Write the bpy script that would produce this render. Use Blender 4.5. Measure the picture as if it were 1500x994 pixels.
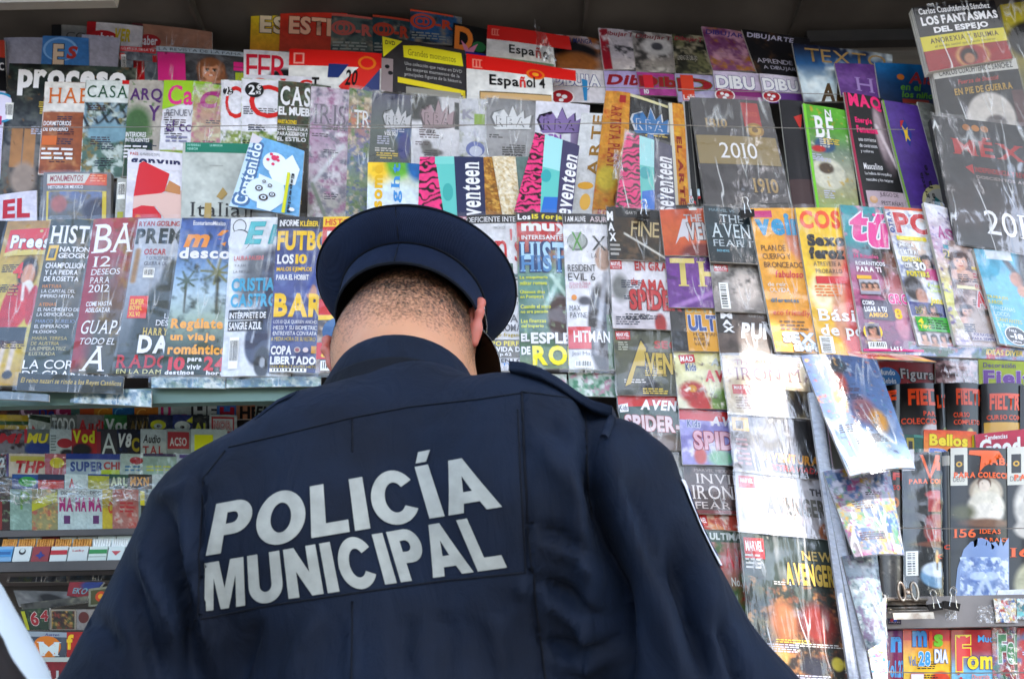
import bpy, bmesh, math, random
import numpy as np
from mathutils import Vector, Matrix
from mathutils.bvhtree import BVHTree
random.seed(7)
for _o in list(bpy.data.objects): bpy.data.objects.remove(_o)
SC = bpy.context.scene
COL = SC.collection
R = math.radians
# ---------------------------------------------------------------- camera
FPX = 1250.0                      # focal length in photograph pixels (1500 wide)
PITCH, ROLL, CAMZ = R(23.5), R(1.2), 1.25
CF = np.array([0, math.cos(PITCH), math.sin(PITCH)])
_r = np.array([1., 0, 0]); _u = np.array([0, -math.sin(PITCH), math.cos(PITCH)])
CR = _r*math.cos(ROLL) - _u*math.sin(ROLL)
CU = _u*math.cos(ROLL) + _r*math.sin(ROLL)
CP = np.array([0., 0., CAMZ])
cam = bpy.data.cameras.new('camera'); camo = bpy.data.objects.new('camera', cam); COL.objects.link(camo)
cam.sensor_width = 36; cam.lens = 36*FPX/1500; cam.clip_start = .02; cam.clip_end = 500
m = Matrix.Identity(4)
for i in range(3):
    m[i][0] = CR[i]; m[i][1] = CU[i]; m[i][2] = -CF[i]; m[i][3] = CP[i]
camo.matrix_world = m
cam.dof.use_dof = True; cam.dof.focus_distance = 1.2; cam.dof.aperture_fstop = 9
SC.camera = camo
# ---------------------------------------------------------------- light
w = bpy.data.worlds.new('World'); SC.world = w; w.use_nodes = True
nt = w.node_tree; nt.nodes.clear()
sky = nt.nodes.new('ShaderNodeTexSky'); sky.sky_type = 'NISHITA'; sky.sun_disc = False
SUN_EL, SUN_AZ = R(44), R(150)    # azimuth clockwise from +Y: behind the camera, to the right
sky.sun_elevation = SUN_EL; sky.sun_rotation = SUN_AZ
sky.air_density = 1.0; sky.dust_density = 1.0; sky.ozone_density = 1.0
bg = nt.nodes.new('ShaderNodeBackground'); bg.inputs[1].default_value = .15
out = nt.nodes.new('ShaderNodeOutputWorld')
nt.links.new(sky.outputs[0], bg.inputs[0]); nt.links.new(bg.outputs[0], out.inputs[0])
sun = bpy.data.lights.new('sun', 'SUN'); sun.energy = 2.4; sun.angle = R(.5); sun.color = (1, .95, .88)
suno = bpy.data.objects.new('sun', sun); COL.objects.link(suno)
SUND = Vector((math.sin(SUN_AZ)*math.cos(SUN_EL), math.cos(SUN_AZ)*math.cos(SUN_EL), math.sin(SUN_EL)))
suno.rotation_euler = SUND.to_track_quat('Z', 'Y').to_euler()
SC.view_settings.view_transform = 'Standard'; SC.view_settings.look = 'None'
SC.view_settings.exposure = 2.38; SC.view_settings.gamma = 1
SC.cycles.max_bounces = 6; SC.cycles.transparent_max_bounces = 24
SC.cycles.diffuse_bounces = 3; SC.cycles.glossy_bounces = 3
# ---------------------------------------------------------------- helpers
def P(px, py, D):
    d = CF*FPX + (px-750)*CR - (py-497)*CU
    return CP + d*(D/d[1])
def srgb(h):
    if not isinstance(h, str): return np.array(h[:3], float)
    c = np.array([int(h[i:i+2], 16) for i in (0, 2, 4)])/255.
    return np.where(c <= .04045, c/12.92, ((c+.055)/1.055)**2.4)
def mat(name, col=(.5, .5, .5), rough=.5, metal=0., coat=0., sheen=0.):
    mt = bpy.data.materials.new(name); mt.use_nodes = True
    b = mt.node_tree.nodes['Principled BSDF']
    c = srgb(col)
    b.inputs['Base Color'].default_value = (*c, 1); b.inputs['Roughness'].default_value = rough
    b.inputs['Metallic'].default_value = metal; b.inputs['Coat Weight'].default_value = coat
    b.inputs['Sheen Weight'].default_value = sheen
    return mt
def nodes(mt): return mt.node_tree.nodes, mt.node_tree.links, mt.node_tree.nodes['Principled BSDF']
def add_noise(mt, c1, c2, scale, detail=6, stretch=(1, 1, 1), bump=0., bscale=None, lo=.35, hi=.65, coords='Object'):
    N, L, B = nodes(mt)
    tc = N.new('ShaderNodeTexCoord'); mp = N.new('ShaderNodeMapping'); mp.inputs['Scale'].default_value = stretch
    L.new(tc.outputs[coords], mp.inputs[0])
    n = N.new('ShaderNodeTexNoise'); n.inputs['Scale'].default_value = scale; n.inputs['Detail'].default_value = detail
    L.new(mp.outputs[0], n.inputs['Vector'])
    r = N.new('ShaderNodeValToRGB'); r.color_ramp.elements[0].position = lo; r.color_ramp.elements[1].position = hi
    r.color_ramp.elements[0].color = (*srgb(c1), 1); r.color_ramp.elements[1].color = (*srgb(c2), 1)
    L.new(n.outputs['Fac'], r.inputs[0]); L.new(r.outputs[0], B.inputs['Base Color'])
    if bump:
        n2 = N.new('ShaderNodeTexNoise'); n2.inputs['Scale'].default_value = bscale or scale*3
        n2.inputs['Detail'].default_value = 4; L.new(mp.outputs[0], n2.inputs['Vector'])
        bp = N.new('ShaderNodeBump'); bp.inputs['Strength'].default_value = bump; bp.inputs['Distance'].default_value = .002
        L.new(n2.outputs['Fac'], bp.inputs['Height']); L.new(bp.outputs[0], B.inputs['Normal'])
    return mt
# printed paper: colour comes from the print attribute, gloss and faint paper relief from nodes
def print_mat(name, rough, coat):
    mt = mat(name, 'ffffff', rough, coat=coat); N, L, B = nodes(mt)
    a = N.new('ShaderNodeAttribute'); a.attribute_name = 'print'; L.new(a.outputs['Color'], B.inputs['Base Color'])
    n = N.new('ShaderNodeTexNoise'); n.inputs['Scale'].default_value = 30; tc = N.new('ShaderNodeTexCoord')
    L.new(tc.outputs['Object'], n.inputs['Vector'])
    bp = N.new('ShaderNodeBump'); bp.inputs['Strength'].default_value = .25; bp.inputs['Distance'].default_value = .003
    L.new(n.outputs['Fac'], bp.inputs['Height']); L.new(bp.outputs[0], B.inputs['Normal'])
    B.inputs['Coat Roughness'].default_value = .12; B.inputs['Specular IOR Level'].default_value = .3
    return mt
M_PRINT = print_mat('printed_paper', .45, .08)
M_GLOSS = print_mat('glossy_print', .35, .3)
M_MATTE = print_mat('matte_print', .6, 0)
def plastic_mat(name, bscale, strength, gain, rough=.07, cap=.3, glare_streak=.5):
    mt = bpy.data.materials.new(name); mt.use_nodes = True; N = mt.node_tree.nodes; L = mt.node_tree.links; N.clear()
    o = N.new('ShaderNodeOutputMaterial'); mx = N.new('ShaderNodeMixShader'); tr = N.new('ShaderNodeBsdfTransparent')
    tr.inputs[0].default_value = (.97, .97, .97, 1)
    gl = N.new('ShaderNodeBsdfGlossy'); gl.inputs['Roughness'].default_value = rough
    tc = N.new('ShaderNodeTexCoord'); mp = N.new('ShaderNodeMapping')
    mp.inputs['Rotation'].default_value = (0, R(-38), 0); mp.inputs['Scale'].default_value = (1, 1, .16)
    L.new(tc.outputs['Object'], mp.inputs[0])
    n = N.new('ShaderNodeTexNoise'); n.inputs['Scale'].default_value = bscale; n.inputs['Detail'].default_value = 5
    n.inputs['Distortion'].default_value = .6
    L.new(mp.outputs[0], n.inputs['Vector'])
    n3 = N.new('ShaderNodeTexNoise'); n3.inputs['Scale'].default_value = 14; n3.inputs['Detail'].default_value = 2
    L.new(tc.outputs['Object'], n3.inputs['Vector'])
    md = N.new('ShaderNodeMath'); md.operation = 'ADD'; L.new(n.outputs['Fac'], md.inputs[0]); L.new(n3.outputs['Fac'], md.inputs[1])
    bp = N.new('ShaderNodeBump'); bp.inputs['Strength'].default_value = strength; bp.inputs['Distance'].default_value = .006
    L.new(md.outputs[0], bp.inputs['Height']); L.new(bp.outputs[0], gl.inputs['Normal'])
    fr = N.new('ShaderNodeFresnel'); fr.inputs[0].default_value = 1.5; L.new(bp.outputs[0], fr.inputs['Normal'])
    mu = N.new('ShaderNodeMath'); mu.operation = 'MULTIPLY'; mu.use_clamp = True; mu.inputs[1].default_value = gain
    mn = N.new('ShaderNodeMath'); mn.operation = 'MINIMUM'; mn.inputs[1].default_value = cap
    L.new(fr.outputs[0], mu.inputs[0]); L.new(mu.outputs[0], mn.inputs[0]); L.new(mn.outputs[0], mx.inputs[0])
    L.new(tr.outputs[0], mx.inputs[1]); L.new(gl.outputs[0], mx.inputs[2])
    # white creases painted in for glare streaks: thin ridges of a stretched noise, in patches
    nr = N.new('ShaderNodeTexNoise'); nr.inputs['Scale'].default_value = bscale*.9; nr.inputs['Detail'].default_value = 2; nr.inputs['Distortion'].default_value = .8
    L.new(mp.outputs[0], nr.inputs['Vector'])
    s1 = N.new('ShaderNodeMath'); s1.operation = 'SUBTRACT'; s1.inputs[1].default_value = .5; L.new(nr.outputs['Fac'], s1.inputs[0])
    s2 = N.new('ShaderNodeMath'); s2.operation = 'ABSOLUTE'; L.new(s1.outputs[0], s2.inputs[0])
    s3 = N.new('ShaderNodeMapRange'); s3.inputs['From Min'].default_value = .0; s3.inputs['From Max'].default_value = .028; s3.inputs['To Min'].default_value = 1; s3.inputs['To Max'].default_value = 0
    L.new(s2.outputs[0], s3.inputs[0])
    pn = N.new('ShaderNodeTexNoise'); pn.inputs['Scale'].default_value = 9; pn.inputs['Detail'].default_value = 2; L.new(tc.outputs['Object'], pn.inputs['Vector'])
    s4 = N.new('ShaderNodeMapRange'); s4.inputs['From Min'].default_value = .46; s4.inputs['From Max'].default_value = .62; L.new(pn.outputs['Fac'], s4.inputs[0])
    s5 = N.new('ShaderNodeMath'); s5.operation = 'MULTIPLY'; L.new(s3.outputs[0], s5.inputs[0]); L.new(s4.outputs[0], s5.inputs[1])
    s6 = N.new('ShaderNodeMath'); s6.operation = 'MULTIPLY'; s6.inputs[1].default_value = glare_streak; L.new(s5.outputs[0], s6.inputs[0])
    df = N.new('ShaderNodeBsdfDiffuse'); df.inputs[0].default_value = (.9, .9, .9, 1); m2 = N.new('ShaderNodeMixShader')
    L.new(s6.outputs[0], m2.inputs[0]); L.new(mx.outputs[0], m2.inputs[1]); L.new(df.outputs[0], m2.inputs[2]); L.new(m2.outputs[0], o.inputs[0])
    return mt
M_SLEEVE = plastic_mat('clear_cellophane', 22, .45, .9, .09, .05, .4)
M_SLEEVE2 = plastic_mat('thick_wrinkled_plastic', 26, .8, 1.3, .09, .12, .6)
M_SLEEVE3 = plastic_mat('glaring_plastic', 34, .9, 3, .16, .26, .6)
def setp(o, label=None, cat=None, group=None, kind=None):
    if label: o['label'] = label
    if cat: o['category'] = cat
    if group: o['group'] = group
    if kind: o['kind'] = kind
    return o
def link(name, me, mts, parent=None, smooth=False):
    o = bpy.data.objects.new(name, me); COL.objects.link(o)
    for x in (mts if isinstance(mts, (list, tuple)) else [mts]): me.materials.append(x)
    if parent: o.parent = parent
    if smooth: me.polygons.foreach_set('use_smooth', [True]*len(me.polygons))
    return o
def empty(name, loc=(0, 0, 0)):
    o = bpy.data.objects.new(name, None); o.empty_display_size = .05; o.location = loc; COL.objects.link(o)
    return o
class MB:                                   # plain geometry collector
    def __init__(s): s.v = []; s.f = []
    def add(s, vs, fs):
        n = len(s.v); s.v += [tuple(map(float, p)) for p in vs]; s.f += [tuple(n+i for i in f) for f in fs]
    def hexa(s, c):                          # 8 corners: 4 front (ccw) then 4 back
        s.add(c, [(0, 1, 2, 3), (7, 6, 5, 4), (0, 4, 5, 1), (1, 5, 6, 2), (2, 6, 7, 3), (3, 7, 4, 0)])
    def box(s, a, b):
        x0, y0, z0 = a; x1, y1, z1 = b
        s.hexa([(x0, y0, z0), (x1, y0, z0), (x1, y0, z1), (x0, y0, z1), (x0, y1, z0), (x1, y1, z0), (x1, y1, z1), (x0, y1, z1)])
    def tube(s, pts, r, n=8, closed=False):
        pts = [Vector(p) for p in pts]; rs = r if isinstance(r, (list, tuple)) else [r]*len(pts)
        rings = []; up = Vector((0.03, .2, 1)).normalized()
        for i, p in enumerate(pts):
            if closed: t = (pts[(i+1) % len(pts)]-pts[i-1])
            else: t = pts[min(i+1, len(pts)-1)]-pts[max(i-1, 0)]
            t.normalize(); a = t.cross(up)
            if a.length < .15: a = t.cross(Vector((1, 0, 0)))
            a.normalize(); b = t.cross(a)
            rings.append([p+(a*math.cos(2*math.pi*k/n)+b*math.sin(2*math.pi*k/n))*rs[i] for k in range(n)])
        vs = [q for rg in rings for q in rg]; fs = []
        m_ = len(rings)
        for i in range(m_ if closed else m_-1):
            j = (i+1) % m_
            for k in range(n): fs.append((i*n+k, i*n+(k+1) % n, j*n+(k+1) % n, j*n+k))
        if not closed: fs += [tuple(range(n)), tuple((m_-1)*n+k for k in reversed(range(n)))]
        s.add(vs, fs)
    def build(s, name, mt, parent=None, smooth=False):
        me = bpy.data.meshes.new(name); me.from_pydata(s.v, [], s.f); me.update()
        return link(name, me, mt, parent, smooth)
# ---------------------------------------------------------------- letters
GL = {}
CHARS = "ABCDEFGHIJKLMNOPQRSTUVWXYZÁÉÍÓÚÑabcdefghijklmnopqrstuvwxyzáéíóúñ0123456789.,:;'!¡?¿&€$-+/%#()·*"
STY = {'n': (0, 1), 'b': (.022, 1), 'k': (.045, 1)}
def make_glyphs():
    obs = []
    for st, (off, _) in STY.items():
        for c in CHARS:
            cu = bpy.data.curves.new('glyph', 'FONT'); cu.body = c; cu.resolution_u = 3; cu.offset = off
            o = bpy.data.objects.new('glyph', cu); COL.objects.link(o); obs.append((st, c, o, cu))
    dg = bpy.context.evaluated_depsgraph_get()
    for st, c, o, cu in obs:
        ev = o.evaluated_get(dg); me = ev.to_mesh()
        n = len(me.vertices); co = np.zeros(n*3); me.vertices.foreach_get('co', co); co = co.reshape(-1, 3)[:, :2].copy()
        fs = [tuple(p.vertices) for p in me.polygons]
        GL[(st, c)] = (co, fs); ev.to_mesh_clear()
        x0, y0 = co.min(0); x1, y1 = co.max(0)
        # serif version: a small slab on every stem end
        if st != 'k':
            cnt = {}
            for f in fs:
                for a, b in zip(f, f[1:]+f[:1]):
                    k = (min(a, b), max(a, b)); cnt[k] = cnt.get(k, 0)+1
            v = co.tolist(); f2 = list(fs); used = []
            if c in 'AHIBDEFKLMNPRTUVWXYhiklmnrfpqudbx147ÍÁÉÑ':
                for (a, b), q in cnt.items():
                    if q > 1: continue
                    pa, pb = co[a], co[b]
                    if abs(pa[1]-pb[1]) < .004 and .04 < abs(pa[0]-pb[0]) < .3:
                        yy = pa[1]; top = yy > (y0+y1)/2
                        if min(abs(yy-y0), abs(yy-y1)) > .012 and abs(yy) > .012: continue
                        l, r_ = min(pa[0], pb[0])-.055, max(pa[0], pb[0])+.055
                        t = .035 if not top else -.035
                        i0 = len(v); v += [[l, yy], [r_, yy], [r_, yy+t], [l, yy+t]]; f2.append((i0, i0+1, i0+2, i0+3))
            GL[('s' if st == 'n' else 't', c)] = (np.array(v), f2)
    for st, c, o, cu in obs:
        bpy.data.objects.remove(o); bpy.data.curves.remove(cu)
make_glyphs()
def layout(txt, st='b', shear=0., gap=.07):
    """verts (n,2) and faces for a line of text, cap height about .73"""
    V = []; F = []; x = 0; n = 0
    for c in txt:
        if c == ' ': x += .28; continue
        if (st, c) not in GL: continue
        co, fs = GL[(st, c)]
        q = co.copy(); q[:, 0] += x-co[:, 0].min(); x += co[:, 0].max()-co[:, 0].min()+gap
        V.append(q); F += [tuple(n+i for i in f) for f in fs]; n += len(q)
    if not V: return np.zeros((0, 2)), []
    V = np.concatenate(V)
    V[:, 0] += shear*V[:, 1]
    return V, F
def fit(txt, x0, y0, x1, y1, st='b', shear=0., gap=.07):
    """text squeezed into the box x0..x1, y0 (bottom) .. y1 (top)"""
    V, F = layout(txt, st, shear, gap)
    if len(V) == 0: return V, F
    a = V.min(0); b = V.max(0)
    V = (V-a)/np.maximum(b-a, 1e-6)
    V[:, 0] = x0+V[:, 0]*(x1-x0); V[:, 1] = y0+V[:, 1]*(y1-y0)
    return V, F
# ---------------------------------------------------------------- value noise
_rng = np.random.RandomState(5)
def vnoise(h, w_, cells, seed, ar=1.0):
    rg = np.random.RandomState(seed % 100000)
    gy, gx = int(cells*ar)+2, int(cells)+2
    g = rg.rand(gy+1, gx+1)
    y = np.linspace(0, gy-1.001, h); x = np.linspace(0, gx-1.001, w_)
    yi = y.astype(int); xi = x.astype(int); fy = y-yi; fx = x-xi
    fy = fy*fy*(3-2*fy); fx = fx*fx*(3-2*fx)
    a = g[yi][:, xi]; b = g[yi][:, xi+1]; c = g[yi+1][:, xi]; d = g[yi+1][:, xi+1]
    return (a*(1-fx)+b*fx)*(1-fy)[:, None]+(c*(1-fx)+d*fx)*fy[:, None]
def paint(h, w_, ops, seed, asp):
    """small painted picture; asp = height/width in real size"""
    U, V = np.meshgrid(np.linspace(0, 1, w_), np.linspace(0, 1, h))
    A = np.ones((h, w_, 3))*.5
    def blend(mk, c):
        nonlocal A
        A = A*(1-mk[..., None])+srgb(c)*mk[..., None]
    def ell(cx, cy, rx, ry, c, soft=.25):
        d = np.sqrt(((U-cx)/rx)**2+((V-cy)/ry)**2)
        blend(np.clip((1+soft/2-d)/soft, 0, 1), c)
    for k, op in enumerate(ops):
        o = op[0]; sd = seed*31+k*7
        if o == 'g':                                   # vertical gradient
            cs = np.array([srgb(c) for c in op[1:]]); t = np.linspace(0, len(cs)-1, h)
            i = np.minimum(t.astype(int), len(cs)-2) if len(cs) > 1 else np.zeros(h, int)
            f = (t-i)[:, None]; j = np.minimum(i+1, len(cs)-1)
            A = np.repeat((cs[i]*(1-f)+cs[j]*f)[:, None, :], w_, 1)
        elif o == 'b':                                 # blotches of a palette
            pal, cells, hard = op[1], op[2], op[3]
            for q, c in enumerate(pal):
                nz = vnoise(h, w_, cells, sd+q*13, asp)*.5+vnoise(h, w_, cells*2.3, sd+q*17+5, asp)*.3+vnoise(h, w_, cells*5.5, sd+q*19+9, asp)*.2
                blend(np.clip((nz-(.5 if len(op) < 5 else op[4]-.02))*hard*1.8, 0, 1), c)
        elif o == 'e': ell(*op[1:])
        elif o == 'r':
            x0, y0, x1, y1, c = op[1:6]; blend(((U > x0) & (U < x1) & (V > y0) & (V < y1)).astype(float), c)
        elif o == 'l':
            x0, y0, x1, y1, wd, c = op[1:7]; dx, dy = x1-x0, (y1-y0)*asp
            L2 = dx*dx+dy*dy+1e-9; t = np.clip(((U-x0)*dx+(V-y0)*asp*dy)/L2, 0, 1)
            d = np.sqrt((U-x0-t*dx)**2+((V-y0)*asp-t*dy)**2); blend(np.clip(1.5-d/wd, 0, 1), c)
        elif o == 'F':                                 # a portrait head
            cx, cy, s, hair, skin = op[1:6]; ry = s/asp; sk_ = srgb(skin)
            ell(cx, cy-.1*ry, s*1.25, ry*1.45, hair, .2); ell(cx+.15*s, cy+.9*ry, s*1.25, ry*1.4, hair, .3)
            for q in range(7):
                x = cx-s*1.1+q*s*.37; blend(np.clip(1-np.abs(U-x-.06*s*np.sin(V*30))/(s*.07), 0, 1)*np.clip(1-np.abs((V-cy)/(ry*1.5)), 0, 1)*.5, srgb(hair)*1.9+.01)
            ell(cx, cy+.95*ry, s*.42, ry*.6, sk_*.7, .2); ell(cx, cy+1.9*ry, s*1.5, ry*.8, sk_*.9, .2)
            ell(cx, cy+.1*ry, s*.8, ry*1.08, skin, .12)
            ell(cx+.55*s, cy+.25*ry, s*.22, ry*.6, sk_*.72, .9); ell(cx-.3*s, cy+.4*ry, s*.2, ry*.16, sk_*1.15+np.array([.05, 0, 0]), 1.2); ell(cx-.05*s, cy-.55*ry, s*.4, ry*.2, sk_*1.2, 1.2)
            ell(cx-.25*s, cy-.75*ry, s*.75, ry*.38, hair, .25)
            for sg in (-1, 1):
                ell(cx+sg*.32*s, cy+.02*ry, s*.17, ry*.085, 'e8e0dc', .3); ell(cx+sg*.32*s, cy+.02*ry, s*.09, ry*.08, '1a1210', .3); ell(cx+sg*.32*s, cy-.06*ry, s*.19, ry*.035, '1a1210', .4); ell(cx+sg*.32*s, cy-.2*ry, s*.2, ry*.04, srgb(hair)*.7, .5)
            ell(cx+.04*s, cy+.3*ry, s*.1, ry*.1, sk_*.62, .9); ell(cx, cy+.62*ry, s*.26, ry*.1, 'b03a3c', .3); ell(cx, cy+.6*ry, s*.16, ry*.03, 'f0e6e2', .4)
        elif o == 'P':                                 # a standing figure
            cx, cy, s, top, skin = op[1:6]; ry = s/asp
            ell(cx, cy+2.6*ry, s*1.6, ry*2.1, top, .15); ell(cx-1.3*s, cy+3*ry, s*.5, ry*1.8, skin, .2)
            ell(cx+1.3*s, cy+3*ry, s*.5, ry*1.8, top, .2); ell(cx, cy-.15*ry, s*.95, ry*1.15, '2b1d17', .2)
            ell(cx, cy+.05*ry, s*.7, ry*.95, skin, .15)
            for sg in (-1, 1): ell(cx+sg*.28*s, cy, s*.12, ry*.07, '2a1c18', .6)
        elif o == 'n':
            A = A*(1+op[1]*(vnoise(h, w_, op[2], sd, asp)-.5)[..., None])
        elif o == 'w':                                 # white streaks
            nz = vnoise(h, w_, op[1], sd, asp); blend(np.clip((nz-.72)*6, 0, 1)*op[2], 'ffffff')
        elif o == 'z':                                 # zebra skin
            nz = vnoise(h, w_, 9, sd, asp); s = np.sin((V*asp*op[1]+U*op[2]+nz*1.5)*6.28)
            blend(np.clip((s-.25)*3, 0, 1), op[3])
    # printed photographs are never flat: mottled tone over everything
    A = A*(1+.17*(vnoise(h, w_, 7, seed+901, asp)-.5)+.15*(vnoise(h, w_, 17, seed+902, asp)-.5)+.13*(vnoise(h, w_, 34, seed+903, asp)-.5))[..., None]
    return np.clip(A, 0, 1)
# ---------------------------------------------------------------- covers
class Sheet:
    """collects coloured print in cover coordinates u (0..1 across), v (0 top .. 1 bottom)"""
    def __init__(s, asp): s.V = []; s.F = []; s.C = []; s.n = 0; s.asp = asp; s.z = 0
    def poly(s, pts, faces, cols):
        k = len(pts); s.V.append(np.column_stack([pts, np.full(k, s.z)])); s.z += .00012
        s.F += [tuple(s.n+i for i in f) for f in faces]; s.n += k
        c = srgb(cols) if isinstance(cols, str) else np.array(cols)
        s.C.append(np.tile(c, (k, 1)) if c.ndim == 1 else c)
    def rect(s, u0, v0, u1, v1, c, nu=8, sh=0):
        nv = max(1, int(abs(v1-v0)/.07)); us = np.linspace(u0, u1, nu+1); pts = [(u, v) for v in np.linspace(v0, v1, nv+1) for u in us]
        s.poly(np.array(pts), [(j*(nu+1)+i, j*(nu+1)+i+1, (j+1)*(nu+1)+i+1, (j+1)*(nu+1)+i) for j in range(nv) for i in range(nu)], c)
    def shape(s, pts, c):
        bm = bmesh.new(); f = bm.faces.new([bm.verts.new((a, b, 0)) for a, b in pts]); bmesh.ops.triangulate(bm, faces=[f])
        for _ in range(4):
            ed = [e for e in bm.edges if e.calc_length() > .14]
            if not ed: break
            bmesh.ops.subdivide_edges(bm, edges=ed, cuts=1); bmesh.ops.triangulate(bm, faces=bm.faces)
        bm.verts.index_update(); s.poly(np.array([v.co[:2] for v in bm.verts]), [tuple(v.index for v in f.verts) for f in bm.faces], c); bm.free()
    def ell(s, cu, cv, ru, c, ratio=1., rv=None, n=22):
        rv = rv or ru*ratio/s.asp
        nr = max(1, int(max(ru, rv)/.06)); pts = [(cu, cv)]+[(cu+ru*q/nr*math.cos(2*math.pi*k/n), cv+rv*q/nr*math.sin(2*math.pi*k/n)) for q in range(1, nr+1) for k in range(n)]
        s.poly(np.array(pts), [(0, 1+k, 1+(k+1) % n) for k in range(n)]+[(1+q*n+k, 1+(q+1)*n+k, 1+(q+1)*n+(k+1) % n, 1+q*n+(k+1) % n) for q in range(nr-1) for k in range(n)], c)
    def grid(s, u0, v0, u1, v1, A):
        h, w_ = A.shape[:2]
        U, V = np.meshgrid(np.linspace(u0, u1, w_), np.linspace(v0, v1, h))
        i = np.arange(h-1)[:, None]*w_+np.arange(w_-1)[None, :]
        f = np.stack([i, i+1, i+w_+1, i+w_], -1).reshape(-1, 4)
        s.poly(np.column_stack([U.ravel(), V.ravel()]), f.tolist(), A.reshape(-1, 3))
    def text(s, t, u0, v0, u1, v1, c, st='b', fl=''):
        """box: left, top, right, bottom; fl: i italic, v upwards, V downwards, o<hex> outline, ^ rising"""
        sh = .22 if 'i' in fl else 0.
        key = {'n': 'n', 'b': 'b', 'k': 'k', 's': 's', 't': 't'}[st]
        g = .03 if 'c' in fl else .07
        V, F = fit(t, 0, 0, 1, 1, key, sh, g)
        if len(V) == 0: return
        def place(V, du=0, dv=0):
            if 'v' in fl: q = np.column_stack([u0+(1-V[:, 1])*(u1-u0), v1-V[:, 0]*(v1-v0)])
            elif 'V' in fl: q = np.column_stack([u1-(1-V[:, 1])*(u1-u0), v0+V[:, 0]*(v1-v0)])
            else: q = np.column_stack([u0+V[:, 0]*(u1-u0), v1-V[:, 1]*(v1-v0)])
            return q+np.array([du, dv])
        if 'o' in fl:
            oc = fl[fl.index('o')+1:][:6]; V2, F2 = fit(t, 0, 0, 1, 1, 'k', sh, g); e = (v1-v0)*.035
            for a, b in ((1, 1), (-1, 1), (1, -1), (-1, -1)): s.poly(place(V2, a*e*s.asp*.8, b*e), F2, oc); s.z -= .0001
            s.z += .0001
        s.poly(place(V), F, c)
    def lines(s, u0, v0, u1, v1, n, c, seed=0):
        rg = random.Random(seed+int(u0*1000)+int(v0*1777)); h = (v1-v0)/n
        pts = []; fs = []
        for r_ in range(n):
            u = u0; end = u1-rg.random()*.25*(u1-u0)
            while u < end:
                wd = (.3+rg.random()*.9)*h*s.asp*2.2; a = v0+r_*h+h*.2; b = a+h*(.42+.12*rg.random())
                k = len(pts); e = min(u+wd, u1); pts += [(u, a), (e, a), (e, b), (u, b)]; fs.append((k, k+1, k+2, k+3)); u = e+h*s.asp*.45
        s.poly(np.array(pts), fs, c)
    def bars(s, u0, v0, u1, v1, c='111111', vert=True):
        s.rect(u0, v0, u1, v1, 'f4f2ee', 2); rg = random.Random(3); pts = []; fs = []; x = .08
        while x < .92:
            wd = .02+rg.random()*.05; k = len(pts)
            if vert: a, b, c0, d0 = u0+x*(u1-u0), u0+(x+wd)*(u1-u0), v0+.1*(v1-v0), v1-.25*(v1-v0)
            else: a, b, c0, d0 = u0+.12*(u1-u0), u1-.25*(u1-u0), v0+x*(v1-v0), v0+(x+wd)*(v1-v0)
            pts += [(a, c0), (b, c0), (b, d0), (a, d0)]; fs.append((k, k+1, k+2, k+3)); x += wd+.03+rg.random()*.03
        s.poly(np.array(pts), fs, c)
CNT = [0]
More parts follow.
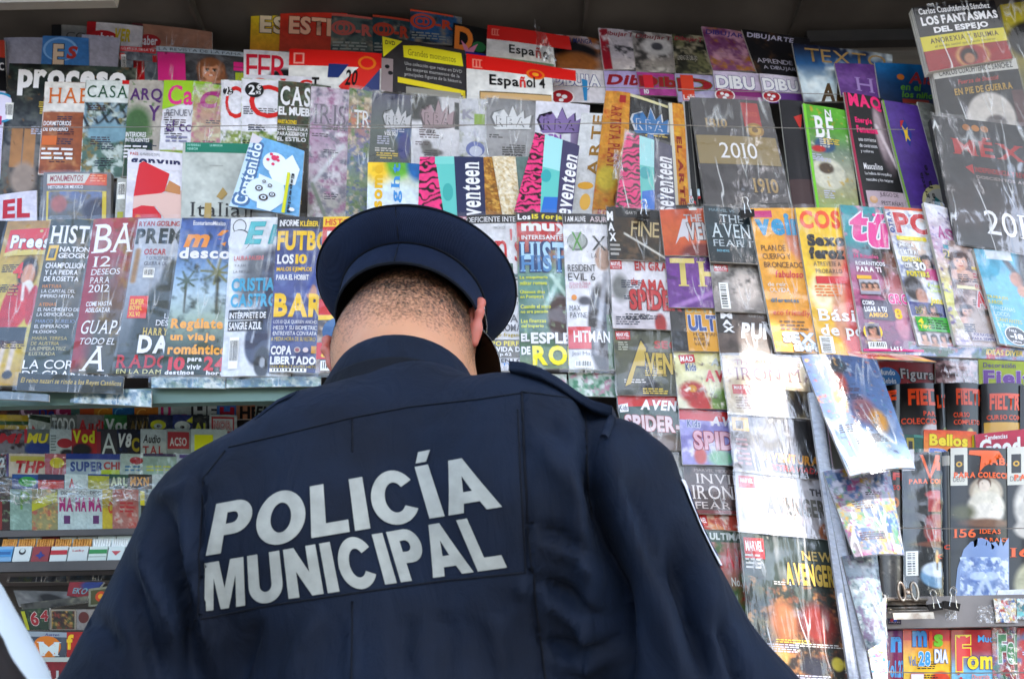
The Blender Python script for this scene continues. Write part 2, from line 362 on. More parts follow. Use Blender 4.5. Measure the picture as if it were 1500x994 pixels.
def M(kind, label, quad, D, bgc, items, ext=.6, t=.006, th=.004, bulge=.002, wrap=0, side='d9d4c8', cat=None, group=None,
      cell=2.6, fin='g', pic=None, seed=None):
    """one printed thing (magazine, book, comic...). quad = its visible corners TL TR BR BL in photograph pixels,
       D = distance from the camera plane; it carries on under its right-hand neighbour by ext"""
    CNT[0] += 1; sd = seed if seed is not None else CNT[0]*17
    q = [(quad[2*i], quad[2*i+1]) for i in range(4)]
    dd = D if isinstance(D, (list, tuple)) else (D, D+t, D+t, D)
    TL, TR, BR, BL = [P(x, y, d) for (x, y), d in zip(q, dd)]
    wpx = (abs(q[1][0]-q[0][0])+abs(q[2][0]-q[3][0]))/2; hpx = (math.hypot(q[3][0]-q[0][0], q[3][1]-q[0][1])+math.hypot(q[2][0]-q[1][0], q[2][1]-q[1][1]))/2
    W = np.linalg.norm(TR-TL); H = np.linalg.norm(BL-TL); asp = H/W
    nrm = np.cross(TR-TL, TL-BL); nrm /= np.linalg.norm(nrm)
    if nrm[1] > 0: nrm = -nrm
    org = (TL+TR+BR+BL)/4
    E = 1+ext
    wr = random.Random(sd*3+1); flex = hpx > 60 and kind in ('magazine', 'comic_book', 'booklet', 'notebook') and bulge > 0
    wamp = .0005 if flex else 0; wph = (wr.random(), wr.random()*6); curl = (wr.random()-.25)*.0032 if flex else 0; cside = wr.random() < .6; curl2 = wr.random()*.0022 if flex else 0
    def pos(uvz):
        u, v, z = uvz[:, 0:1], uvz[:, 1:2], uvz[:, 2:3]
        p = (TL*(1-u)+TR*u)*(1-v)+(BL*(1-u)+BR*u)*v
        uu = np.clip(u/E, -.05, 1.05); vv = np.clip(v, 0, 1.03)
        wav = wamp*(np.sin(6.28*(vv*.9+wph[0])+uu*2.2)+.6*np.sin(5*uu+wph[1]+vv*3))+curl*np.clip(vv-.62, 0, 1)**2/.145*(1-.6*uu if cside else .3+.6*(1-uu))+curl2*np.clip(.3-vv, 0, 1)**2/.09*(1-.7*uu)
        return p+nrm*(z+bulge*4*uu*(1-uu)+wav)-org
    S = Sheet(asp)
    # base picture layer over the whole cover
    if pic is None: pic = [('g', bgc, bgc), ('n', .12, 4)]
    else: pic = [('g', bgc, bgc)]+list(pic)
    nw = max(4, int(wpx*E/cell)); nh = max(4, int(hpx/cell))
    Uv = 1/E
    pic2 = []
    for op in pic:                                     # picture ops are given for the visible strip
        op = list(op)
        if op[0] in 'eFP' and E != 1: op[1] *= Uv; op[3] *= Uv
        if op[0] == 'r': op[1] *= Uv; op[3] *= Uv
        if op[0] == 'l': op[1] *= Uv; op[3] *= Uv; op[5] *= Uv
        pic2.append(tuple(op))
    cell = min(cell, 1.7); nw = max(4, int(wpx*E/cell)); nh = max(4, int(hpx/cell)); A = paint(nh, nw, pic2, sd, asp*Uv)
    S.z = .0006; S.grid(0, 0, E, 1, A)
    base = S; T = Sheet(asp); T.z = .0010
    if items and len(items) < 9 and hpx > 90 and wpx > 40 and kind in ('magazine', 'comic_book'):   # fine print under the big lines
        rg = random.Random(sd); dark = float(np.mean(srgb(bgc))) > .3
        for _ in range(5):
            v_ = .25+.65*rg.random(); u_ = .05+.45*rg.random(); n_ = rg.choice((2, 3, 4)); hh = 3.2/hpx
            T.lines(u_, v_, u_+.25+.3*rg.random(), min(v_+n_*hh, .99), n_, rg.choice(('3a3438', '5a3038', '2a3a58') if dark else ('d8d4d0', 'e0c860', 'c8c8d8')), seed=sd+_)
    for it in items:
        k = it[0]
        if k == 'img':
            _, u0, v0, u1, v1, ops = it[:6]
            pw = max(3, int((u1-u0)*wpx/cell)); ph = max(3, int((v1-v0)*hpx/cell))
            T.grid(u0, v0, u1, v1, paint(ph, pw, ops, sd+len(T.V), asp*(v1-v0)/(u1-u0)))
        elif k == 'r': T.rect(*it[1:])
        elif k == 'e': T.ell(*it[1:])
        elif k == 'p': T.shape(it[1], it[2])
        elif k == 'L': T.lines(*it[1:], seed=sd)
        elif k == 'bar': T.bars(*it[1:])
        else: T.text(*it)
    def mesh(S_, nm):
        V = pos(np.concatenate(S_.V)); me = bpy.data.meshes.new(nm)
        F = S_.F; tot = np.array([len(f) for f in F]); idx = np.concatenate([np.array(f) for f in F]) if F else np.zeros(0, int)
        me.vertices.add(len(V)); me.vertices.foreach_set('co', V.ravel())
        me.loops.add(len(idx)); me.loops.foreach_set('vertex_index', idx.astype(np.int32))
        me.polygons.add(len(F)); st = np.concatenate([[0], np.cumsum(tot)[:-1]]) if len(F) else np.zeros(0)
        me.polygons.foreach_set('loop_start', st.astype(np.int32))
        me.update(calc_edges=True)
        ca = me.attributes.new('print', 'FLOAT_COLOR', 'POINT'); C = np.clip(np.concatenate(S_.C), 0, 1)**1.38
        ca.data.foreach_set('color', np.column_stack([C, np.ones(len(C))]).ravel().astype(np.float32))
        return me
    # page block (the thing itself)
    nseg = 10 if bulge > .0005 else 1; nvs = 12 if flex else 1; us = np.linspace(0, E, nseg+1); vv_ = np.linspace(0, 1, nvs+1); vs = []; fs = []
    for z in (0., -th):
        for v in vv_:
            for u in us: vs.append((u, v, z))
    k = nseg+1; q_ = k*(nvs+1); pv = pos(np.array(vs)); top = nvs*k
    for j in range(nvs):
        for i in range(nseg):
            c0 = j*k+i; fs += [(c0, c0+k, c0+k+1, c0+1), (q_+c0, q_+c0+1, q_+c0+k+1, q_+c0+k)]
        fs += [(j*k, q_+j*k, q_+(j+1)*k, (j+1)*k), (j*k+nseg, (j+1)*k+nseg, q_+(j+1)*k+nseg, q_+j*k+nseg)]
    for i in range(nseg): fs += [(i, i+1, q_+i+1, q_+i), (top+i, q_+top+i, q_+top+i+1, top+i+1)]
    me = bpy.data.meshes.new(kind); me.from_pydata(pv.tolist(), [], fs); me.update()
    o = link(kind, me, page_mat(side)); o.location = org
    setp(o, label, cat or kind.replace('_', ' '), group)
    fm = {'g': M_PRINT, 'G': M_GLOSS, 'm': M_MATTE}[fin]
    link('cover', mesh(base, 'cover'), fm, o)
    if T.V: link('lettering', mesh(T, 'lettering'), fm, o)
    if wrap:
        nu, nv = 14, max(8, int(14*asp/E)); U, V = np.meshgrid(np.linspace(-.03, E, nu), np.linspace(-.02, 1.025, nv))
        d = vnoise(nv, nu, 6, sd, asp)*.0025+.0022+(0.0002 if wrap == 1 else .001)
        g = pos(np.column_stack([U.ravel(), V.ravel(), d.ravel()]))
        i = np.arange(nv-1)[:, None]*nu+np.arange(nu-1)[None, :]
        f = np.stack([i, i+1, i+nu+1, i+nu], -1).reshape(-1, 4).tolist()
        me = bpy.data.meshes.new('plastic_sleeve'); me.from_pydata(g.tolist(), [], f); me.update()
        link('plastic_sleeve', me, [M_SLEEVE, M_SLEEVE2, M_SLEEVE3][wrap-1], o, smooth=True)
    return o
_pm = {}
def page_mat(h):
    if h not in _pm:
        mt = mat('page_edges', h, .7); N, L, B = nodes(mt)
        tc = N.new('ShaderNodeTexCoord'); wv = N.new('ShaderNodeTexNoise'); wv.inputs['Scale'].default_value = 600
        mp = N.new('ShaderNodeMapping'); mp.inputs['Scale'].default_value = (.02, 1, .02)
        L.new(tc.outputs['Object'], mp.inputs[0]); L.new(mp.outputs[0], wv.inputs['Vector'])
        r = N.new('ShaderNodeValToRGB'); r.color_ramp.elements[0].color = (*(srgb(h)*.55), 1); r.color_ramp.elements[1].color = (*srgb(h), 1)
        r.color_ramp.elements[0].position = .4; r.color_ramp.elements[1].position = .6
        L.new(wv.outputs['Fac'], r.inputs[0]); L.new(r.outputs[0], B.inputs['Base Color']); _pm[h] = mt
    return _pm[h]
# ================================================================ kiosk and surroundings
M_DARKMETAL = add_noise(mat('dark_painted_metal', '3a3735', .55), '2b2928', '4a4541', 6, bump=.2)
M_SOFFIT = add_noise(mat('sooty_grey_sheet_metal', '5f574f', .6), '453e38', '6c645b', 3, detail=9, bump=.3, bscale=20)
M_BEAM = add_noise(mat('weathered_beige_metal', '8d867a', .6), '6f685d', '968e80', 8, stretch=(.3, 1, 3), bump=.2)
M_GREEN = add_noise(mat('grey_green_painted_shelf', '56706a', .45), '4a635c', '647f75', 7, stretch=(.4, 1, 2), bump=.1)
M_LIP = add_noise(mat('grey_shelf_lip', '77716f', .5), '625d5c', '827b78', 12, bump=.2)
M_STEEL = mat('bright_steel', 'c9c7c2', .25, 1.0)
M_STEEL_DULL = add_noise(mat('rusty_steel', 'a39b90', .4, .9), '6b4a35', 'b5ada2', 40, lo=.3, hi=.5, bump=.2)
M_BLACKCLIP = mat('black_enamel', '0d0d0f', .3)
M_WIRE = mat('steel_wire', '8a8580', .4, .6)
M_ASPH = add_noise(mat('grey_paving', '68645f', .85), '5c5854', '736f6a', 9, bump=.3)
M_FACADE = add_noise(mat('pale_plaster', 'b9ae9c', .8), 'a79c8a', 'c0b6a4', 2, bump=.2)
M_GLASS = mat('window_glass', '20262b', .08)
M_TARP = add_noise(mat('white_translucent_canvas', 'd8d6d0', .8), 'd2d0ca', 'e0deda', 5, bump=.3)
N, L, B = nodes(M_TARP); _tl = N.new('ShaderNodeBsdfTranslucent'); _tl.inputs[0].default_value = (.8, .8, .78, 1); _mx = N.new('ShaderNodeMixShader'); _mx.inputs[0].default_value = .45
L.new(B.outputs[0], _mx.inputs[1]); L.new(_tl.outputs[0], _mx.inputs[2]); L.new(_mx.outputs[0], [n for n in N if n.type == 'OUTPUT_MATERIAL'][0].inputs[0])
# ground and the street behind the camera
g = MB(); g.add([(-150, -150, 0), (150, -150, 0), (150, 150, 0), (-150, 150, 0)], [(0, 1, 2, 3)])
setp(g.build('ground', M_ASPH), kind='structure')
fac = empty('building', (0, -14, 0)); setp(fac, 'pale plaster building across the street behind the camera', 'building')
for x0, x1, h in ((-16, -3.5, 7), (6.5, 16, 6)):
    b = MB(); b.box((x0, -6, 0), (x1, 0, h)); b.build('wall', M_FACADE, fac)
for x in (-14, -11.5, -9, -6.5, 8.5, 11.5, 14):
    for z in (1.6, 4.4):
        b = MB(); b.box((x-.6, 0, z-.8), (x+.6, .03, z+.8)); b.build('window', M_GLASS, fac)
        b = MB(); b.box((x-.7, .001, z+.8), (x+.7, .09, z+.92)); b.build('lintel', M_FACADE, fac)
kio = empty('news_kiosk', (0, 1.5, 0)); setp(kio, 'metal street kiosk whose tall open front is packed with magazines', 'kiosk')
def kp(mb, name, mt): # kiosk part given in world coordinates
    mb.v = [(x, y-1.5, z) for x, y, z in mb.v]; return mb.build(name, mt, kio)
Zt = P(750, 62, 1.60)[2]
Zs = P(340, 566, 1.375)[2]; Zs2 = P(340, 588, 1.375)[2]
b = MB(); b.box((-1.6, 1.64, Zs+.0705), (1.7, 1.68, Zt+.2)); kp(b, 'back_panel', M_DARKMETAL)
b = MB(); b.box((-1.6, 1.66, 0), (1.7, 1.69, Zs+.07)); kp(b, 'lower_back_panel', M_DARKMETAL)
b = MB(); b.add([(-1.7, 1.64, Zt), (1.8, 1.64, Zt), (1.8, 1.30, Zt+.055), (-1.7, 1.30, Zt+.055), (-1.7, 1.64, Zt+.03), (1.8, 1.64, Zt+.03), (1.8, 1.30, Zt+.085), (-1.7, 1.30, Zt+.085)],
    [(0, 3, 2, 1), (4, 5, 6, 7), (0, 1, 5, 4), (1, 2, 6, 5), (2, 3, 7, 6), (3, 0, 4, 7)]); kp(b, 'soffit', M_SOFFIT)
for px_ in (285, 860, 1180):
    a = P(px_, 30, 1.5)[0]; b = MB(); b.box((a-.004, 1.33, Zt+.0), (a+.004, 1.6, Zt+.032)); kp(b, 'soffit_seam', M_SOFFIT)
a = P(1190, 82, 1.6); b = MB(); b.box((a[0], 1.585, P(1190, 104, 1.6)[2]), (1.5, 1.63, P(1190, 72, 1.6)[2])); kp(b, 'beam', M_BEAM)
b = MB(); b.box((a[0]-.02, 1.56, P(1190, 70, 1.58)[2]), (1.5, 1.60, P(1190, 54, 1.58)[2])); kp(b, 'beam', M_DARKMETAL)
b = MB(); b.box((-1.6, 1.29, P(80, 8, 1.30)[2]), (P(170, 2, 1.3)[0], 1.31, P(80, -30, 1.30)[2])); kp(b, 'roof_edge_strip', M_BEAM)
b = MB(); b.box((-1.6, 1.29, P(80, -6, 1.30)[2]), (1.8, 1.315, P(80, -60, 1.30)[2]+.05)); kp(b, 'fascia', M_DARKMETAL)
# left shelf with green lip
xr = P(905, 577, 1.38)[0]
b = MB(); b.box((-1.5, 1.375, Zs2), (xr, 1.395, Zs)); kp(b, 'shelf_lip', M_GREEN)
b = MB(); b.box((-1.5, 1.3951, Zs+.062), (xr, 1.655, Zs+.068)); kp(b, 'shelf', M_DARKMETAL)
b = MB(); b.box((xr, 1.385, 0), (xr+.02, 2.0, Zs2)); kp(b, 'divider', M_DARKMETAL)
for x in (-1.62, 1.72):
    b = MB(); b.box((x, 1.3, 0), (x+.02, 2.04, 2.9)); kp(b, 'side_panel', M_DARKMETAL)
# right recess lip
xa = P(1268, 900, 1.40)[0]
b = MB(); b.box((xa, 1.40, P(1400, 918, 1.40)[2]), (1.6, 1.42, P(1400, 872, 1.40)[2])); kp(b, 'shelf_lip', M_LIP)
b = MB(); b.box((xa, 1.4201, P(1400, 915, 1.40)[2]), (1.6, 1.64, P(1400, 905, 1.40)[2])); kp(b, 'shelf', M_DARKMETAL)
b = MB(); b.box((xr+.02, 1.425, 0), (xa, 1.44, P(1100, 300, 1.43)[2])); kp(b, 'comic_backboard', M_DARKMETAL)
# left recess lips
for (y0, y1, D) in ((774, 783, 1.50), (820, 834, 1.48)):
    b = MB(); b.box((-1.5, D, P(150, y1, D)[2]), (-.2, D+.015, P(150, y0, D)[2])); kp(b, 'shelf_lip', M_DARKMETAL)
    b = MB(); b.box((-1.5, D+.0151, P(150, y1, D)[2]), (-.2, 1.65, P(150, y1, D)[2]+.008)); kp(b, 'shelf', M_LIP)
b = MB(); b.box((-1.6, 1.30, 0), (1.7, 1.52, .75)); kp(b, 'plinth', M_DARKMETAL)
# wires
def wire(pts, D, sag=.004):
    p3 = []
    for i in range(len(pts)-1):
        (x0, y0), (x1, y1) = pts[i], pts[i+1]
        for k in range(8):
            t = k/8; q = P(x0+(x1-x0)*t, y0+(y1-y0)*t, D); q[2] -= sag*4*t*(1-t); p3.append(q)
    p3.append(P(*pts[-1], D)); b = MB(); b.tube(p3, .0009, 5); kp(b, 'wire', M_WIRE)
wire([(-60, 186), (420, 183), (900, 180), (1340, 190)], 1.395, .003)
wire([(560, 116), (980, 130), (1420, 142)], 1.47, .003)
wire([(380, 186), (700, 183)], 1.39, .006)
wire([(1290, 772), (1560, 772)], 1.385, .002); wire([(1280, 983), (1560, 983)], 1.375, .002)
# awning added out of view: blocks and diffuses the sun, hole shapes its patch
def to_gobo(px, py, D, z=3.3):
    p = P(px, py, D); s = (z-p[2])/SUND[2]; return (p[0]+SUND[0]*s, p[1]+SUND[1]*s)
hole = [to_gobo(1078, 500, 1.36), to_gobo(1150, 506, 1.36), to_gobo(1166, 640, 1.36), to_gobo(1180, 760, 1.36), to_gobo(1330, 800, 1.36), to_gobo(1330, 1000, 1.36), to_gobo(1240, 1060, 1.36), to_gobo(1130, 1060, 1.36), to_gobo(1080, 800, 1.36)]
aw = empty('gobo', (0, .2, 3.3)); setp(aw, 'added white canvas awning stretched above the pavement in front of the kiosk', 'gobo')
hx0 = min(p[0] for p in hole); hx1 = max(p[0] for p in hole); hy0 = min(p[1] for p in hole); hy1 = max(p[1] for p in hole)
from mathutils.geometry import tessellate_polygon
outer = [(-1.5, 1.25), (2.6, 1.25), (2.6, -1.6), (-1.5, -1.6)]
def build_gobo():
    loops = [[Vector((x, y, 0)) for x, y in outer], [Vector((x, y, 0)) for x, y in hole]]
    tri = tessellate_polygon(loops); vs = outer+hole; n = len(vs)
    V = [(x, y-.2, 0) for x, y in vs]+[(x, y-.2, .004) for x, y in vs]
    F = [t for t in tri]+[tuple(n+i for i in reversed(t)) for t in tri]
    for base, L_ in ((0, len(outer)), (len(outer), len(hole))):
        for i in range(L_):
            a, c = base+i, base+(i+1) % L_; F.append((a, c, n+c, n+a))
    b = MB(); b.add(V, F); b.build('canvas', M_TARP, aw)
build_gobo()
for x in (-1.5, 2.6):
    b = MB(); b.tube([(x, -1.8, -3.3), (x, -1.8, 0)], .02, 8); b.build('pole', M_DARKMETAL, aw)
# ================================================================ figures: smooth implicit bodies
def ell(c, r, rot=None): return ('e', np.array(c, float), np.array(r, float), rot)
def cap_(a, b, ra, rb): return ('c', np.array(a, float), np.array(b, float), ra, rb)
def sdf1(p, s):
    if s[0] == 'e':
        q = p-s[1]
        if s[3] is not None: q = q@s[3]
        k0 = np.linalg.norm(q/s[2], axis=1); k1 = np.linalg.norm(q/(s[2]**2), axis=1)
        return k0*(k0-1)/np.maximum(k1, 1e-6)
    _, a, b, ra, rb = s; ab = b-a; t = np.clip(((p-a)@ab)/(ab@ab), 0, 1)
    return np.linalg.norm(p-a-t[:, None]*ab, axis=1)-(ra+(rb-ra)*t)
def sdf(p, prims, k):
    d = None
    for s in prims:
        q = sdf1(p, s)
        if d is None: d = q
        else:
            h = np.clip(.5+.5*(d-q)/k, 0, 1); d = d*(1-h)+q*h-k*h*(1-h)
    return d
def rotm(ax, deg):
    return np.array(Matrix.Rotation(R(deg), 3, ax))
def body_mesh(name, prims, k, voxel, iters=4):
    mb = MB()
    for s in prims:
        if s[0] == 'e':
            nu, nv = 20, 12; vs = []; fs = []
            rr = s[2]+k*.25
            for j in range(nv+1):
                th = math.pi*j/nv
                for i in range(nu):
                    ph = 2*math.pi*i/nu; q = np.array([math.sin(th)*math.cos(ph), math.sin(th)*math.sin(ph), math.cos(th)])*rr
                    if s[3] is not None: q = s[3]@q
                    vs.append(s[1]+q)
            for j in range(nv):
                for i in range(nu): fs.append((j*nu+i, (j+1)*nu+i, (j+1)*nu+(i+1) % nu, j*nu+(i+1) % nu))
            mb.add(vs, fs)
        else:
            _, a, b, ra, rb = s; n_ = 8; ax = b-a; L_ = np.linalg.norm(ax); d = ax/L_
            pts = [a-d*(ra+k*.2)*.97, a-d*ra*.7]+[a+ax*i/n_ for i in range(n_+1)]+[b+d*rb*.7, b+d*(rb+k*.2)*.97]
            rs = [ra*.2, ra*.72]+[ra+(rb-ra)*i/n_ for i in range(n_+1)]+[rb*.72, rb*.2]
            mb.tube([tuple(q) for q in pts], [r+k*.2 for r in rs], 16)
    me = bpy.data.meshes.new(name); me.from_pydata(mb.v, [], mb.f); me.update()
    o = bpy.data.objects.new(name, me); COL.objects.link(o)
    md = o.modifiers.new('r', 'REMESH'); md.mode = 'VOXEL'; md.voxel_size = voxel
    dg = bpy.context.evaluated_depsgraph_get(); m2 = bpy.data.meshes.new_from_object(o.evaluated_get(dg)); m2.name = name
    bpy.data.objects.remove(o)
    n = len(m2.vertices); co = np.zeros(n*3); m2.vertices.foreach_get('co', co); co = co.reshape(-1, 3)
    for _ in range(iters):
        e = .001; d = sdf(co, prims, k); G = np.stack([sdf(co+np.eye(3)[i]*e, prims, k)-sdf(co-np.eye(3)[i]*e, prims, k) for i in range(3)], 1)/(2*e)
        co = co-G/np.maximum((G*G).sum(1), .2)[:, None]*d[:, None]*.9
    m2.vertices.foreach_set('co', co.ravel()); m2.update()
    return m2, co
def project(co):
    d = co-CP; z = d@CF; return 750+FPX*(d@CR)/z, 497-FPX*(d@CU)/z
def vnormals(me):
    n = np.zeros(len(me.vertices)*3); me.vertex_normals.foreach_get('vector', n); return n.reshape(-1, 3)
# ---------------------------------------------------------------- cloth materials
def cloth(name, c1, c2, rough=.75, sheen=.02, weave=.0):
    mt = add_noise(mat(name, c1, rough, sheen=sheen), c1, c2, 14, detail=8, bump=.0)
    N, L, B = nodes(mt); tc = N.new('ShaderNodeTexCoord')
    wv = N.new('ShaderNodeTexWave'); wv.inputs['Scale'].default_value = 260; wv.bands_direction = 'DIAGONAL'; L.new(tc.outputs['Object'], wv.inputs['Vector'])
    n = N.new('ShaderNodeTexNoise'); n.inputs['Scale'].default_value = 900; L.new(tc.outputs['Object'], n.inputs['Vector'])
    ad = N.new('ShaderNodeMath'); ad.operation = 'MULTIPLY_ADD'; ad.inputs[1].default_value = weave; L.new(wv.outputs['Fac'], ad.inputs[0]); L.new(n.outputs['Fac'], ad.inputs[2])
    bp = N.new('ShaderNodeBump'); bp.inputs['Strength'].default_value = .45; bp.inputs['Distance'].default_value = .0006
    mp2 = N.new('ShaderNodeMapping'); mp2.inputs['Scale'].default_value = (1, 1, .4); mp2.inputs['Rotation'].default_value = (0, .5, 0); L.new(tc.outputs['Object'], mp2.inputs[0])
    nc = N.new('ShaderNodeTexNoise'); nc.inputs['Scale'].default_value = 26; nc.inputs['Detail'].default_value = 5; nc.inputs['Distortion'].default_value = 1.2; L.new(mp2.outputs[0], nc.inputs['Vector'])
    bc = N.new('ShaderNodeBump'); bc.inputs['Strength'].default_value = .35 if weave == 0 else .12; bc.inputs['Distance'].default_value = .012; L.new(nc.outputs['Fac'], bc.inputs['Height'])
    L.new(ad.outputs[0], bp.inputs['Height']); L.new(bc.outputs[0], bp.inputs['Normal']); L.new(bp.outputs[0], B.inputs['Normal'])
    B.inputs['Specular IOR Level'].default_value = .16; B.inputs['Sheen Roughness'].default_value = .4; B.inputs['Sheen Tint'].default_value = (.55, .7, 1, 1)
    return mt
M_NAVY = cloth('navy_uniform_cloth', '0a1220', '0f1a2c')
M_NAVY2 = cloth('navy_cap_cloth', '0c162b', '101d36', weave=.8)
M_NAVYP = cloth('dark_panel_cloth', '080c15', '0c111b')
M_REFL = add_noise(mat('grey_reflective_lettering', '8f928c', .6), '868983', '969993', 60, bump=.15)
M_BLACK = mat('glossy_black_visor', '050506', .18, coat=.6)
M_BLACKM = mat('black_lining', '0a0a0c', .7)
# ================================================================ the policeman
pol = empty('person', (P(590, 994, .88)[0], .9, 0))
setp(pol, 'man in navy police jacket and peaked cap seen from behind, head bowed towards the magazines', 'person')
PO = np.array(pol.location)
def pl(name, me, mt, parent=None, smooth=True):
    """mesh in world coordinates -> child of the policeman"""
    n = len(me.vertices); co = np.zeros(n*3); me.vertices.foreach_get('co', co); co = co.reshape(-1, 3)-PO
    me.vertices.foreach_set('co', co.ravel()); me.update()
    return link(name, me, mt, parent or pol, smooth)
LS, RS = P(325, 762, .86), P(880, 734, .83)           # shoulder joints
LE, RE = np.array([-.395, .86, 1.19]), np.array([.185, .83, 1.215])
LH, RH = np.array([-.27, 1.13, 1.20]), np.array([.02, 1.13, 1.22])
NB = P(600, 616, .925)
jk = [ell(P(600, 760, .90), (.185, .115, .16), rotm('Y', -5)),
      ell((-.10, .90, 1.25), (.180, .125, .22), rotm('Y', -3)), ell((-.10, .90, 1.02), (.185, .135, .16)),
      cap_(NB+np.array([0, 0, -.02]), LS+np.array([.02, 0, -.00]), .062, .060), cap_(NB+np.array([0, 0, -.02]), RS+np.array([-.02, 0, .008]), .066, .064),
      ell(P(460, 770, .86), (.10, .085, .13)), ell(P(760, 740, .84), (.10, .085, .13)),
      cap_(LS, LE, .066, .068), cap_(RS, RE, .061, .075), cap_(LE, LH, .066, .042), cap_(RE, RH, .068, .044),
      cap_(NB+np.array([0, .0, -.03]), P(597, 625, .955), .07, .06)]
me, co = body_mesh('jacket', jk, .05, .0065)
# folds: (pixel polyline on the back, depth in m (+ out), width in px)
FOLDS = [([(866, 600), (868, 690), (884, 770), (905, 850), (902, 930), (905, 1010)], -.022, 17),
 ([(838, 640), (848, 760), (862, 860), (862, 1000)], .006, 16),
 ([(872, 640), (900, 700), (925, 770), (965, 880), (1000, 980)], .008, 20),
 ([(905, 690), (930, 750), (948, 800), (975, 860)], -.007, 13),
 ([(985, 790), (1000, 860), (1020, 930), (1040, 1000)], -.013, 14),
 ([(950, 660), (990, 760), (1030, 850), (1060, 930)], .006, 22),
 ([(1050, 900), (1075, 960), (1090, 1010)], -.008, 11),
 ([(905, 600), (960, 640), (985, 700)], .004, 16),
 ([(785, 640), (815, 690), (850, 730)], .004, 13), ([(790, 610), (830, 640), (850, 690)], -.003, 12),
 ([(778, 765), (830, 785), (880, 825)], -.005, 9), ([(785, 795), (840, 812), (885, 850)], .004, 9),
 ([(788, 845), (840, 872), (890, 925)], -.007, 10), ([(790, 870), (830, 900), (885, 940)], .005, 9),
 ([(795, 935), (850, 948), (898, 945)], -.005, 8), ([(795, 965), (850, 975), (898, 968)], .004, 9),
 ([(290, 690), (293, 780), (292, 900)], -.006, 8), ([(268, 740), (280, 820), (292, 900), (310, 990)], .006, 10),
 ([(238, 745), (252, 810), (275, 900), (290, 1000)], -.012, 12), ([(212, 790), (225, 850), (262, 950)], .007, 10),
 ([(190, 830), (205, 900), (240, 1000)], -.007, 12), ([(225, 730), (262, 720), (290, 700)], .003, 10),
 ([(320, 915), (322, 960), (330, 1010)], .004, 10), ([(380, 905), (360, 960), (345, 1010)], -.004, 10),
 ([(470, 900), (440, 950), (420, 1010)], .004, 14), ([(600, 890), (590, 950), (600, 1010)], -.003, 14),
 ([(690, 850), (720, 900), (740, 1000)], .004, 16), ([(640, 870), (660, 940), (650, 1010)], -.003, 14),
 ([(740, 850), (775, 870)], .004, 10), ([(515, 900), (513, 1010)], .003, 4),
 ([(764, 575), (768, 700), (774, 800), (785, 890), (800, 1010)], -.0035, 4),
 ([(772, 575), (776, 700), (782, 800), (793, 890), (808, 1010)], .003, 4),
 ([(857, 600), (860, 690), (862, 750)], .003, 4), ([(516, 612), (516, 662)], -.002, 3), ([(130, 900), (180, 960)], -.005, 15)]
nn = vnormals(me); px, py = project(co); facing = ((co-CP)*nn).sum(1) < 0
disp = np.zeros(len(co))
for pts, amp, wd in FOLDS:
    pts = np.array(pts, float); best = np.full(len(co), 1e9); tt = np.zeros(len(co)); cum = 0; tot = np.sum(np.linalg.norm(np.diff(pts, axis=0), axis=1))
    for a, b in zip(pts[:-1], pts[1:]):
        ab = b-a; L2 = ab@ab; t = np.clip(((px-a[0])*ab[0]+(py-a[1])*ab[1])/L2, 0, 1)
        d = np.hypot(px-a[0]-t*ab[0], py-a[1]-t*ab[1]); mk = d < best; best[mk] = d[mk]; tt[mk] = (cum+t[mk]*math.sqrt(L2))/tot; cum += math.sqrt(L2)
    disp += 2.3*amp*np.exp(-(best/wd)**2)*np.minimum(1, .25+3*np.minimum(tt, 1-tt))*facing
def n3(co, s, seed):
    rg = np.random.RandomState(seed); o = np.zeros(len(co))
    for i in range(7):
        k = rg.randn(3)*s; o += np.sin(co@k+rg.rand()*6.28)
    return o/7
disp += n3(co, 28, 3)*.0035+n3(co*np.array([1, 1, .45]), 75, 4)*.0022+n3(co, 150, 9)*.0005
disp *= 1-.85*((px > 296) & (px < 760) & (py > 625) & (py < 903))
co = co+nn*disp[:, None]; me.vertices.foreach_set('co', co.ravel()); me.update()
BV = BVHTree.FromPolygons([tuple(c) for c in co], [tuple(p.vertices) for p in me.polygons])
def onto(px_, py_, off=.0008):
    d = CF*FPX+(px_-750)*CR-(py_-497)*CU; d /= np.linalg.norm(d)
    h = BV.ray_cast(Vector(CP), Vector(d))
    if h[0] is None: return None
    n = h[1]
    if n.dot(Vector(d)) > 0: n = -n
    return np.array(h[0]+n*off)
jacket = pl('jacket', me, M_NAVY)
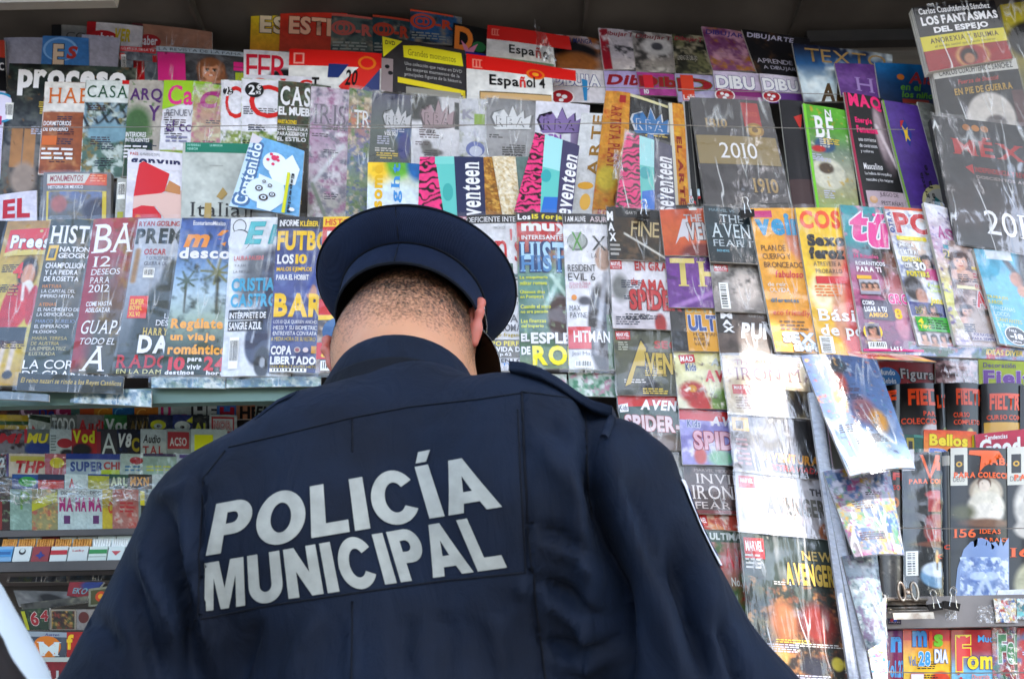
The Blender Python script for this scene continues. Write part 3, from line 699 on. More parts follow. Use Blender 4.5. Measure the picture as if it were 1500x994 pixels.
# lettering on the back
GLH = {}
def arc(cx, cy, rx, ry, a0, a1, n=14):
    return [(cx+rx*math.cos(R(a0+(a1-a0)*i/n)), cy+ry*math.sin(R(a0+(a1-a0)*i/n))) for i in range(n+1)]
HV = {  # heavy grotesque capitals: width, outline, holes
 'P': (.78, [(0, 0), (.27, 0), (.27, .35), (.42, .35)]+arc(.44, .675, .34, .325, -88, 88)+[(.42, 1), (0, 1)], [[(.27, .57), (.27, .79), (.38, .79)]+arc(.39, .68, .11, .11, 88, -88, 8)+[(.38, .57)]]),
 'O': (.95, arc(.475, .5, .475, .52, 0, 350, 34), [arc(.475, .5, .2, .29, 0, 348, 28)]),
 'L': (.70, [(0, 0), (.70, 0), (.70, .24), (.28, .24), (.28, 1), (0, 1)], []),
 'I': (.28, [(0, 0), (.28, 0), (.28, 1), (0, 1)], []),
 'C': (.90, arc(.46, .5, .46, .52, -32, -328, 34)+arc(.47, .5, .20, .29, 38, 322, 22), []),
 'A': (.98, [(0, 0), (.28, 0), (.34, .17), (.64, .17), (.70, 0), (.98, 0), (.63, 1), (.35, 1)], [[(.405, .38), (.49, .68), (.575, .38)]]),
 'M': (1.0, [(0, 0), (.22, 0), (.22, .66), (.40, 0), (.60, 0), (.78, .66), (.78, 0), (1, 0), (1, 1), (.65, 1), (.5, .42), (.35, 1), (0, 1)], []),
 'U': (.84, [(0, 1), (0, .42)]+arc(.42, .36, .42, .38, 180, 360, 16)+[(.84, .42), (.84, 1), (.57, 1), (.57, .40)]+arc(.42, .36, .15, .15, 0, -180, 8)+[(.27, .40), (.27, 1)], []),
 'N': (.84, [(0, 0), (.26, 0), (.26, .52), (.57, 0), (.84, 0), (.84, 1), (.58, 1), (.58, .48), (.27, 1), (0, 1)], [])}
def heavy(txt, q, gap=.1):
    """capitals set into a pixel quad (baseline-left, baseline-right, top-right, top-left), laid on the cloth"""
    V = []; F = []; n = 0; x = 0
    for ci, c in enumerate(txt):
        if c == 'A' and ci: x -= .10 if txt[ci-1] == 'P' else .03
        wd, outl, holes = HV['I' if c == 'Í' else c]
        shapes = [(outl, holes)]
        if c == 'Í': shapes.append(([(.04, 1.06), (.26, 1.06), (.42, 1.26), (.16, 1.26)], []))
        for ol, hs in shapes:
            loops = [[Vector((a, b, 0)) for a, b in ol]]+[[Vector((a, b, 0)) for a, b in h] for h in hs]
            pts = [p for l in loops for p in l]; tri = tessellate_polygon(loops)
            bm = bmesh.new(); bv = [bm.verts.new(p) for p in pts]
            for t in tri:
                try: bm.faces.new([bv[i] for i in t])
                except ValueError: pass
            for _ in range(4):
                ed = [e for e in bm.edges if e.calc_length() > .12]
                if not ed: break
                bmesh.ops.subdivide_edges(bm, edges=ed, cuts=1); bmesh.ops.triangulate(bm, faces=bm.faces)
            bm.verts.index_update()
            V += [(v.co.x+x, v.co.y) for v in bm.verts]; F += [tuple(n+v.index for v in f.verts) for f in bm.faces]; n += len(bm.verts); bm.free()
        x += wd+gap
    V = np.array(V); V[:, 0] /= (x-gap); (bx, by), (cx, cy), (tx, ty), (sx, sy) = q; pts = []
    for u, v in V:
        X = (bx*(1-u)+cx*u)*(1-v)+(sx*(1-u)+tx*u)*v; Y = (by*(1-u)+cy*u)*(1-v)+(sy*(1-u)+ty*u)*v
        p = onto(X, Y, .0016); pts.append(p if p is not None else np.zeros(3))
    me = bpy.data.meshes.new('lettering'); me.from_pydata([tuple(p) for p in pts], [], F); me.update()
    return me
for txt, q in (('POLICÍA', [(303, 813), (736, 742), (702, 667), (318, 738)]), ('MUNICIPAL', [(300, 894), (743, 830), (708, 755), (302, 824)])):
    pl('lettering', heavy(txt, q), M_REFL, jacket, False)
# seams and stitched panel
def seam(pts, r=.0009, name='seam', mt=None, off=.0004):
    p3 = []
    for (a, b), (c, d) in zip(pts[:-1], pts[1:]):
        k = max(2, int(math.hypot(c-a, d-b)/8))
        for i in range(k):
            q = onto(a+(c-a)*i/k, b+(d-b)*i/k, off)
            if q is not None: p3.append(q)
    q = onto(*pts[-1], off)
    if q is not None: p3.append(q)
    if len(p3) < 3: return
    b_ = MB(); b_.tube(p3, r, 5); me = bpy.data.meshes.new(name); me.from_pydata(b_.v, [], b_.f); pl(name, me, mt or M_NAVYP, jacket)
seam([(335, 655), (420, 635), (515, 612), (600, 596), (700, 585), (762, 576)])
seam([(516, 612), (516, 662)])
seam([(764, 574), (768, 680), (775, 790), (784, 870), (800, 1000)], .0012)
seam([(285, 908), (400, 885), (520, 868), (650, 850), (770, 838)])
seam([(290, 905), (292, 800), (298, 700), (330, 660)])
seam([(770, 838), (764, 740), (758, 600)])
seam([(516, 880), (514, 1000)])
seam([(857, 596), (860, 680), (866, 760)], .0012)
seam([(765, 574), (830, 582), (900, 605)], .0008)
# collar
CSX = .93
def ring(c, rx, ry, tilt, yaw=0, n=48, gap=0):
    out = []
    for i in range(n):
        a = 2*math.pi*i/n; p = Vector((rx*math.cos(a)*CSX, ry*math.sin(a), 0))
        p.rotate(Matrix.Rotation(R(tilt), 3, 'X')); p.rotate(Matrix.Rotation(R(yaw), 3, 'Z')); out.append(Vector(c)+p)
    return out
def loft(rings, closed=True, capends=False):
    n = len(rings[0]); vs = [p for r_ in rings for p in r_]; fs = []
    for j in range(len(rings)-1):
        for i in range(n if closed else n-1): fs.append((j*n+i, j*n+(i+1) % n, (j+1)*n+(i+1) % n, (j+1)*n+i))
    if capends: fs += [tuple(reversed(range(n))), tuple((len(rings)-1)*n+i for i in range(n))]
    return vs, fs
cc = P(590, 583, .958)
def cring(dz, rx, ry, dy=0): return ring((cc[0], cc[1]+dy, cc[2]+dz), rx+.003, ry+.014, -20)
vs, fs = loft([cring(-.045, .112, .098, -.004), cring(-.022, .104, .093), cring(.0, .0935, .087, .001), cring(.010, .0885, .084, .003), cring(.0115, .0865, .082, .003), cring(.010, .0845, .080, .003), cring(-.03, .088, .082)])
me = bpy.data.meshes.new('collar'); me.from_pydata([tuple(v) for v in vs], [], fs); collar = pl('collar', me, M_NAVY, jacket)
vs, fs = loft([cring(-.10, .145, .118, -.004), cring(-.075, .130, .110, -.004), cring(-.050, .116, .1015, -.004), cring(-.030, .1085, .097, -.001), cring(-.0275, .1075, .0965, -.001), cring(-.027, .1045, .094)])
me = bpy.data.meshes.new('collar_stand'); me.from_pydata([tuple(v) for v in vs], [], fs); pl('collar_stand', me, M_NAVYP, collar)
# shoulder straps
def strap(pts, wv, th, name):
    """a stiff cloth bar; pts = centre line (world), wv = half-width vector"""
    vs = []; fs = []; n = len(pts); wv = np.array(wv)
    up = np.array([0, 0, 1.])
    for i, p in enumerate(pts):
        k = 1 if 0 < i < n-1 else .8
        for s, z in ((-1, 0), (-.9, 1), (.9, 1), (1, 0)): vs.append(tuple(np.array(p)+wv*s*k+up*th*(z-.5)))
    for i in range(n-1):
        for j in range(4): fs.append((i*4+j, i*4+(j+1) % 4, (i+1)*4+(j+1) % 4, (i+1)*4+j))
    fs += [(0, 1, 2, 3), tuple((n-1)*4+j for j in (3, 2, 1, 0))]
    me = bpy.data.meshes.new(name); me.from_pydata(vs, [], fs)
    bm = bmesh.new(); bm.from_mesh(me); bmesh.ops.subdivide_edges(bm, edges=bm.edges, cuts=2, use_grid_fill=True); bm.to_mesh(me); bm.free()
    return pl(name, me, M_NAVY, jacket)
def ridge(xs, y0=500, lift=.004):
    out = []
    for x in xs:
        for y in range(y0, 760, 2):
            q = onto(x, y, .0)
            if q is not None: out.append(q+np.array([0, .004, lift])); break
    return out
rs = strap(ridge((752, 775, 800, 825, 850, 872, 890, 902)), (.006, .022, .001), .011, 'shoulder_strap')
ls = strap(ridge((436, 420, 404, 388, 372), lift=-.004), (-.006, .020, .001), .004, 'shoulder_strap')
_sl = [onto(905-k*3, 590+9*k, .003) for k in range(7)]; _sl = [q for q in _sl if q is not None][:5]
b_ = MB(); b_.tube(_sl, .004, 8)
me = bpy.data.meshes.new('strap_loop'); me.from_pydata(b_.v, [], b_.f); pl('strap_loop', me, M_NAVY, jacket)
# sleeve badge on the right arm (white border, blue field), lying on the outer side of the sleeve
a0 = RS+(RE-RS)*.18; ax = (RE-RS)/np.linalg.norm(RE-RS); outw = np.cross(ax, np.array([0, -1., 0])); outw /= np.linalg.norm(outw)
if outw[0] < 0: outw = -outw
fw = np.cross(outw, ax); fw /= np.linalg.norm(fw)
if fw[1] < 0: fw = -fw
def badge(z0, z1, a_lo, a_hi, off):
    vs = []; nu, nv = 10, 12
    for j in range(nv+1):
        zz = z0+(z1-z0)*j/nv; c_ = RS+ax*zz
        for i in range(nu+1):
            an = a_lo+(a_hi-a_lo)*i/nu; d = outw*math.cos(an)+fw*math.sin(an)
            h = BV.ray_cast(Vector(c_), Vector(d)); r_ = (h[3] if h[0] else .07)
            vs.append(c_+d*(r_+off))
    fs = [(j*(nu+1)+i, j*(nu+1)+i+1, (j+1)*(nu+1)+i+1, (j+1)*(nu+1)+i) for j in range(nv) for i in range(nu)]
    me = bpy.data.meshes.new('sleeve_badge'); me.from_pydata([tuple(v) for v in vs], [], fs); return me
bd = pl('sleeve_badge', badge(.022, .105, -.62, .7, .0025), mat('white_badge_border', 'dfe2ea', .6), jacket)
pl('badge_field', badge(.030, .096, -.42, .6, .0035), mat('blue_badge_field', '2c3f8f', .6), bd)
# ---- head and neck (skin), one surface
HC = P(600, 496, 1.045); YAW = -18
Rh = rotm('X', -24)@rotm('Z', YAW)
def hp(x, y, z): return HC+Rh@np.array([x, y, z])
sk = [ell(HC, (.089, .094, .100), Rh), ell(hp(0, -.014, -.05), (.0865, .080, .085), Rh), ell(hp(0, .05, -.075), (.058, .05, .05), Rh),
      cap_(hp(0, -.03, -.05), P(597, 585, .955), 
      .079, .078),
      ell(hp(-.062, .035, -.075), (.02, .03, .035), Rh), ell(hp(.062, .035, -.075), (.02, .03, .035), Rh),
      ell(hp(0, .098, -.02), (.013, .02, .026), Rh), ell(hp(0, .088, -.098), (.022, .014, .016), Rh), ell(hp(0, .092, -.066), (.024, .01, .008), Rh)]
me, co = body_mesh('body', sk, .022, .005)
px, py = project(co)
# hair mask: rises from the fade line in the nape to full under the cap; stored as the colour of the hair itself
loc = (co-HC)@Rh
hl = np.clip((loc[:, 2]+.098)/.085, 0, 1)*np.clip((.045-loc[:, 1])/.03, 0, 1)
print('HAIR', hl.mean(), (hl > .5).mean(), len(hl)); hm = me.attributes.new('hair', 'FLOAT', 'POINT'); hm.data.foreach_set('value', hl.astype(np.float32))
M_SKIN = mat('tanned_skin', 'c08a68', .45); N, L, B = nodes(M_SKIN)
B.inputs['Subsurface Weight'].default_value = .25; B.inputs['Subsurface Radius'].default_value = (.012, .004, .002); B.inputs['Subsurface Scale'].default_value = .6
tc = N.new('ShaderNodeTexCoord'); n1 = N.new('ShaderNodeTexNoise'); n1.inputs['Scale'].default_value = 18; n1.inputs['Detail'].default_value = 8; L.new(tc.outputs['Object'], n1.inputs['Vector'])
r1 = N.new('ShaderNodeValToRGB'); r1.color_ramp.elements[0].color = (*srgb('b97c5c'), 1); r1.color_ramp.elements[1].color = (*srgb('cb9876'), 1); L.new(n1.outputs['Fac'], r1.inputs[0])
at = N.new('ShaderNodeAttribute'); at.attribute_name = 'hair'
n2 = N.new('ShaderNodeTexNoise'); n2.inputs['Scale'].default_value = 260; n2.inputs['Detail'].default_value = 3; L.new(tc.outputs['Object'], n2.inputs['Vector'])
n4 = N.new('ShaderNodeTexNoise'); n4.inputs['Scale'].default_value = 30; n4.inputs['Detail'].default_value = 4; L.new(tc.outputs['Object'], n4.inputs['Vector'])
ma = N.new('ShaderNodeMath'); ma.operation = 'MULTIPLY_ADD'; ma.inputs[1].default_value = 2.2; ma.inputs[2].default_value = -1.25; L.new(n2.outputs['Fac'], ma.inputs[0])
ms = N.new('ShaderNodeMath'); ms.operation = 'ADD'; L.new(ma.outputs[0], ms.inputs[0]); L.new(at.outputs['Fac'], ms.inputs[1])
mb2 = N.new('ShaderNodeMath'); mb2.operation = 'MULTIPLY_ADD'; mb2.inputs[1].default_value = .8; mb2.inputs[2].default_value = -.4; L.new(n4.outputs['Fac'], mb2.inputs[0])
ms2 = N.new('ShaderNodeMath'); ms2.operation = 'ADD'; L.new(ms.outputs[0], ms2.inputs[0]); L.new(mb2.outputs[0], ms2.inputs[1])
gt = N.new('ShaderNodeMath'); gt.operation = 'GREATER_THAN'; gt.inputs[1].default_value = .02; L.new(at.outputs['Fac'], gt.inputs[0])
cl = N.new('ShaderNodeMath'); cl.operation = 'MULTIPLY'; cl.use_clamp = True; L.new(ms2.outputs[0], cl.inputs[0]); L.new(gt.outputs[0], cl.inputs[1])
sc_ = N.new('ShaderNodeMath'); sc_.operation = 'MULTIPLY'; sc_.inputs[1].default_value = .97; L.new(cl.outputs[0], sc_.inputs[0])
mx = N.new('ShaderNodeMix'); mx.data_type = 'RGBA'; mx.inputs[7].default_value = (*srgb('1e1612'), 1)
L.new(sc_.outputs[0], mx.inputs[0]); L.new(r1.outputs[0], mx.inputs[6]); L.new(mx.outputs[2], B.inputs['Base Color'])
bp = N.new('ShaderNodeBump'); bp.inputs['Strength'].default_value = .3; bp.inputs['Distance'].default_value = .001; L.new(n2.outputs['Fac'], bp.inputs['Height']); L.new(bp.outputs[0], B.inputs['Normal'])
hn = vnormals(me); hco = co.copy(); hf = [tuple(p.vertices) for p in me.polygons]
body = pl('body', me, M_SKIN)
# stubble: thousands of tiny hairs lying on the scalp
def stubble():
    rg = np.random.RandomState(2); V = []; F = []; k = 0
    down = Rh@np.array([0, -.3, -1.])
    for f in hf:
        c_ = hco[list(f)].mean(0); h = hl[list(f)].mean()
        if h < .12: continue
        for _ in range(rg.poisson(.4+5*h)):
            wts = rg.rand(len(f)); wts /= wts.sum(); p = (hco[list(f)]*wts[:, None]).sum(0); n = hn[f[0]]
            d = down*.8+rg.randn(3)*.35; d -= n*(d@n)*.7; d /= np.linalg.norm(d); d = d+n*.45
            s = np.cross(n, d); s /= np.linalg.norm(s); L_ = .0012+.0022*h
            V += [tuple(p-s*.00016), tuple(p+s*.00016), tuple(p+d*L_)]; F.append((k, k+1, k+2)); k += 3
    me = bpy.data.meshes.new('hair'); me.from_pydata(V, [], F); return me
setp(pl('hair', stubble(), mat('dark_brown_hair', '17100c', .6), body, False), kind='stuff')
# ears
def ear(sg):
    E = rotm('Z', 0)
    def q(x, y, z): return hp(sg*(x+(.0045 if sg > 0 else .014)), y-(0 if sg > 0 else .012), z+(.048 if sg > 0 else .042))
    Re = Rh@rotm('Z', sg*-28)
    pr = [ell(q(.086, .004, -.045), (.005, .015, .027), Re),
          cap_(q(.083, .016, -.028), q(.092, .004, -.018), .0045, .0052), cap_(q(.092, .004, -.018), q(.1, -.010, -.026), .0052, .0055),
          cap_(q(.1, -.010, -.026), q(.099, -.010, -.045), .0055, .005), cap_(q(.099, -.010, -.045), q(.091, .0, -.064), .005, .0052),
          cap_(q(.091, .0, -.064), q(.084, .008, -.078), .0075, .0072)]
    me, _ = body_mesh('ear', pr, .007, .0022)
    return pl('ear', me, M_EAR, body)
M_EAR = mat('flushed_ear_skin', 'b8695a', .45); N, L, B = nodes(M_EAR)
B.inputs['Subsurface Weight'].default_value = .5; B.inputs['Subsurface Radius'].default_value = (.012, .003, .002); B.inputs['Subsurface Scale'].default_value = 1
ear(1); ear(-1)
# face details (out of sight from behind)
for sg in (-1, 1):
    for nm, r_, c_, dy in (('eye', .0115, 'e8e4de', .084), ('iris', .0055, '2b1a12', .0915)):
        pr = [ell(hp(sg*.031, dy, -.012), (r_, r_*.8, r_*.8), Rh)]; me, _ = body_mesh(nm, pr, .001, .003); pl(nm, me, mat(nm, c_, .2), body)
    b_ = MB(); b_.tube([hp(sg*.015, .097, .006), hp(sg*.032, .095, .010), hp(sg*.05, .084, .006)], .003, 6)
    me = bpy.data.meshes.new('eyebrow'); me.from_pydata(b_.v, [], b_.f); pl('eyebrow', me, mat('eyebrow', '20150f', .7), body)
b_ = MB(); b_.tube([hp(-.024, .096, -.067), hp(0, .104, -.066), hp(.024, .096, -.067)], .0028, 6)
me = bpy.data.meshes.new('mouth'); me.from_pydata(b_.v, [], b_.f); pl('mouth', me, mat('lips', '8a4038', .5), body)
# ---- cap
KC = P(599, 479, 1.035); Rk = rotm('Y', 4)@rotm('X', -27)@rotm('Z', YAW)
def kpnt(r, a, z, sx=1., sy=1.0):
    return KC+Rk@np.array([r*sx*math.cos(a), r*sy*math.sin(a), z])
def lathe(prof, n=96, sx=.97, sy=1.04, zfun=None):
    vs = []
    for r, z in prof:
        for i in range(n):
            a = 2*math.pi*i/n; zz = z+(zfun(a, r, z) if zfun else 0); vs.append(tuple(kpnt(r, a, zz, sx, sy)))
    fs = [(j*n+i, j*n+(i+1) % n, (j+1)*n+(i+1) % n, (j+1)*n+i) for j in range(len(prof)-1) for i in range(n)]
    return vs, fs
def capmesh(name, prof, mt, parent, **kw):
    vs, fs = lathe(prof, **kw); me = bpy.data.meshes.new(name); me.from_pydata(vs, [], fs); return pl(name, me, mt, parent)
def rise(a, r, z): return max(0, r-.098)*.45*math.sin(a)   # the crown stands higher in front
def wob(a, r, z): return rise(a, r, z)+.0008*math.sin(5*a+1)*(r > .11)
cap = capmesh('cap', [(.0985, .0), (.100, .004), (.1015, .042), (.0995, .0445), (.103, .0455), (.113, .053), (.126, .064), (.136, .075), (.1410, .083), (.1422, .087), (.1405, .0905), (.133, .094), (.11, .0995), (.07, .101), (.0, .1015)], M_NAVY2, pol, zfun=wob)
capmesh('cap_lining', [(.0975, .001), (.0975, .05), (.05, .06), (0, .062)], M_BLACKM, cap)
capmesh('band_piping', [(.0985, -.0012), (.1008, -.0006), (.1014, .0016), (.1000, .003), (.0985, .003)], M_NAVYP, cap)
capmesh('crown_piping', [(.1005, .0435), (.1030, .0432), (.1040, .0450), (.1025, .0465), (.1005, .0462)], M_NAVYP, cap, zfun=lambda a, r, z: 0)
capmesh('crown_piping', [(.1402, .0838), (.1430, .0838), (.1438, .0860), (.1426, .0878), (.1400, .0878)], M_NAVYP, cap, zfun=rise)
# back seam
sa = R(-90-YAW-6)
b_ = MB(); b_.tube([tuple(kpnt(r, sa, z+rise(sa, r, z), .97, 1.04)) for r, z in ((.1013, .004), (.1022, .030), (.1025, .046), (.113, .0525), (.125, .0645), (.137, .0765), (.1418, .084))], .0007, 5)
me = bpy.data.meshes.new('seam'); me.from_pydata(b_.v, [], b_.f); pl('seam', me, M_NAVYP, cap)
# eyelets, strap button
def disc(c, n, r, th, name, mt, parent):
    n = np.array(n)/np.linalg.norm(n); a = np.cross(n, [0, 0, 1]); a /= np.linalg.norm(a); b2 = np.cross(n, a)
    rings = []
    for rr, z in ((r*.45, -th*.2), (r*.5, th), (r, th*.8), (r, -th)):
        rings.append([Vector(c+n*z+(a*math.cos(t)+b2*math.sin(t))*rr) for t in np.linspace(0, 2*math.pi, 17)[:-1]])
    vs, fs = loft(rings); me = bpy.data.meshes.new(name); me.from_pydata([tuple(v) for v in vs], [], fs); pl(name, me, mt, parent)
for an in (-12, -30, 192, 210):
    a = R(an); p0 = kpnt(.124, a, .065+rise(a, .124, 0), .97, 1.04); p1 = kpnt(.128, a, .0705+rise(a, .128, 0), .97, 1.04)
    nrm_ = Rk@np.array([math.cos(a)*.7, math.sin(a)*.7, -.72]); disc((p0+p1)/2+nrm_*.0006, nrm_, .0026, .0008, 'eyelet', M_BLACKCLIP, cap)
for an in (2, 178):
    a = R(an); c_ = kpnt(.1025, a, .014, .97, 1.04); nrm_ = Rk@np.array([math.cos(a), math.sin(a), 0]); disc(c_+nrm_*.002, nrm_, .0065, .002, 'button', M_STEEL, cap)
b_ = MB(); b_.tube([tuple(kpnt(.1035, R(a), .012+.004*math.sin(R(a)), .97, 1.04)) for a in range(0, 181, 9)], .0028, 6)
me = bpy.data.meshes.new('chin_strap'); me.from_pydata(b_.v, [], b_.f); pl('chin_strap', me, M_BLACK, cap)
# visor
def visor():
    vs = []; fs = []; na, nr = 28, 7
    for lay in (0, 1):
        for j in range(nr+1):
            for i in range(na+1):
                a = R(8+164*i/na); s = math.sin(math.pi*i/na)**.6; t = j/nr
                r = .1+t*.052*s; z = .004-t*(.040*s+.006)-t*t*.012*s-.0022*lay-.010*(1-s)
                vs.append(tuple(kpnt(r, a, z, .97, 1.04)))
    n1 = (na+1)*(nr+1)
    for j in range(nr):
        for i in range(na):
            q = (j*(na+1)+i, j*(na+1)+i+1, (j+1)*(na+1)+i+1, (j+1)*(na+1)+i); fs.append(q); fs.append(tuple(n1+k for k in reversed(q)))
    for i in range(na): fs.append((nr*(na+1)+i, nr*(na+1)+i+1, n1+nr*(na+1)+i+1, n1+nr*(na+1)+i))
    me = bpy.data.meshes.new('visor'); me.from_pydata(vs, [], fs); pl('visor', me, M_BLACK, cap)
visor()
# hands and trousers (below and beyond the frame)
def hand(W_, sg, dirv, name='hand'):
    dirv = np.array(dirv)/np.linalg.norm(dirv); side = np.array([sg*-1., 0, 0.]); side -= dirv*(side@dirv); side /= np.linalg.norm(side); dn = np.cross(dirv, side); dn = dn if dn[2] < 0 else -dn
    pr = [cap_(W_-dirv*.03, W_+dirv*.02, .026, .027), ell(W_+dirv*.06, (.038, .045, .018))]
    base = W_+dirv*.085
    for i, (o_, L_) in enumerate(((-.03, .065), (-.01, .075), (.01, .07), (.029, .055))):
        a = base+side*o_; b = a+dirv*L_*.5+dn*.012; c = b+dirv*L_*.3+dn*.03; pr += [cap_(a, b, .0092, .0085), cap_(b, c, .0085, .0072)]
    a = W_+dirv*.03+side*.033*1; b = a+dirv*.035+side*.025+dn*.01; pr += [cap_(a, b, .012, .010), cap_(b, b+dirv*.03+dn*.008, .010, .008)]
    me, _ = body_mesh(name, pr, .006, .004); return pl(name, me, M_HAND)
M_HAND = add_noise(mat('hand_skin', 'b98463', .5), 'b07a5a', 'c08c6a', 30, bump=.2)
hand(LH+np.array([.01, .035, .01]), -1, (.3, .9, .1)); hand(RH+np.array([-.01, .035, .01]), 1, (-.3, .9, .1))
tr = [cap_((-.18, .9, .92), (-.19, .88, .5), .105, .08), cap_((-.19, .88, .5), (-.2, .92, .1), .078, .065), cap_((-.02, .9, .92), (-.01, .88, .5), .105, .08), cap_((-.01, .88, .5), (0, .92, .1), .078, .065)]
me, _ = body_mesh('trousers', tr, .04, .014); pl('trousers', me, M_NAVYP)
for x in (-.2, .0):
    me, _ = body_mesh('boot', [cap_((x, .91, .1), (x, .91, .05), .055, .05), cap_((x, .92, .045), (x, 1.05, .04), .045, .04)], .02, .009); pl('boot', me, M_BLACK)
# ================================================================ the passer-by at the left edge
pas = empty('person', (-.66, .66, 0)); setp(pas, 'person in white shirt with dark arm cut off by the lower left edge', 'person')
QO = np.array(pas.location)
def q_(name, prims, k, vx, mt):
    me, co = body_mesh(name, prims, k, vx); me.vertices.foreach_set('co', (co-QO).ravel()); me.update(); return link(name, me, mt, pas, True)
D2 = .62
shl = P(-140, 945, D2); el = P(-40, 1170, .60)
q_('shirt', [cap_(shl, (P(-105, 1065, .60)), .066, .072), ell((shl[0]-.13, D2, 1.19), (.17, .10, .12)), ell((shl[0]-.15, D2, 1.0), (.17, .115, .26))], .04, .008,
   add_noise(mat('white_cotton_shirt', 'c0cad0', .8), 'b8c2c9', 'c8d1d6', 9, bump=.2))
q_('body', [ell((shl[0]-.15, D2+.02, 1.52), (.075, .09, .11)), cap_((shl[0]-.15, D2, 1.42), (shl[0]-.15, D2, 1.28), .055, .06),
   cap_(P(-150, 1030, .52), P(-90, 1120, .50), .058, .048), cap_(P(-90, 1120, .50), (-.48, .8, 1.02), .042, .03), ell((-.475, .84, 1.02), (.03, .05, .02)),
   cap_((shl[0]-.23, D2, .85), (shl[0]-.23, D2, .08), .085, .05), cap_((shl[0]-.07, D2, .85), (shl[0]-.07, D2, .08), .085, .05)], .03, .008,
   add_noise(mat('dark_brown_skin', '140a08', .55), '120907', '180d0a', 20, bump=.2))
q_('hair', [ell((shl[0]-.15, D2-.0, 1.56), (.08, .095, .095))], .01, .01, mat('black_hair', '0c0a09', .6))
# ================================================================ the printed matter
W_, K_ = 'eceaec', '17161a'
RED, YEL = 'd42b30', 'f2d531'
GR = {'a': 'magazines in the top back row', 'b': 'magazines in the second row', 'd': 'magazines on the main shelf', 'c': 'comic books in shrink-wrap', 'h': 'small magazines in the shaded rack',
      'g': 'craft books on the lower right shelf', 'q': 'cigarette packs', 'e': 'teen magazines fanned at the right', 'n': 'notebooks with zebra print'}
fantasy = [('b', ['b98a5a', '4a5a6e', '8e3b34', '2b2a30'], 7, 4), ('w', 14, .3)]
# ---------------- top back row (D 1.50 .. 1.47)
A = 1.52
M('magazine', 'grey magazine top with a dark left edge peeking over the blue one', (76, 37, 128, 39, 128, 62, 76, 60), A+.01, '8d8a88', [('CO', .42, .45, .98, .9, '55504f', 's'), ('r', 0, 0, .28, 1, '26252a')], 0, 0, group=GR['a'])
M('magazine', 'white magazine with red oval logo and yellow lettering at the top left', (128, 32, 196, 38, 194, 72, 126, 70), A, 'd9d2d2',
  [('r', 0, 0, .2, 1, 'b51f2d'), ('e', .36, .62, .34, 'c92330', .62), ('saber', .14, .42, .6, .78, W_, 'b', '^'), ('VER', .62, .2, .95, .75, 'd8c022', 'k', 'i')], .2, 0, group=GR['a'])
M('magazine', 'tan magazine with maroon edge and red oval logo under clear plastic', (194, 34, 300, 46, 300, 74, 192, 70), A+.003, 'b98f7a',
  [('r', 0, 0, .15, 1, '6b2335'), ('e', .24, .75, .17, 'bb2a34', .8), ('saber', .13, .5, .36, .9, W_, 'b')], .1, 0, wrap=1, group=GR['a'])
M('magazine', 'white unprinted magazine back beside the orange sliver', (6, 56, 62, 56, 62, 110, 6, 110), A-.02, 'bcb9c2', [], .1, 0, group=GR['a'])
M('magazine', 'orange and black magazine sliver at the far left edge', (-30, 60, 7, 60, 10, 135, -30, 135), A-.03, '1c1a20', [('r', 0, 0, 1, .35, 'd3572f'), ('oc', .5, .45, .95, .6, W_, 'n')], 0, 0, group=GR['a'])
M('magazine', 'light blue magazine with decorated letters between two white backs', (63, 53, 119, 56, 119, 98, 60, 96), A-.03, '5e9ad0',
  [('e', .48, .45, .45, 'a5cdf0', .9), ('e', .48, .47, .39, '6ea8dc', .9), ('E', .3, .28, .58, .98, 'f0d9bd', 'k', 'o2a3040'), ('S', .64, .33, .93, .78, 'c94a35', 'k', 'if0d9bd')], .2, .002, group=GR['a'])
M('magazine', 'plain pale grey magazine back left of the big pink letter', (120, 51, 171, 56, 168, 100, 120, 98), A-.025, 'c3c0ca', [], .1, .002, group=GR['a'])
M('magazine', 'grey magazine with tall red letter and red strip in plastic bag', (176, 68, 229, 73, 230, 122, 178, 118), A-.04, '7d848c',
  [('r', 0, 0, 1, .15, 'd6303a'), ('LO MEJOR DE LA TV', .05, .03, .95, .12, W_, 'n'), ('T ', -.02, .2, 1.05, 1.1, 'cf2230', 'k'), ('bar', .02, .25, .16, .85)], .3, .002, wrap=1, group=GR['a'],
  pic=[('b', ['a9b0b5', '5a626c'], 5, 2)])
M('magazine', 'magazine with huge pink letter and a long haired woman', (229, 68, 358, 78, 358, 124, 231, 122), A-.045, '5c5c60',
  [('r', 0, 0, 1, .14, 'b9c4cc'), ('LA REVISTA DE LA FAMA', .03, .03, .97, .11, '3a4046', 'n'), ('p', [(.01, .16), (.1, .16), (.1, .8), (.22, .8), (.22, .16), (.33, .18), (.33, 1.1), (.01, 1.1)], 'e0439a'),
   ('r', .88, .33, 1, .48, 'e0439a'), ('r', .88, .5, 1, .6, 'e0439a'), ('r', .9, .66, 1, .9, 'b9c43a')], .1, .002, wrap=1, group=GR['a'], cell=1.6,
  pic=[('b', ['3c3d42', '7b7d82'], 8, 3), ('F', .62, .62, .13, '9a6b4c', 'd9a588')])
M('magazine', 'yellow magazine with decorated letters behind the red one', (368, 16, 414, 19, 412, 78, 366, 76), A, 'e0b93a', [('ES', .3, .12, 1.1, .55, 'f0dcc0', 'k', 'o3a2a2a')], .2, .002, group=GR['a'],
  pic=[('b', ['e8d23c', 'd8763a', '8fae3a'], 6, 4), ('g', 'e6cf3a', 'd9a23a')])
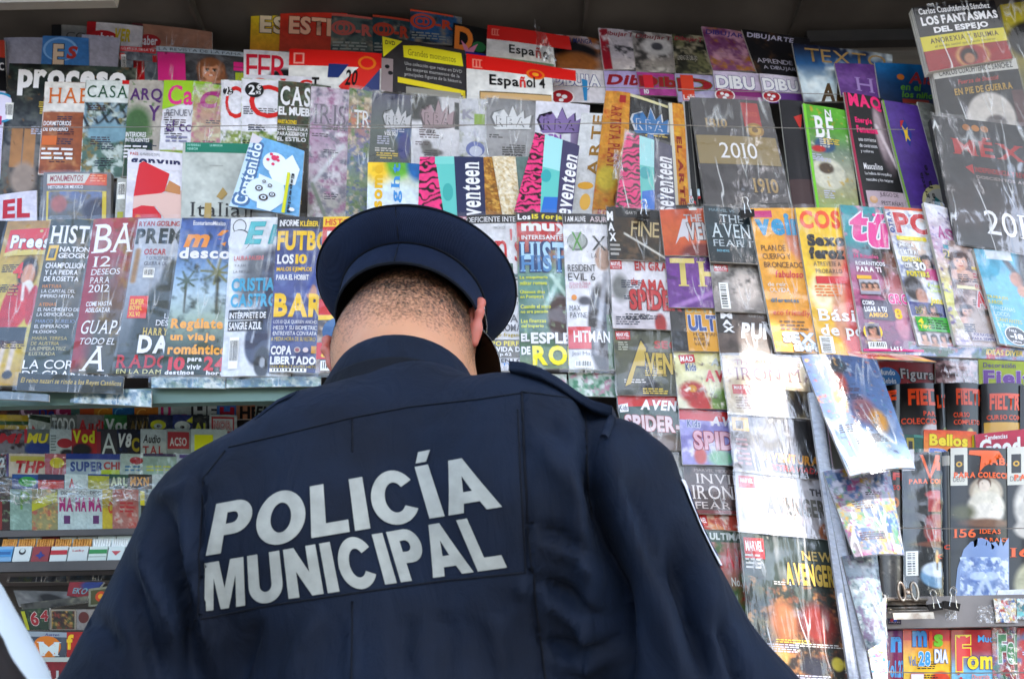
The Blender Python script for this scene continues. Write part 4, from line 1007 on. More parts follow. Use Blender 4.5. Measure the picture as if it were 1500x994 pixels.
M('magazine', 'red orange magazine with cream letters above the red school book', (411, 12, 486, 18, 484, 80, 409, 76), A-.006, 'cf4a36',
  [('ESTI', .18, .18, 1.0, .6, 'f0c3a8', 'k', 'o8c2820')], .3, .003, group=GR['a'], pic=[('b', ['e27a4a', 'a8352f', 'c98a3a'], 4, 2), ('g', 'd0452f', 'c25a44')])
for q, lb, c1, c2 in (((486, 20, 545, 27, 545, 82, 484, 80), 'teal grey magazine with pink ring letters and orange edge', '6d7a76', 'c8746a'), ((546, 22, 600, 30, 598, 84, 546, 82), 'dark teal magazine with orange ring letters left of the blue one', '3f5f66', 'c25a40'),
                      ((601, 14, 664, 24, 662, 66, 600, 62), 'blue magazine with orange ring letters below the ceiling', '3a6f9c', 'd0603f')):
    M('magazine', lb, q, A-.01, c1, [('r', 0, 0, 1, .06, c2), ('e', .3, .35, .3, c2, .8), ('e', .3, .35, .22, c1, .8), ('C', .12, .22, .3, .48, c2, 'k'), ('D', .3, .22, .46, .48, c2, 'k'), ('-R', .6, .22, 1.0, .52, c2, 'k'), ('L', .05, .68, .9, .92, 3, 'a8aca6')],
      .2, .003, group=GR['a'], pic=[('b', [c1, 'a59a8a', '3b4a52'], 5, 2)])
M('magazine', 'black magazine with orange letter and pink butterfly', (664, 34, 714, 44, 712, 84, 662, 78), A-.02, '1f2024', [('D ', .06, .08, .6, .9, 'ee9a4a', 'k'), ('e', .78, .7, .2, '3c8a5a', 1), ('p', [(.25, .55), (.42, .72), (.55, .95), (.4, 1)], 'e7a0bd'), ('p', [(.75, .6), (.5, .8), (.5, 1), (.62, .95)], 'e7a0bd'), ('r', .3, .92, 1, 1, '2c46a8')], .2, .003, group=GR['a'])
M('magazine', 'white celebrity magazine with tall thin pink letters', (357, 73, 424, 78, 422, 122, 357, 120), A-.05, 'e2e0e4', [('FER', .06, .14, .98, 1.02, 'd3264e', 'n', 'c')], .3, .003, group=GR['a'], pic=[('e', .95, .9, .4, .35, '1c1a22', .3)])
def espanol(lb, q, D, full, emb=True):
    it = [('r', 0, 0, 1.3, .42 if not full else .33, 'e0322a'), ('r', .07, .1, .19, .3, 'ef9a8c')]
    it += [('r', .09+.04*i, .13, .11+.04*i, .27, 'e0322a') for i in range(3)]
    if emb: it += [('e', .82, .3, .11, 'e8892a', .8), ('e', .82, .3, .08, 'e0322a', .8), ('e', .82, .3, .04, 'f0b03a', .8)]
    if full: it += [('Espa', .27, .42, .62, .74, '1c1c20', 'b'), ('ñ', .63, .40, .70, .68, 'e0322a', 'b'), ('ol 4', .71, .38, .93, .66, '1c1c20', 'b'), ('r', .15, .82, 1, 1.0, '8a7a5c'), ('r', .16, .85, 1, 1.0, 'd9b98a')]
    else: it += [('Espa', .34, .52, .72, .86, '1c1c20', 'b'), ('ñ', .74, .5, .82, .83, 'c9605a', 'b'), ('o', .85, .6, .93, .83, '1c1c20', 'b'), ('r', 0, .95, 1, 1, '8fa58a')]
    M('book', lb, q, D, 'e6e4e2', it, .02, .003, th=.008, group=GR['a'], fin='G')
espanol('rear red and white school book with its right end in a clear bag', (714, 37, 806, 50, 812, 98, 712, 86), A-.03, False, False)
espanol('front red and white school book with orange emblem', (683, 79, 806, 98, 808, 150, 684, 146), A-.06, True)
M('book', 'red and white school book with blue corner ribbon above the white letters', (424, 72, 557, 79, 556, 132, 422, 130), A-.055, 'e4e2e0',
  [('r', 0, 0, 1.02, .42, 'e0322a'), ('r', .05, .1, .17, .38, 'f0b0a8'), ('r', .07, .14, .15, .34, 'e0322a'), ('T ', .26, .72, .34, 1.0, K_, 'k'), ('p', [(.44, .36), (.66, .36), (.55, .72), (.43, .72)], '3a4f8c'),
   ('p', [(.55, .95), (.8, .36), (1, .36), (1, .62), (.78, 1.05), (.6, 1.05)], 'e0453c'), ('p', [(1, .45), (1, 1.05), (.8, 1.05)], '56608f'), ('20', .62, .5, .76, .92, K_, 'b', 'i'), ('e', .86, .3, .1, 'e8892a', 1), ('e', .86, .3, .07, 'e0322a', 1)], .02, .003, th=.008, group=GR['a'])
M('book', 'black boxed set with yellow corner and yellow cloud banner', (560, 54, 679, 74, 682, 148, 558, 134), A-.057, '4c484b',
  [('p', [(.0, .0), (.25, .04), (.02, .38)], 'e8e23a'), ('DVD', .04, .06, .16, .14, '3a3a3a', 'b'), ('r', .0, .4, .14, 1, 'a89a9c'), ('e', .07, .55, .03, '2c2a2e', 1), ('e', .11, .66, .03, '2c2a2e', 1),
   ('p', [(.26, .12), (.45, .08), (.97, .08), (.99, .34), (.6, .36), (.27, .34)], 'e6de3c'), ('Grandes momentos', .32, .17, .9, .29, '8a8430', 's'),
   ('Una colección que reúne en DVD', .28, .42, .97, .5, 'c9c6c6', 's'), ('los mejores momentos de la', .3, .52, .94, .6, 'c9c6c6', 's'), ('principales figuras de la historia', .28, .62, .96, .7, 'c9c6c6', 's'),
   ('p', [(.2, .72), (1.0, .82), (1.0, .92), (.2, .82)], 'e8d73e'), ('r', .97, .86, 1.0, 1.2, 'd8c52e'), ('r', .3, .88, .95, 1, 'a8a49c')], .02, .003, th=.012, group=GR['a'])
# drawing magazines, each showing the upper one behind a lower one
def dib(lb1, lb2, q1, q2, c1, p1, t1, tc1, c2, t2, tc2, fl2, extra=(), D=A-.02, ex1=()):
    M('magazine', lb1, q1, D+.012, c1, [(t1, .06, .06, 1.02, .2, tc1, 'b', 'i')]+list(ex1), .35, .006, pic=p1, group=GR['a'])
    M('magazine', lb2, q2, D, c2, [(t2, .04, .16, 1.05, .62, tc2, 'k', fl2)]+list(extra), .35, .006, group=GR['a'])
circ = [('e', .22, .85, .26, 'f0e8ea', .8), ('e', .22, .85, .23, 'b8263a', .8), ('e', .15, .8, .05, W_, .9), ('e', .27, .85, .06, W_, .9), ('e', .2, .95, .05, W_, .9)]
dib('drawing magazine with a dark cap photo right of the school book', 'drawing magazine with blue outlined letters and light blue pencil', (802, 50, 864, 56, 874, 108, 806, 104), (807, 100, 874, 104, 878, 152, 808, 150),
    'b9a5a0', [('b', ['a8703f', '20222c', 'c9c2c6'], 4, 4), ('e', .6, .45, .5, .25, '23262e', .3), ('e', .6, .75, .5, .3, 'b07a48', .4)], 'TECNICA MANGA', '3a4a86', 'ded9de', 'DIBUJA', W_, 'o3a4a9c', circ+[('p', [(.65, .3), (.78, .35), (.74, .95), (.68, .95)], '4aa0cf')])
dib('drawing magazine with red left strip and dark red title', 'lavender drawing magazine with dark red lettering', (876, 42, 926, 46, 936, 104, 884, 104), (884, 104, 934, 106, 936, 140, 888, 138),
    'd3cdd2', [('r', 0, 0, .25, 1, 'b52f48'), ('b', ['e6e0e2', '5a5a60'], 5, 4, .65)], 'DibujarT', 'a82c44', 'b7acd0', 'Dib', 'a31f35', 'i')
dib('drawing magazine with pencil sketch of an eye on grey', 'pink drawing magazine with red square and the number ten', (926, 46, 982, 52, 990, 108, 932, 106), (932, 106, 988, 110, 990, 142, 938, 140),
    'a8a3a0', [('b', ['d4d0cc', '5c5a5a'], 5, 3), ('e', .6, .35, .4, .22, 'd8d6d4', .3), ('e', .6, .35, .15, .1, '6a6a70', .3)], 'DibujarT', '9c4a56', 'b5589c', 'Dib', 'a31f35', 'o d8a0c8', [('r', .15, .12, .4, .72, 'd23a4a'), ('10', .12, .75, .25, .95, W_, 'b')])
dib('dark green drawing magazine with a landscape photo', 'lilac drawing magazine with an orange square and dark red letter', (984, 50, 1027, 54, 1040, 110, 990, 108), (988, 108, 1040, 112, 1042, 150, 994, 150),
    '4a4a3e', [('b', ['8a8a6a', '2c3026', 'b5ae98'], 4, 3)], 'DibujarT', 'b04058', 'b3abc6', 'D', 'a31f35', 'o d8a0c8', [('r', .14, .05, .5, .95, 'd85a3c'), ('Lala', .16, .76, .5, .93, W_, 'b')], ex1=[('LINEAS DE DIBUJO', .1, .55, .7, .7, 'c9c6be', 'n')])
dib('pink and purple drawing magazine with a golden animal', 'white and purple drawing magazine with red disc, left copy', (1027, 40, 1084, 48, 1102, 106, 1044, 104), (1044, 104, 1100, 108, 1106, 150, 1050, 146),
    '9c6a94', [('b', ['b98a4a', '8a4a7c', 'd0a8b8'], 5, 3)], 'DIBUJAR', '5a4a9c', 'cfc3d6', 'DIBU', W_, 'o3a3a8c', [('r', 0, .62, 1.2, 1.1, '9a3f86')]+circ)
dib('black drawing magazine with white title and brown figure', 'white and purple drawing magazine with red disc, right copy', (1086, 44, 1160, 54, 1170, 116, 1110, 110), (1112, 108, 1164, 114, 1170, 150, 1120, 148),
    '26242c', [('b', ['6a5038', '1c1a20'], 5, 3, .6)], 'DIBUJARTE', 'dcd8ea', 'd8d0dc', 'DIBU', W_, 'o3a3a8c', [('r', 0, .66, 1.2, 1.1, '7a4a94')]+circ, ex1=[('APRENDE', .1, .62, .9, .72, 'c9c6d6', 'n'), ('A DIBUJAR', .2, .78, .95, .88, 'c9c6d6', 'n')])
M('magazine', 'navy and white magazine with gold outlined letters near the beam', (1160, 64, 1300, 80, 1300, 150, 1178, 150), A-.04, '31507c',
  [('TEXTO', .12, .06, .98, .3, 'b59a6a', 'n'), ('AD', .2, .68, .55, 1.0, '6b5228', 'k', 'i')], .05, .004, group=GR['a'], pic=[('g', '1c2444', '3f6f9c', 'c6d4dc', 'dbe0e2'), ('b', ['20365c', 'e6ecee'], 4, 2, .6)])
M('magazine', 'purple magazine with a pale monogram right of the gold one', (1222, 93, 1284, 96, 1292, 152, 1232, 140), A-.06, '7a4f96', [('H', .4, .4, .85, .78, 'b9a0d0', 's')], .1, .004, group=GR['a'], pic=[('b', ['5f3a7c', '8f68a8'], 3, 2)])
M('magazine', 'deep blue and teal magazine with red and green lettering', (1281, 92, 1372, 98, 1378, 156, 1290, 150), A-.062, '1f6e9c',
  [('Alá', .5, .2, .95, .5, 'a83a3a', 'b', 'i'), ('en el', .36, .5, .7, .68, '6a9a2c', 'b', 'i'), ('los niños', .36, .7, .95, .86, '6a9a2c', 'b', 'i'), ('e', .38, .35, .06, 'c9823a', 1), ('r', .36, .9, .8, 1, '9c4a3a')], .1, .004, group=GR['a'],
  pic=[('g', '1f80b4', '1a4f78', '1c3a5c')])
# ---------------- second row (D about 1.46)
B = 1.455
M('magazine', 'white magazine sliver with blue ring and pink at the left edge', (-34, 134, 8, 134, 0, 262, -46, 262), B, 'cfcbe0', [('e', .8, .2, .7, '3aa0c4', 1), ('e', .8, .2, .6, 'e4dff0', 1), ('r', .5, .3, .95, .4, 'c23a7c')], .0, .004, group=GR['b'])
M('magazine', 'large dark green news magazine with rounded white lowercase title', (14, 93, 200, 100, 186, 330, -4, 322), B+.004, '2c3a38',
  [('proceso', .08, .04, .93, .22, W_, 'k', 'c'), ('bar', -.01, .27, .06, .38)], .0, .004, group=GR['b'], cell=2.0,
  pic=[('g', '4a5a54', '28332f', '6a6a68', '8a8580', '6a5a48', '4a4038'), ('b', ['1c2422', '75786e', '3a3a38'], 9, 3, .55), ('r', .06, .44, .15, .68, 'b58a58'), ('r', .16, .44, .25, .68, 'b98e5c'), ('e', .18, .75, .1, .1, 'a8988c', .4), ('b', ['8a6a40'], 20, 5, .75)])
M('magazine', 'white and brown interiors magazine with thin orange title', (66, 120, 126, 122, 118, 258, 56, 256), B-.003, 'e2dcd6',
  [('HABI', .12, .07, 1.25, .24, 'd9812e', 's'), ('DORMITORIOS', .05, .44, .72, .49, W_, 'b'), ('DE ENSUEÑO', .05, .5, .66, .55, W_, 'b'), ('r', .04, .6, .4, .7, 'd9812e'), ('L', .05, .72, .8, .86, 3, W_)], .6, .004, group=GR['b'], pic=[('r', 0, .33, 1.7, 1, 'a8693c'), ('b', ['8a4f28', 'c9986a'], 4, 2, .6), ('r', 0, 0, 1.7, .32, 'e4e0dc')])
M('magazine', 'home magazine with thin green title over a lattice roof', (126, 118, 190, 120, 180, 262, 117, 260), B-.003, 'dfe2e0',
  [('CASA', .06, .06, 1.0, .19, '1f6a48', 's'), ('r', .85, 0, 1.1, .04, RED)], .6, .004, group=GR['b'], cell=2, pic=[('r', 0, .24, 1.7, .62, '93a8b4')]+[('l', -.2+.25*i, .24, .3+.25*i, .62, .03, '1e2a30') for i in range(6)]+[('l', .6+.2*i, .24, -.2+.25*i, .62, .025, '1e2a30') for i in range(5)]+[('r', 0, .6, 1.7, 1, '6a8478'), ('b', ['9a8a58', '3f5a4a', 'c4ccc8'], 8, 4, .58), ('e', .6, .55, .5, .1, '8aa8b4', .2), ('r', 0, 0, 1.7, .235, 'dfe2e0')])
M('magazine', 'greige architecture magazine with purple title and green tree', (190, 118, 241, 120, 231, 262, 179, 260), B-.003, 'b9b2aa',
  [('ARQ', .06, .09, .98, .24, '6d3f82', 'b'), ('Y', .62, .27, .95, .43, '6d3f82', 'b'), ('INTERIORES', .02, .55, .6, .6, W_, 'b'), ('INTELIGENTES', .02, .61, .7, .65, W_, 'b'), ('L', .0, .68, .7, .82, 4, W_)], .6, .004, group=GR['b'], pic=[('b', ['c9c2ba'], 4, 2), ('e', .3, .48, .4, .2, '5a7a4c', .5), ('b', ['6a8a58'], 12, 5, .7), ('r', 0, .62, .8, 1, '3f5a3c')])
M('magazine', 'lime and white magazine with round pink title', (241, 119, 285, 121, 276, 262, 230, 260), B-.003, 'e2e0e6',
  [('p', [(0, 0), (1.6, 0), (1.6, .16), (0, .31)], 'aed03c'), ('Ca', .16, .05, 1.0, .26, 'e0489a', 'b'), ('RENUEVA', .15, .31, 1.2, .38, '8a8a92', 'n'), ('el co', .18, .43, 1.05, .54, '6a3f8c', 'n'), ('L', .2, .58, .9, .66, 2, '9a9ab4'), ('L', .1, .8, .9, .86, 1, '3f9a5a')], .6, .004, group=GR['b'], pic=[('r', 0, .72, 1.7, 1, 'a8b85a'), ('b', ['d0a8b0', '7a9a3c'], 9, 4, .66), ('r', 0, 0, 1.7, .7, 'e2e0e6')])
M('magazine', 'lime and pink magazine wrapped in plastic left of the price discs', (285, 123, 325, 126, 322, 262, 276, 260), B-.003, 'b6b88a', [('C', .25, .08, .95, .27, 'c0489a', 'k', 'i'), ('L', .1, .62, .9, .8, 4, 'c46a86')], .6, .004, wrap=2, group=GR['b'], pic=[('g', 'a8cc4c', 'c8a08c', 'c9b8a0', 'c2c0a8'), ('b', ['c46a94', 'd9d6b8'], 6, 3, .6)])
def price(lb, q, big):
    M('magazine', lb, q, B-.003, 'e6e4ea', [('C', .22, .06, 1.05, .4, 'd8261f', 's'), ('e', .36, .12, .26, K_, 1.), ('2', .2, .07, .38, .17, W_, 'b'), ('€', .42, .06, .55, .12, W_, 'b'), ('95', .4, .13, .54, .165, W_, 'b')], .6, .004, group=GR['b'],
      pic=[('r', 0, .53, 1.7, 1, '93a05a'), ('b', ['5f8238', 'c9d0a8', 'e6e4ea'], 7, 3, .55), ('r', 0, 0, 1.7, .52, 'e6e4ea')])
price('white decoration magazine with black price disc, left of two', (324, 118, 354, 120, 352, 262, 322, 262), 0)
price('white decoration magazine with black price disc and broad red letter', (354, 115, 408, 119, 404, 264, 352, 264), 1)
M('magazine', 'wide white magazine with red serif letters tucked behind the green one', (360, 110, 506, 116, 506, 190, 358, 186), B+.008, 'dedbe2', [('CASA', .0, .06, .98, .42, 'd8261f', 's')], .0, .004, group=GR['b'])
M('magazine', 'grey green furniture magazine with bold white title', (408, 119, 456, 124, 450, 320, 402, 318), B-.003, '5f6a58',
  [('CAS', .08, .04, 1.0, .19, W_, 't'), ('EL MUEBLE', .03, .2, 1.25, .265, W_, 'k', 'c'), ('HABITACIONES', .02, .3, .6, .33, YEL, 'b'), ('UNA ESCRITURA', .02, .35, .95, .38, W_, 'b'), ('PARA CONFORT', .02, .39, .95, .42, W_, 'b'), ('EL ESTILO', .02, .43, .9, .46, W_, 'b'), ('HOY', .02, .49, .4, .52, YEL, 'b'), ('INFORMAL', .02, .53, .8, .56, W_, 'b')], .6, .004, group=GR['b'], pic=[('b', ['3c4438', '7a8270', '6a5a4a'], 8, 3), ('r', 0, .5, 1.7, 1, '5a5650'), ('b', ['b59a5a'], 4, 2, .75)])
M('comic_book', 'lilac and pink comic in a thick wrinkled plastic bag', (456, 127, 511, 133, 505, 322, 450, 320), B-.006, 'c9bccb', [('IRIS', .1, .14, .95, .3, '7d7484', 's', 'ob9a8bb')], .3, .005, wrap=2, group=GR['c'],
  pic=[('g', 'd8cbd8', 'c0a0bc', 'cfc4cc', 'b8b8b0'), ('b', ['b07aa0', '8c8a9a', 'e6e0e6'], 6, 3, .55), ('l', .9, .45, .1, .75, .06, 'd9d9de'), ('l', .1, .75, .5, 1, .05, '8a968a')])
M('comic_book', 'orange and blue comic in thick plastic beside the lilac one', (512, 130, 544, 136, 540, 322, 506, 320), B-.007, 'b9a894', [('T', .25, .17, .6, .32, W_, 's'), ('R', .6, .17, 1.0, .3, W_, 's')], .3, .005, wrap=2, group=GR['c'],
  pic=[('g', '7a9a80', 'd08a62', '7a8ab4', '8aa070', '6a7ab0'), ('b', ['5a6a9c', 'd8c8b0', '7a945a'], 5, 3, .55)])
def crown(u0, v0, u1, v1, c, oc):
    w_ = u1-u0; h = v1-v0
    pt = [(0, .55), (.05, .35), (.22, .62), (.3, .2), (.42, .5), (.52, .0), (.64, .48), (.8, .18), (.82, .55), (1, .35), (.95, .95), (.5, 1.05), (.1, .95)]
    f = lambda k: [((u0+u1)/2+(x-.5)*w_*k, (v0+v1)/2+(y-.5)*h*k) for x, y in pt]
    return [('p', f(1.12), oc), ('p', f(1), c), ('RBA', u0+.1*w_, v0+.5*h, u1-.12*w_, v1, oc, 'k'), ('RBA', u0+.12*w_, v0+.52*h, u1-.1*w_, v1-.03*h, c, 'b'), ('p', [(u0+.02*w_, v0+1.0*h), (u1, v0+.93*h), (u1, v0+1.0*h), (u0+.1*w_, v0+1.12*h)], c)]
M('comic_book', 'grey green comic with white crown and blue figure in plastic', (546, 136, 604, 141, 600, 242, 540, 238), B-.008, '66706a', crown(.3, .18, 1.0, .48, 'd0cfd2', '4c5450')+[('VOL 30', .35, .56, .62, .62, W_, 'k')], .1, .004, wrap=2, group=GR['c'],
  pic=[('g', '6a6a80', '6f7a74', '56605c'), ('e', .9, .55, .3, .2, '3a6a9c', .4), ('e', .85, .75, .15, .2, '3a4490', .4)])
M('comic_book', 'white comic with pale pink crown over a dark corner in plastic', (604, 141, 672, 146, 672, 250, 602, 246), B-.009, 'dcdade', crown(.2, .05, .9, .42, 'b59fa4', '6a5a60')+[('043', .32, .48, .48, .53, '5a5660', 'b')], .1, .004, wrap=2, group=GR['c'],
  pic=[('g', 'd8d6da', 'e2e0e4', 'cfcdd2'), ('e', .1, .1, .5, .25, '3a403c', .2), ('r', .92, .05, 1, .45, '3a403c'), ('e', .45, .78, .22, .05, '6a6664', .4), ('e', .32, .7, .12, .08, '7a7876', .5)])
M('comic_book', 'white comic with green block and blue ring, narrow in plastic', (674, 146, 712, 147, 712, 250, 672, 248), B-.0085, 'd6d6dc', [('r', .55, .22, .95, .38, '9db83c'), ('e', .6, .72, .35, '7a86bc', 1), ('e', .62, .75, .24, 'cfd2e0', 1), ('K', .1, .16, .55, .3, 'a8a6b4', 'k')], .4, .004, wrap=2, group=GR['c'], pic=[('b', ['e0e0e4', 'b8b8c4', '7a8040'], 4, 2, .6)])
M('comic_book', 'silver grey comic with white crown in cloudy plastic', (713, 144, 782, 150, 780, 250, 712, 248), B-.0095, '9a9a9c', crown(.12, .1, .95, .42, 'e2e2e4', '7e7e82')+[('001', .3, .5, .48, .55, 'b4b4b8', 'b')], .2, .004, wrap=2, group=GR['c'], pic=[('g', '8e8e92', 'b4b2b4', 'a8a6a8')])
M('comic_book', 'white comic with lilac crown above the zebra notebook', (785, 148, 857, 154, 852, 240, 782, 236), B-.010, 'e0dee6', crown(.08, .1, .96, .5, '9a86b4', '4c4260')+[('EN', .28, .56, .55, .68, '9a6ab4', 'k'), ('PAPEL', .3, .8, .7, .84, 'b0566a', 'b')], .1, .004, group=GR['c'], pic=[('r', .75, .5, 1, 1, 'a898b8')])
M('magazine', 'pale arts magazine with gold vertical lettering and yellow splash', (852, 166, 886, 168, 872, 322, 832, 320), B-.028, 'd8d8da', [('ARTE', .5, .02, .95, .62, 'a8822c', 't', 'v'), ('e', .5, .7, .3, 'e8b84a', .6), ('e', .55, .85, .2, 'eec46a', 2)], .5, .004, group=GR['b'])
M('magazine', 'orange gold magazine with brown vertical lettering', (887, 134, 917, 136, 908, 322, 866, 318), B-.03, 'cf9a3c', [('ARTISTA PLAST', .35, .12, .85, .62, 'a84a28', 't', 'V'), ('RO', .2, .94, .6, .99, 'a8402c', 'b'), ('r', .7, .03, 1, .09, 'b03030')], .2, .004, group=GR['b'], pic=[('b', ['c46a2c', 'd8a85a', 'b88a3c'], 4, 2), ('e', .85, .85, .12, .06, '8a4a20', .3), ('e', .4, .7, .4, .1, 'd0bc50', .5)])
M('comic_book', 'black comic with light blue crown and cream top edge', (919, 141, 978, 152, 984, 250, 922, 248), B-.02, '26242a', crown(.1, .14, .98, .48, '3f86b8', 'd6d6da')+[('1', .45, .52, .6, .62, '3f86b8', 'k'), ('p', [(0, -.04), (1, .05), (1, .09), (0, 0)], 'e0d8b0')], .1, .004, group=GR['c'], wrap=1)
M('magazine', 'narrow orange magazine spine with dark vertical letters', (979, 152, 998, 154, 1010, 322, 990, 320), B-.022, 'd39a3c', [('r', 0, 0, .25, 1, 'd8d2c4'), ('EL ARTE', .4, .3, .8, .9, 'a0402c', 'k', 'V')], .2, .003, group=GR['b'], pic=[('b', ['c47a34', 'd8b04a'], 3, 2)])
M('magazine', 'narrow black magazine edge beside the orange spine', (999, 150, 1012, 150, 1032, 322, 1011, 320), B-.018, '1e1c20', [('r', 0, 0, .2, 1, 'b9b6b2'), ('r', .6, .0, .68, 1, '8a8884'), ('r', .1, .86, .45, .92, 'c23030')], .1, .003, group=GR['b'])
M('book', 'large charcoal and gold calendar book with white year, wrapped', (1011, 143, 1123, 149, 1162, 322, 1036, 318), B-.026, '4a4448',
  [('1810', .14, .18, .42, .26, 'b59a62', 't'), ('r', .64, .03, .86, .24, 'b8262e'), ('MÉXICO', .68, .1, .83, .15, 'cf6a4a', 'b'), ('e', .76, .27, .115, 'a8863c', 1), ('e', .76, .27, .08, 'c8a85a', 1), ('e', .76, .27, .04, '8a6a2c', 1), ('r', 0, .33, 1, .57, 'a08d5e'), ('2010', .27, .39, .73, .52, W_, 's'), ('1910', .6, .68, .9, .8, 'b59a62', 't')],
  .02, .004, th=.012, wrap=2, group=GR['b'], side='3a3638')
M('magazine', 'black and brown magazine edge right of the calendar book', (1141, 147, 1173, 149, 1197, 322, 1163, 322), B-.024, '26222a', [('r', 0, .68, 1.3, 1, '5c4444'), ('p', [(.55, .15), (.95, .12), (.8, .26)], 'c43a2a')], .1, .003, group=GR['b'])
M('magazine', 'green embroidery magazine with white letters and baby shoes', (1175, 153, 1226, 161, 1246, 322, 1198, 318), B-.028, '6cae3c',
  [('r', 0, 0, .08, 1, '8fd04a'), ('BF', .25, .1, .8, .3, W_, 't'), ('N', .6, .03, .78, .1, W_, 'b')], .3, .004, group=GR['b'], cell=1.8,
  pic=[('g', '74b83c', '6cae3c', '8a9a88', 'b5b4a4', 'b0b08c', '9ab45a'), ('e', .5, .62, .5, .14, 'd2cfc0', .15), ('e', .45, .57, .22, .05, '6a5a4a', .3), ('e', .5, .36, .3, .07, '4a6a8a', .3), ('e', .3, .4, .2, .03, 'c43a3a', .3), ('b', ['d8d8c8', 'c8a83c'], 10, 4, .72)])
M('magazine', 'black make-up magazine with hot pink title and a feather', (1235, 136, 1290, 145, 1332, 322, 1266, 318), B-.030, '1c181c',
  [('r', -.0, 0, .06, 1, 'b02a5c'), ('MAQ', .1, .0, .95, .13, 'ea2a86', 'k'), ('Energía', .18, .2, .6, .26, 'ea2a86', 'k'), ('Femenina', .18, .27, .7, .33, 'ea2a86', 'k'), ('una corriente', .18, .37, .6, .4, W_, 'n'), ('de contrastes', .18, .42, .6, .45, W_, 'n'), ('y colores', .18, .47, .48, .5, W_, 'n'),
   ('Masculino', .18, .58, .62, .63, W_, 't'), ('La belleza del maquillaje', .18, .65, .8, .68, W_, 'n'), ('masculino y los mejores', .18, .7, .8, .73, W_, 'n'), ('r', .12, .8, 1.1, .93, 'c9b8c0'), ('e', .26, .87, .09, 'd8b48a', 1.2), ('e', .27, .86, .06, 'e2c0a8', 1.2), ('JUEGO DE', .42, .81, .85, .85, '4a3a44', 'n'), ('PESTAÑAS', .42, .87, .92, .91, '4a3a44', 'n'), ('r', .08, .94, 1.1, 1.0, 'b52a6c'), ('MIRADAS', .14, .945, .72, .998, W_, 'k'), ('QUE', .76, .945, 1.0, .998, W_, 'k')],
  .1, .004, group=GR['b'], cell=1.8, pic=[('e', .85, .35, .2, .28, '8a7a80', .5), ('e', .75, .3, .1, .2, 'b8a8ac', .6), ('l', .7, .25, 1.0, .6, .04, 'd8ccd0')])
M('magazine', 'violet religious magazine with blue star and cream curve', (1291, 148, 1342, 156, 1388, 322, 1334, 318), B-.034, '6a4a9c',
  [('r', 0, .0, .05, 1, '8ab04a'), ('p', [(.3, .25), (.5, .14), (.62, .28), (.48, .4)], '2c4a9c'), ('p', [(.38, .2), (.46, .25), (.55, .22), (.5, .29), (.54, .35), (.46, .32), (.4, .36), (.42, .28)], 'e8c83a'), ('p', [(.34, .24), (.38, .17), (.5, .16)], 'c42a3a'),
   ('e', 1.0, .92, .62, 'd8cfa0', 1.3), ('e', 1.02, .94, .58, 'c9c4bc', 1.3), ('La gracia', .52, .62, .64, .95, '3a3438', 'b', 'v'), ('de la fe', .68, .55, .8, .9, '3a3438', 'b', 'v'), ('p', [(.55, 1), (.8, .82), (1, .88), (1, 1)], '3a8a8a'), ('p', [(.8, 1), (.9, .86), (1.1, .9), (1.1, 1)], 'b8a02c')],
  .1, .004, group=GR['b'], cell=2)
M('magazine', 'weathered grey green magazine edge squeezed beside the wrapped black book', (1343, 150, 1378, 156, 1424, 322, 1389, 320), B-.032, '8a8c84', [], .1, .004, group=GR['b'], wrap=1, pic=[('b', ['6a6e66', 'a8a8a0'], 4, 2)])
# books at the upper right corner
X = 1.36
M('book', 'yellow paperback with dark haired portrait cut by the right edge', (1464, 8, 1560, -4, 1580, 130, 1492, 140), X+.02, 'c9bc3c', [], 0, .004, th=.012, wrap=2, pic=[('e', .35, .42, .35, .2, '241c20', .3), ('e', .4, .5, .2, .15, 'b58a6c', .3), ('g', 'cfc24a', 'a89a38', '6a6a50')][::-1], fin='G')
M('book', 'dark paperback with white title and yellow band at the top right', (1336, 12, 1456, 1, 1484, 86, 1360, 106), X-.012, '2a2428',
  [('Carlos Cuauhtémoc Sánchez', .06, .03, .92, .13, W_, 'b'), ('LOS FANTASMAS', .06, .17, .98, .31, W_, 'k', 'c'), ('DEL ESPEJO', .18, .35, .83, .47, W_, 'k', 'c'), ('r', 0, .48, 1.0, .70, 'd8cc3c'), ('ANOREXIA Y BULIMIA', .1, .52, .92, .6, '5a3a20', 't'), ('el medio social que puede evitarse', .14, .63, .86, .68, '5a3a20', 'n')],
  0, .004, th=.016, wrap=2, fin='G', pic=[('r', 0, .68, 1, 1.1, 'a82c34'), ('e', .55, .86, .2, .2, 'c9a06a', .2), ('e', .55, .86, .16, .17, 'a83a3c', .2), ('e', .5, .86, .1, .12, '3a2420', .3), ('e', .5, .9, .06, .08, 'b98a6c', .3)])
M('book', 'black paperback with gold title and a white full moon', (1366, 104, 1488, 88, 1512, 186, 1384, 200), X-.004, '2c2a2e',
  [('r', 0, -.02, 1, .14, 'c9c6c0'), ('CARLOS CUAUHTEMOC SANCHEZ', .06, .02, .94, .11, '3a3838', 'b'), ('Fuerza de Sheccid', .26, .2, .74, .27, 'b8443c', 'b', 'i'), ('EN PIE DE GUERRA', .2, .33, .88, .43, 'c2a24a', 't')], 0, .004, th=.016, wrap=2, fin='G',
  pic=[('e', .56, .82, .28, .38, 'c9c2bc', .12), ('e', .6, .9, .12, .12, '6a6060', .3), ('r', .85, .45, 1, 1, '6a4a4c')])
